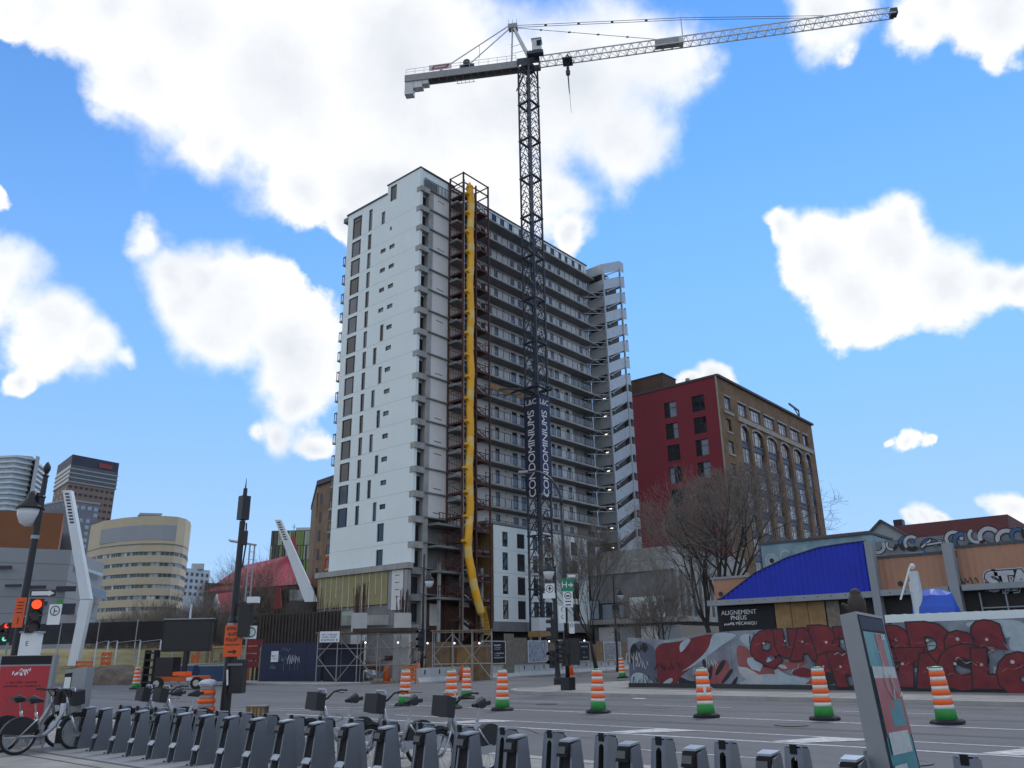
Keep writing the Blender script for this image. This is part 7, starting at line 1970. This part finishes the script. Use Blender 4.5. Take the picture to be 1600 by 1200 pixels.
def fq(u0, u1, v0, v1, d): return orient([fp(u0,v0,d), fp(u0,v1,d), fp(u1,v1,d), fp(u1,v0,d)], fn)
MB().poly(fq(0.02,0.97,0.012,0.985,0.003)).build('bezel', 'poster_black', KR)
MB().poly(fq(0.04,0.95,0.02,0.075,0.006)).build('header', 'hoarding_navy', KR)
ps = MB().poly(fq(0.08,0.92,0.085,0.97,0.006)).build('poster', 'kiosk_teal', KR)
for (u0,u1,v0,v1,m_,k) in ((0.48,0.74,0.09,0.235,'kiosk_redfaded',1),(0.09,0.91,0.235,0.285,'kiosk_paper',3),(0.09,0.91,0.285,0.53,'kiosk_redfaded',4),(0.38,0.82,0.38,0.49,'kiosk_teal',5),(0.13,0.80,0.51,0.60,'kiosk_paper',6),(0.09,0.5,0.64,0.80,'kiosk_paper',7),(0.3,0.85,0.84,0.92,'kiosk_redfaded',8)):
    MB().poly(fq(u0,u1,v0,v1,0.008+0.0015*k)).build('poster_block', m_, ps)
sc = MB(); rr2 = random.Random(6); q = (0.45,0.2)
pts = [(0.42,0.17),(0.48,0.22),(0.40,0.27),(0.46,0.34),(0.58,0.38),(0.66,0.33),(0.62,0.27),(0.70,0.33),(0.80,0.37),(0.90,0.35)]
for a_, b_ in zip(pts, pts[1:]): sc.beam(fp(a_[0],a_[1],0.024), fp(b_[0],b_[1],0.024), 0.008, 0.004)
sc.build('scrawl', 'mural_white', ps)
text('lettering', '.OK', 0.06, fp(0.7,0.105,0.024), fu, (tm-bm), 'print_white', ps)
p = (tm+tr)/2+sd*0.5
BC = thing('dark_beacon', 'dark rounded lamp sticking up behind the leaning map panel', 'lamp', p+V(0,0,-0.02))
q = at(1340, 952, 7.3)
MB().path([q+V(0,0,-0.05), q+V(0,0,0.06), q+V(0,0,0.13)], [0.07,0.075,0.05], 12).ball(q+V(0,0,0.13), 0.05).build('head', 'formwork', BC, smooth=True)
MB().path([q+V(0,0,0.0)-CU*0.06, q+V(0,0,0.05)-CU*0.13], [0.03,0.012], 8).build('arm', 'formwork', BC)

# ================================================================== street furniture
def signal(name, label, p, h, facing, lens=('lens_off','lens_off','lens_off'), wdt=0.34, group='traffic signals'):
    """three-lens head hung at p, facing a horizontal direction"""
    f = Vector(facing).normalized(); s = Z1.cross(f).normalized(); p = Vector(p)
    t = thing(name, label, 'traffic light', p, group)
    MB().extr(orient([p-s*wdt/2-V(0,0,h/2), p+s*wdt/2-V(0,0,h/2), p+s*wdt/2+V(0,0,h/2), p-s*wdt/2+V(0,0,h/2)], f), -f*0.24).build('housing', 'signal_face', t)
    n = len(lens)
    for i, m_ in enumerate(lens):
        c = p+V(0,0,h/2-h*(i+0.5)/n)
        MB().tube(c, c+f*0.03, wdt*0.36, 16).build('lens', m_, t)
        b = MB()
        for k in range(9):
            a0, a1 = R(-20+k*22.5), R(-20+(k+1)*22.5); r_ = wdt*0.42
            e_ = lambda a, d: c+s*math.cos(a)*r_+V(0,0,math.sin(a)*r_)+f*d
            b.poly([e_(a0,0.01), e_(a1,0.01), e_(a1,0.24), e_(a0,0.24)])
        b.build('visor', 'black_paint', t)
    return t
def sign(name, label, c, w, h, mt='white_sign', cat='sign', group=None, up=Z1, n=None, u=None):
    u = u or CU; t = thing(name, label, cat, c, group)
    plate('board', c, u, up, w, h, 0.012, mt, t); return t
def pole(name, label, base, zt, r0, r1, mt='pole_black', cat='pole', group=None):
    base = Vector(base); t = thing(name, label, cat, base, group)
    MB().lathe([(r0*1.9,0),(r0*1.9,0.25),(r0*1.3,0.4),(r0,0.9),(r1,zt-base.z)], base, 12).build('shaft', mt, t, smooth=False)
    return t
def lantern(t, top, s=1.0, glass='lantern_glass'):
    top = Vector(top)
    MB().lathe([(0.05*s,0.0),(0.10*s,-0.05*s),(0.13*s,-0.18*s),(0.30*s,-0.38*s),(0.33*s,-0.46*s)], top, 14).build('hood', 'black_paint', t, smooth=True)
    MB().lathe([(0.29*s,-0.462*s),(0.27*s,-0.62*s),(0.20*s,-0.80*s),(0.08*s,-0.88*s),(0.02*s,-0.89*s)], top, 14).build('globe', glass, t, smooth=True)
# --- corner poles, centre
pa = gz(872, 1074); pa.z = 0.12
PA = pole('signal_pole', 'black signal pole left of the pair on the corner pavement', pa, zat(885, pa.x, pa.y), 0.11, 0.08)
ptop = V(pa.x, pa.y, zat(880, pa.x, pa.y))
q = at(857, 878, 41.5); lt = thing('pavement_lantern', 'white glass lantern hanging left of the corner signal poles', 'street lamp', q)
lantern(lt, q, 1.0); MB().path([q, q+V(0,0,0.12), q+CU*0.18+V(0,0,0.2), V(pa.x,pa.y,q.z+0.05)], 0.03, 8).build('bracket', 'black_paint', lt)
q = at(859, 920, 41.2); sg = sign('turn_sign', 'white square sign with a green ring and arrows on the left corner pole', q, 0.48, 0.52)
ringpoly(q+CN*0.006, CU, Z1, 0.155, 0.19, 20).build('ring', 'sign_green_ring', sg)
MB().poly(orient(rect(q+CN*0.006, CU, Z1, 0.05, 0.22), CN)).poly(orient([q+CN*0.006-CU*0.1+V(0,0,-0.02), q+CN*0.006+CU*0.1+V(0,0,-0.02), q+CN*0.006+V(0,0,0.13)], CN)).build('arrow', 'print_black', sg)
q = at(858, 931, 41.1); sign('plate_sign', 'small white plate under the green ringed sign', q, 0.62, 0.24)
q = at(861, 985, 41.0)
signal('traffic_signal', 'black traffic light on the left corner pole, seen from the side', q, 1.15, -CU, lens=('lens_off','lens_off','lens_off'))
q = at(862, 1030, 40.8); signal('traffic_signal', 'low black pedestrian light on the left corner pole', q, 0.8, -CU+CN, lens=('lens_off','lens_off'))
pb = gz(888, 1083); pb.z = 0.12
ztb = zat(775, pb.x-0.3, pb.y)
PB = thing('arm_lamp', 'tall black street lamp with a long curved arm over the corner', 'street lamp', pb, None)
b = MB(); b.box(pb.x-0.22,pb.y-0.22,0.12,pb.x+0.22,pb.y+0.22,0.62); b.build('base_box', 'black_paint', PB)
tip = at(826, 737, 36.5)
h0 = zat(790, pb.x, pb.y)
MB().path([V(pb.x,pb.y,0.6), V(pb.x,pb.y,h0)], [0.09,0.065], 10).build('shaft', 'pole_black', PB, smooth=True)
tv = tip-V(pb.x,pb.y,h0)
arcp = [V(pb.x,pb.y,h0)+Vector((tv.x*(1-math.cos(a)), tv.y*(1-math.cos(a)), tv.z*math.sin(a))) for a in [math.pi/2*k/10 for k in range(11)]]
MB().path(arcp, [0.065-0.002*k for k in range(11)], 8).build('arm', 'pole_black', PB, smooth=True)
MB().beam(tip, tip+(arcp[-1]-arcp[-2]).normalized()*0.5, 0.22, 0.1).build('lamp_head', 'steel_grey', PB)
for (px, py, w, h, mt, lab) in ((894,900,0.45,0.17,'white_sign','small white arrow plate above the green hospital sign'),(886.5,914,0.56,0.54,'green_sign','green hospital sign with white H and arrow'),(887.5,936,0.42,0.68,'white_sign','tall white sign with a dark ring under the green hospital sign'),(878.5,960,0.28,0.70,'white_sign','narrow white sign facing away beside the corner lamp shaft'),(893.5,981,0.22,0.46,'white_sign','little white sign low on the corner lamp shaft')):
    q = at(px, py, 35.2); sg = sign('road_sign', lab, q, w, h, mt, group='signs on the corner lamp')
    if mt == 'green_sign':
        text('lettering', 'H', 0.36, q-CU*0.13+CN*0.006, CU, Z1, 'print_white', sg)
        MB().poly(orient(rect(q+CU*0.1+CN*0.006, CU, Z1, 0.14, 0.05), CN)).poly(orient([q+CU*0.13+V(0,0,0.1)+CN*0.006, q+CU*0.13+V(0,0,-0.1)+CN*0.006, q+CU*0.25+CN*0.006], CN)).build('arrow', 'print_white', sg)
    elif w == 0.42:
        ringpoly(q+V(0,0,0.14)+CN*0.006, CU, Z1, 0.12, 0.15, 20).build('ring', 'print_black', sg)
        MB().poly(orient(rect(q+V(0,0,0.13)+CN*0.006, CU, Z1, 0.15, 0.07), CN)).build('truck_mark', 'print_black', sg)
        MB().poly(orient(rect(q+V(0,0,-0.24)+CN*0.006, CU, Z1, 0.22, 0.05), CN)).build('rule', 'print_black', sg)
        MB().poly(orient(rect(q+V(0,0,-0.1)+CN*0.006, CU, Z1, 0.26, 0.04), CN)).build('rule', 'print_black', sg)
    elif w == 0.45:
        MB().poly(orient(rect(q+CN*0.006, CU, Z1, 0.41, 0.13), CN)).build('border', 'print_black', sg)
        MB().poly(orient([q-CU*0.18+V(0,0,0.045)+CN*0.01, q-CU*0.18+V(0,0,-0.045)+CN*0.01, q+CU*0.1+V(0,0,-0.045)+CN*0.01, q+CU*0.18+CN*0.01, q+CU*0.1+V(0,0,0.045)+CN*0.01], CN)).build('arrow', 'print_white', sg)
    elif w == 0.28:
        for dz in (0.2, -0.1): ringpoly(q+V(0,0,dz)+CN*0.006+CU*0.05, CU, Z1, 0.07, 0.095, 16, 90, 270).build('ring', 'sign_ring', sg)
    else: ringpoly(q+V(0,0,0.1)+CN*0.006, CU, Z1, 0.05, 0.075, 16).build('ring', 'print_black', sg)
for (px, py, h, f, lab, ln) in ((880,1020,1.05,CN*0.2-CU,'black traffic light left of the corner lamp shaft',3),(897,1018,1.05,_f0,'black traffic light on the right of the corner lamp shaft, turned away',3),(888,1012,0.6,_f0+CU,'boxy black pedestrian signal on the corner lamp shaft',2)):
    q = at(px, py, 35.1); signal('traffic_signal', lab, q, h, f, lens=('lens_off',)*ln, wdt=0.42)
q = at(888, 1000, 35.3); MB().beam(q-CU*0.5, q+CU*0.55, 0.09).build('signal_arm', 'black_paint', PB)
# --- lamp with signal before the scaffold stair
pc = gz(659, 1062); pc.z = 0.0
PC = pole('ornate_lamp', 'black ornate lamp post standing before the scaffold stair', pc, zat(866, pc.x, pc.y), 0.1, 0.06, cat='street lamp')
q = at(671, 896, 50); lantern(PC, q, 0.95)
MB().path([V(pc.x,pc.y,q.z-0.3), (V(pc.x,pc.y,q.z)+q)/2+V(0,0,0.25), q+V(0,0,0.1), q], 0.03, 8).build('bracket', 'black_paint', PC)
q = at(656, 1000, 49.8); signal('traffic_signal', 'black traffic light on the lamp post before the scaffold stair', q, 1.25, CN-CU*0.6, lens=('lens_off','lens_off','lens_off'))
# --- lamp beside the slim bare tree
pd_ = gp(964, 72); zt = hz(959, 900, 72)
PD = pole('ornate_lamp', 'black ornate lamp post right of the slim bare tree', pd_, zt, 0.1, 0.05, cat='street lamp')
q = at(969, 921, 72); lantern(PD, q, 1.0); MB().path([V(pd_.x,pd_.y,q.z+0.05), q+V(0,0,0.14), q], 0.03, 8).build('bracket', 'black_paint', PD)
MB().extr(orient(rect(at(962,955,71.9), CU, Z1, 0.5, 1.1), CN), -CN*0.3).build('banner_case', 'black_paint', PD)
# --- left lamp post with ornate head
pe = at(18, 1050, 27); pe.z = NZ
ze = zat(745, *(at(74, 745, 27).xy)); ztop = at(77, 725, 27).z
PE = thing('ornate_lamp', 'tall black ornate lamp post with white lantern at the left edge', 'street lamp', pe)
MB().lathe([(0.24,0),(0.24,0.5),(0.15,0.8),(0.12,1.2),(0.10,ztop-1.2-NZ),(0.13,ztop-1.15-NZ),(0.09,ztop-1.1-NZ),(0.08,ztop-0.45-NZ),(0.12,ztop-0.42-NZ),(0.05,ztop-0.35-NZ)], pe, 12).build('shaft', 'pole_black', PE)
MB().lathe([(0.03,-0.36),(0.11,-0.22),(0.12,-0.12),(0.06,0.02),(0.01,0.08)], V(pe.x,pe.y,ztop), 10).build('finial', 'pole_black', PE, smooth=True)
q = at(52, 770, 27); lantern(PE, q+V(0,0,0.05), 1.35)
axis = V(pe.x,pe.y,0)
b = MB(); b.extr(orient([V(pe.x,pe.y,ztop-1.0), V(pe.x,pe.y,ztop-1.75), q+V(0,0,-0.35), q+V(0,0,0.0)], CN), -CN*0.05); b.build('scroll_bracket', 'pole_black', PE)
MB().lathe([(0.13,0),(0.13,0.12)], V(pe.x,pe.y,at(62,842,27).z), 12).build('band_clamp', 'steel_grey', PE)
q = at(30, 957, 26.8); up_ = V(pe.x,pe.y,3)-V(pe.x,pe.y,2)
OS = sign('detour_sign', 'narrow orange detour sign on the left lamp post', q, 0.34, 0.94, 'orange_sign')
for dz in (0.32,0.22,0.12,0.0): MB().poly(orient(rect(q+V(0,0,dz)+CN*0.006, CU, Z1, 0.2, 0.03), CN)).build('rule', 'roof_red_dark', OS)
MB().poly(orient(rect(q+V(0,0,-0.25)+CN*0.006, CU, Z1, 0.03, 0.2), CN)).build('arrow', 'print_black', OS)
q = at(67, 927, 26.5); OW = sign('arrow_sign', 'black one-way sign with a pale arrow on the left lamp post', q, 0.84, 0.21, 'print_black')
MB().poly(orient([q-CU*0.36+V(0,0,0.065)+CN*0.006, q-CU*0.36+V(0,0,-0.065)+CN*0.006, q+CU*0.18+V(0,0,-0.065)+CN*0.006, q+CU*0.2+V(0,0,-0.09)+CN*0.006, q+CU*0.38+CN*0.006, q+CU*0.2+V(0,0,0.09)+CN*0.006, q+CU*0.18+V(0,0,0.065)+CN*0.006], CN)).build('arrow', 'white_sign', OW)
q = at(55, 962, 26.4); signal('traffic_signal', 'traffic light showing red on the left lamp post', q+CN*0.02, 1.05, CU*0.75+CN, lens=('lamp_red','lens_off','lens_off'), wdt=0.4)
q = at(85, 960, 26.0); NT = sign('turn_sign', 'pale square no-left sign with dark ring right of the red light', q, 0.40, 0.62, 'white_sign')
ringpoly(q+V(0,0,0.11)+CN*0.006, CU, Z1, 0.125, 0.155, 20).build('ring', 'sign_ring', NT)
MB().poly(orient(rect(q+V(0,0,0.1)+CN*0.006-CU*0.02, CU, Z1, 0.03, 0.17), CN)).poly(orient(rect(q+V(0,0,0.1)+CN*0.006+CU*0.035, CU, Z1, 0.09, 0.03), CN)).build('arrow', 'print_black', NT)
ringpoly(q+V(0,0,0.38)-CN*0.005+CU*0.1, CU, Z1, 0, 0.1, 16).build('green_disc', 'cone_green', NT)
q2 = q-CU*0.3-V(0,0,0.1); MB().beam(q, V(pe.x,pe.y,q.z), 0.05).build('arm', 'steel_grey', NT)
q = at(48, 1006, 26.6); UC = thing('meter_cabinet', 'white metal cabinet strapped to the left lamp post', 'cabinet', q)
mb_box(q-V(0,0,0.35), 0.52, 0.35, 0.68).build('body', 'white_sign', UC); mb_box(q+V(0,0,0.33), 0.6, 0.42, 0.05).build('lid', 'far_grey', UC)
text('lettering', 'E', 0.2, q-CU*0.02+CN*0.18, CU, Z1, 'print_black', UC)
q = at(9, 988, 40); signal('traffic_signal', 'small far traffic light with a red lamp at the left picture edge', q, 0.9, CN, lens=('lamp_red','lens_off','lamp_green'), wdt=0.3)
qg = V(q.x,q.y,NZ); tag(MB().tube(V(q.x,q.y,0.0)-CN*0.3, V(q.x,q.y,q.z+0.6)-CN*0.3, 0.06, 8).build('thin_pole', 'steel_grey'), 'thin grey pole of the far traffic light at the left edge', 'pole')
# --- dark pole with antenna, left of centre
pf = gz(349, 1138, NZ); zt = at(381, 800, 20).z
D_ = (pf-CAM).dot(_f0)
zt = at(383, 768, D_).z
PF = thing('antenna_pole', 'tall black pole with a boxy antenna and orange detour sign', 'pole', pf)
MB().lathe([(0.12,0),(0.115,2.4),(0.085,2.5),(0.07,zt-0.75-NZ)], pf, 12).build('shaft', 'pole_black', PF)
MB().box(pf.x-0.11,pf.y-0.11,zt-0.72,pf.x+0.11,pf.y+0.11,zt-0.12).build('antenna_box', 'black_paint', PF)
MB().lathe([(0.055,-0.12),(0.05,0.08),(0.02,0.09),(0.004,0.35)], V(pf.x,pf.y,zt), 10).build('antenna_cap', 'black_paint', PF)
b = MB(); b.path([V(pf.x,pf.y,zt-0.8)+CU*0.1, V(pf.x,pf.y,zt-1.3)+CU*0.14, V(pf.x,pf.y,zt-1.9)+CU*0.1], 0.02, 6); b.build('cable_loop', 'black_paint', PF)
mb_box(V(pf.x,pf.y,zt-1.35)+CU*0.1, 0.1, 0.1, 0.35).build('splice_box', 'black_paint', PF)
for z in (2.35, 1.95): MB().lathe([(0.13,0),(0.13,0.05)], V(pf.x,pf.y,z), 12).build('band_clamp', 'steel_grey', PF)
fc = lambda px, py: at(px, py, D_-0.2)
mb_box(fc(382, 985)-V(0,0,0.15), 0.26, 0.26, 0.75).build('signal_back', 'black_paint', PF)
mb_box(fc(370, 1083), 0.3, 0.32, 0.74).build('control_box', 'black_paint', PF)
mb_box(fc(371, 1040), 0.34, 0.36, 0.05).build('box_hood', 'far_grey_dark', PF)
MB().tube(fc(361,1070)+CN*0.25, fc(361,1046)+CN*0.25, 0.02, 6).build('conduit', 'white_sign', PF)
q = fc(364, 1001); OD = sign('detour_sign', 'orange detour sign with black lettering and arrow on the antenna pole', q, 0.42, 0.72, 'orange_sign')
for k, (dz, n_) in enumerate(((0.27,9),(0.15,8),(0.02,6),(-0.09,11))): glyphs(q+V(0,0,dz)+CN*0.006, CU, Z1, 0.34, 0.085 if k < 3 else 0.04, n_, 90+k, 'print_black', OD)
MB().poly(orient(rect(q+V(0,0,-0.25)-CU*0.03+CN*0.006, CU, Z1, 0.14, 0.04), CN)).poly(orient([q+V(0,0,-0.19)+CU*0.03+CN*0.006, q+V(0,0,-0.31)+CU*0.03+CN*0.006, q+V(0,0,-0.25)+CU*0.12+CN*0.006], CN)).build('arrow', 'print_black', OD)
q = fc(391, 988); NS = sign('turn_sign', 'white sign with dark ring half hidden behind the antenna pole', q, 0.3, 0.3, 'white_sign'); ringpoly(q+CN*0.006+CU*0.02, CU, Z1, 0.09, 0.115, 18).build('ring', 'sign_ring', NS)
MB().beam(q, V(pf.x,pf.y,q.z), 0.04).build('arm', 'black_paint', NS)
q = fc(396, 938); SP = thing('camera_box', 'small white camera box on the right of the antenna pole', 'camera', q); mb_box(q-V(0,0,0.06), 0.26, 0.2, 0.14).build('body', 'white_sign', SP); MB().beam(q, V(pf.x,pf.y,q.z-0.1), 0.05).build('arm', 'black_paint', SP)
# --- wooden litter bin behind the docks
g = gz(396, 1140, NZ); LB = thing('litter_bin', 'small wooden slatted litter bin behind the docks', 'bin', (g.x,g.y,NZ))
top = zat(1103, g.x, g.y)
for k in range(5): 
    q = V(g.x,g.y,0)+CU*(-0.17+0.085*k)
    MB().extr(orient([q-CU*0.035+V(0,0,NZ+0.05), q+CU*0.035+V(0,0,NZ+0.05), q+CU*0.035+V(0,0,top-0.03), q-CU*0.035+V(0,0,top-0.03)], CN), -CN*0.03).build('slat', 'brown_wood_post' if k % 2 else 'wood_old', LB)
mb_box(V(g.x,g.y,NZ)-CN*0.22, 0.4, 0.36, top-NZ-0.04).build('liner', 'formwork', LB)
mb_box(V(g.x,g.y,top-0.03)-CN*0.2, 0.44, 0.44, 0.03).build('rim', 'wood_grey', LB)
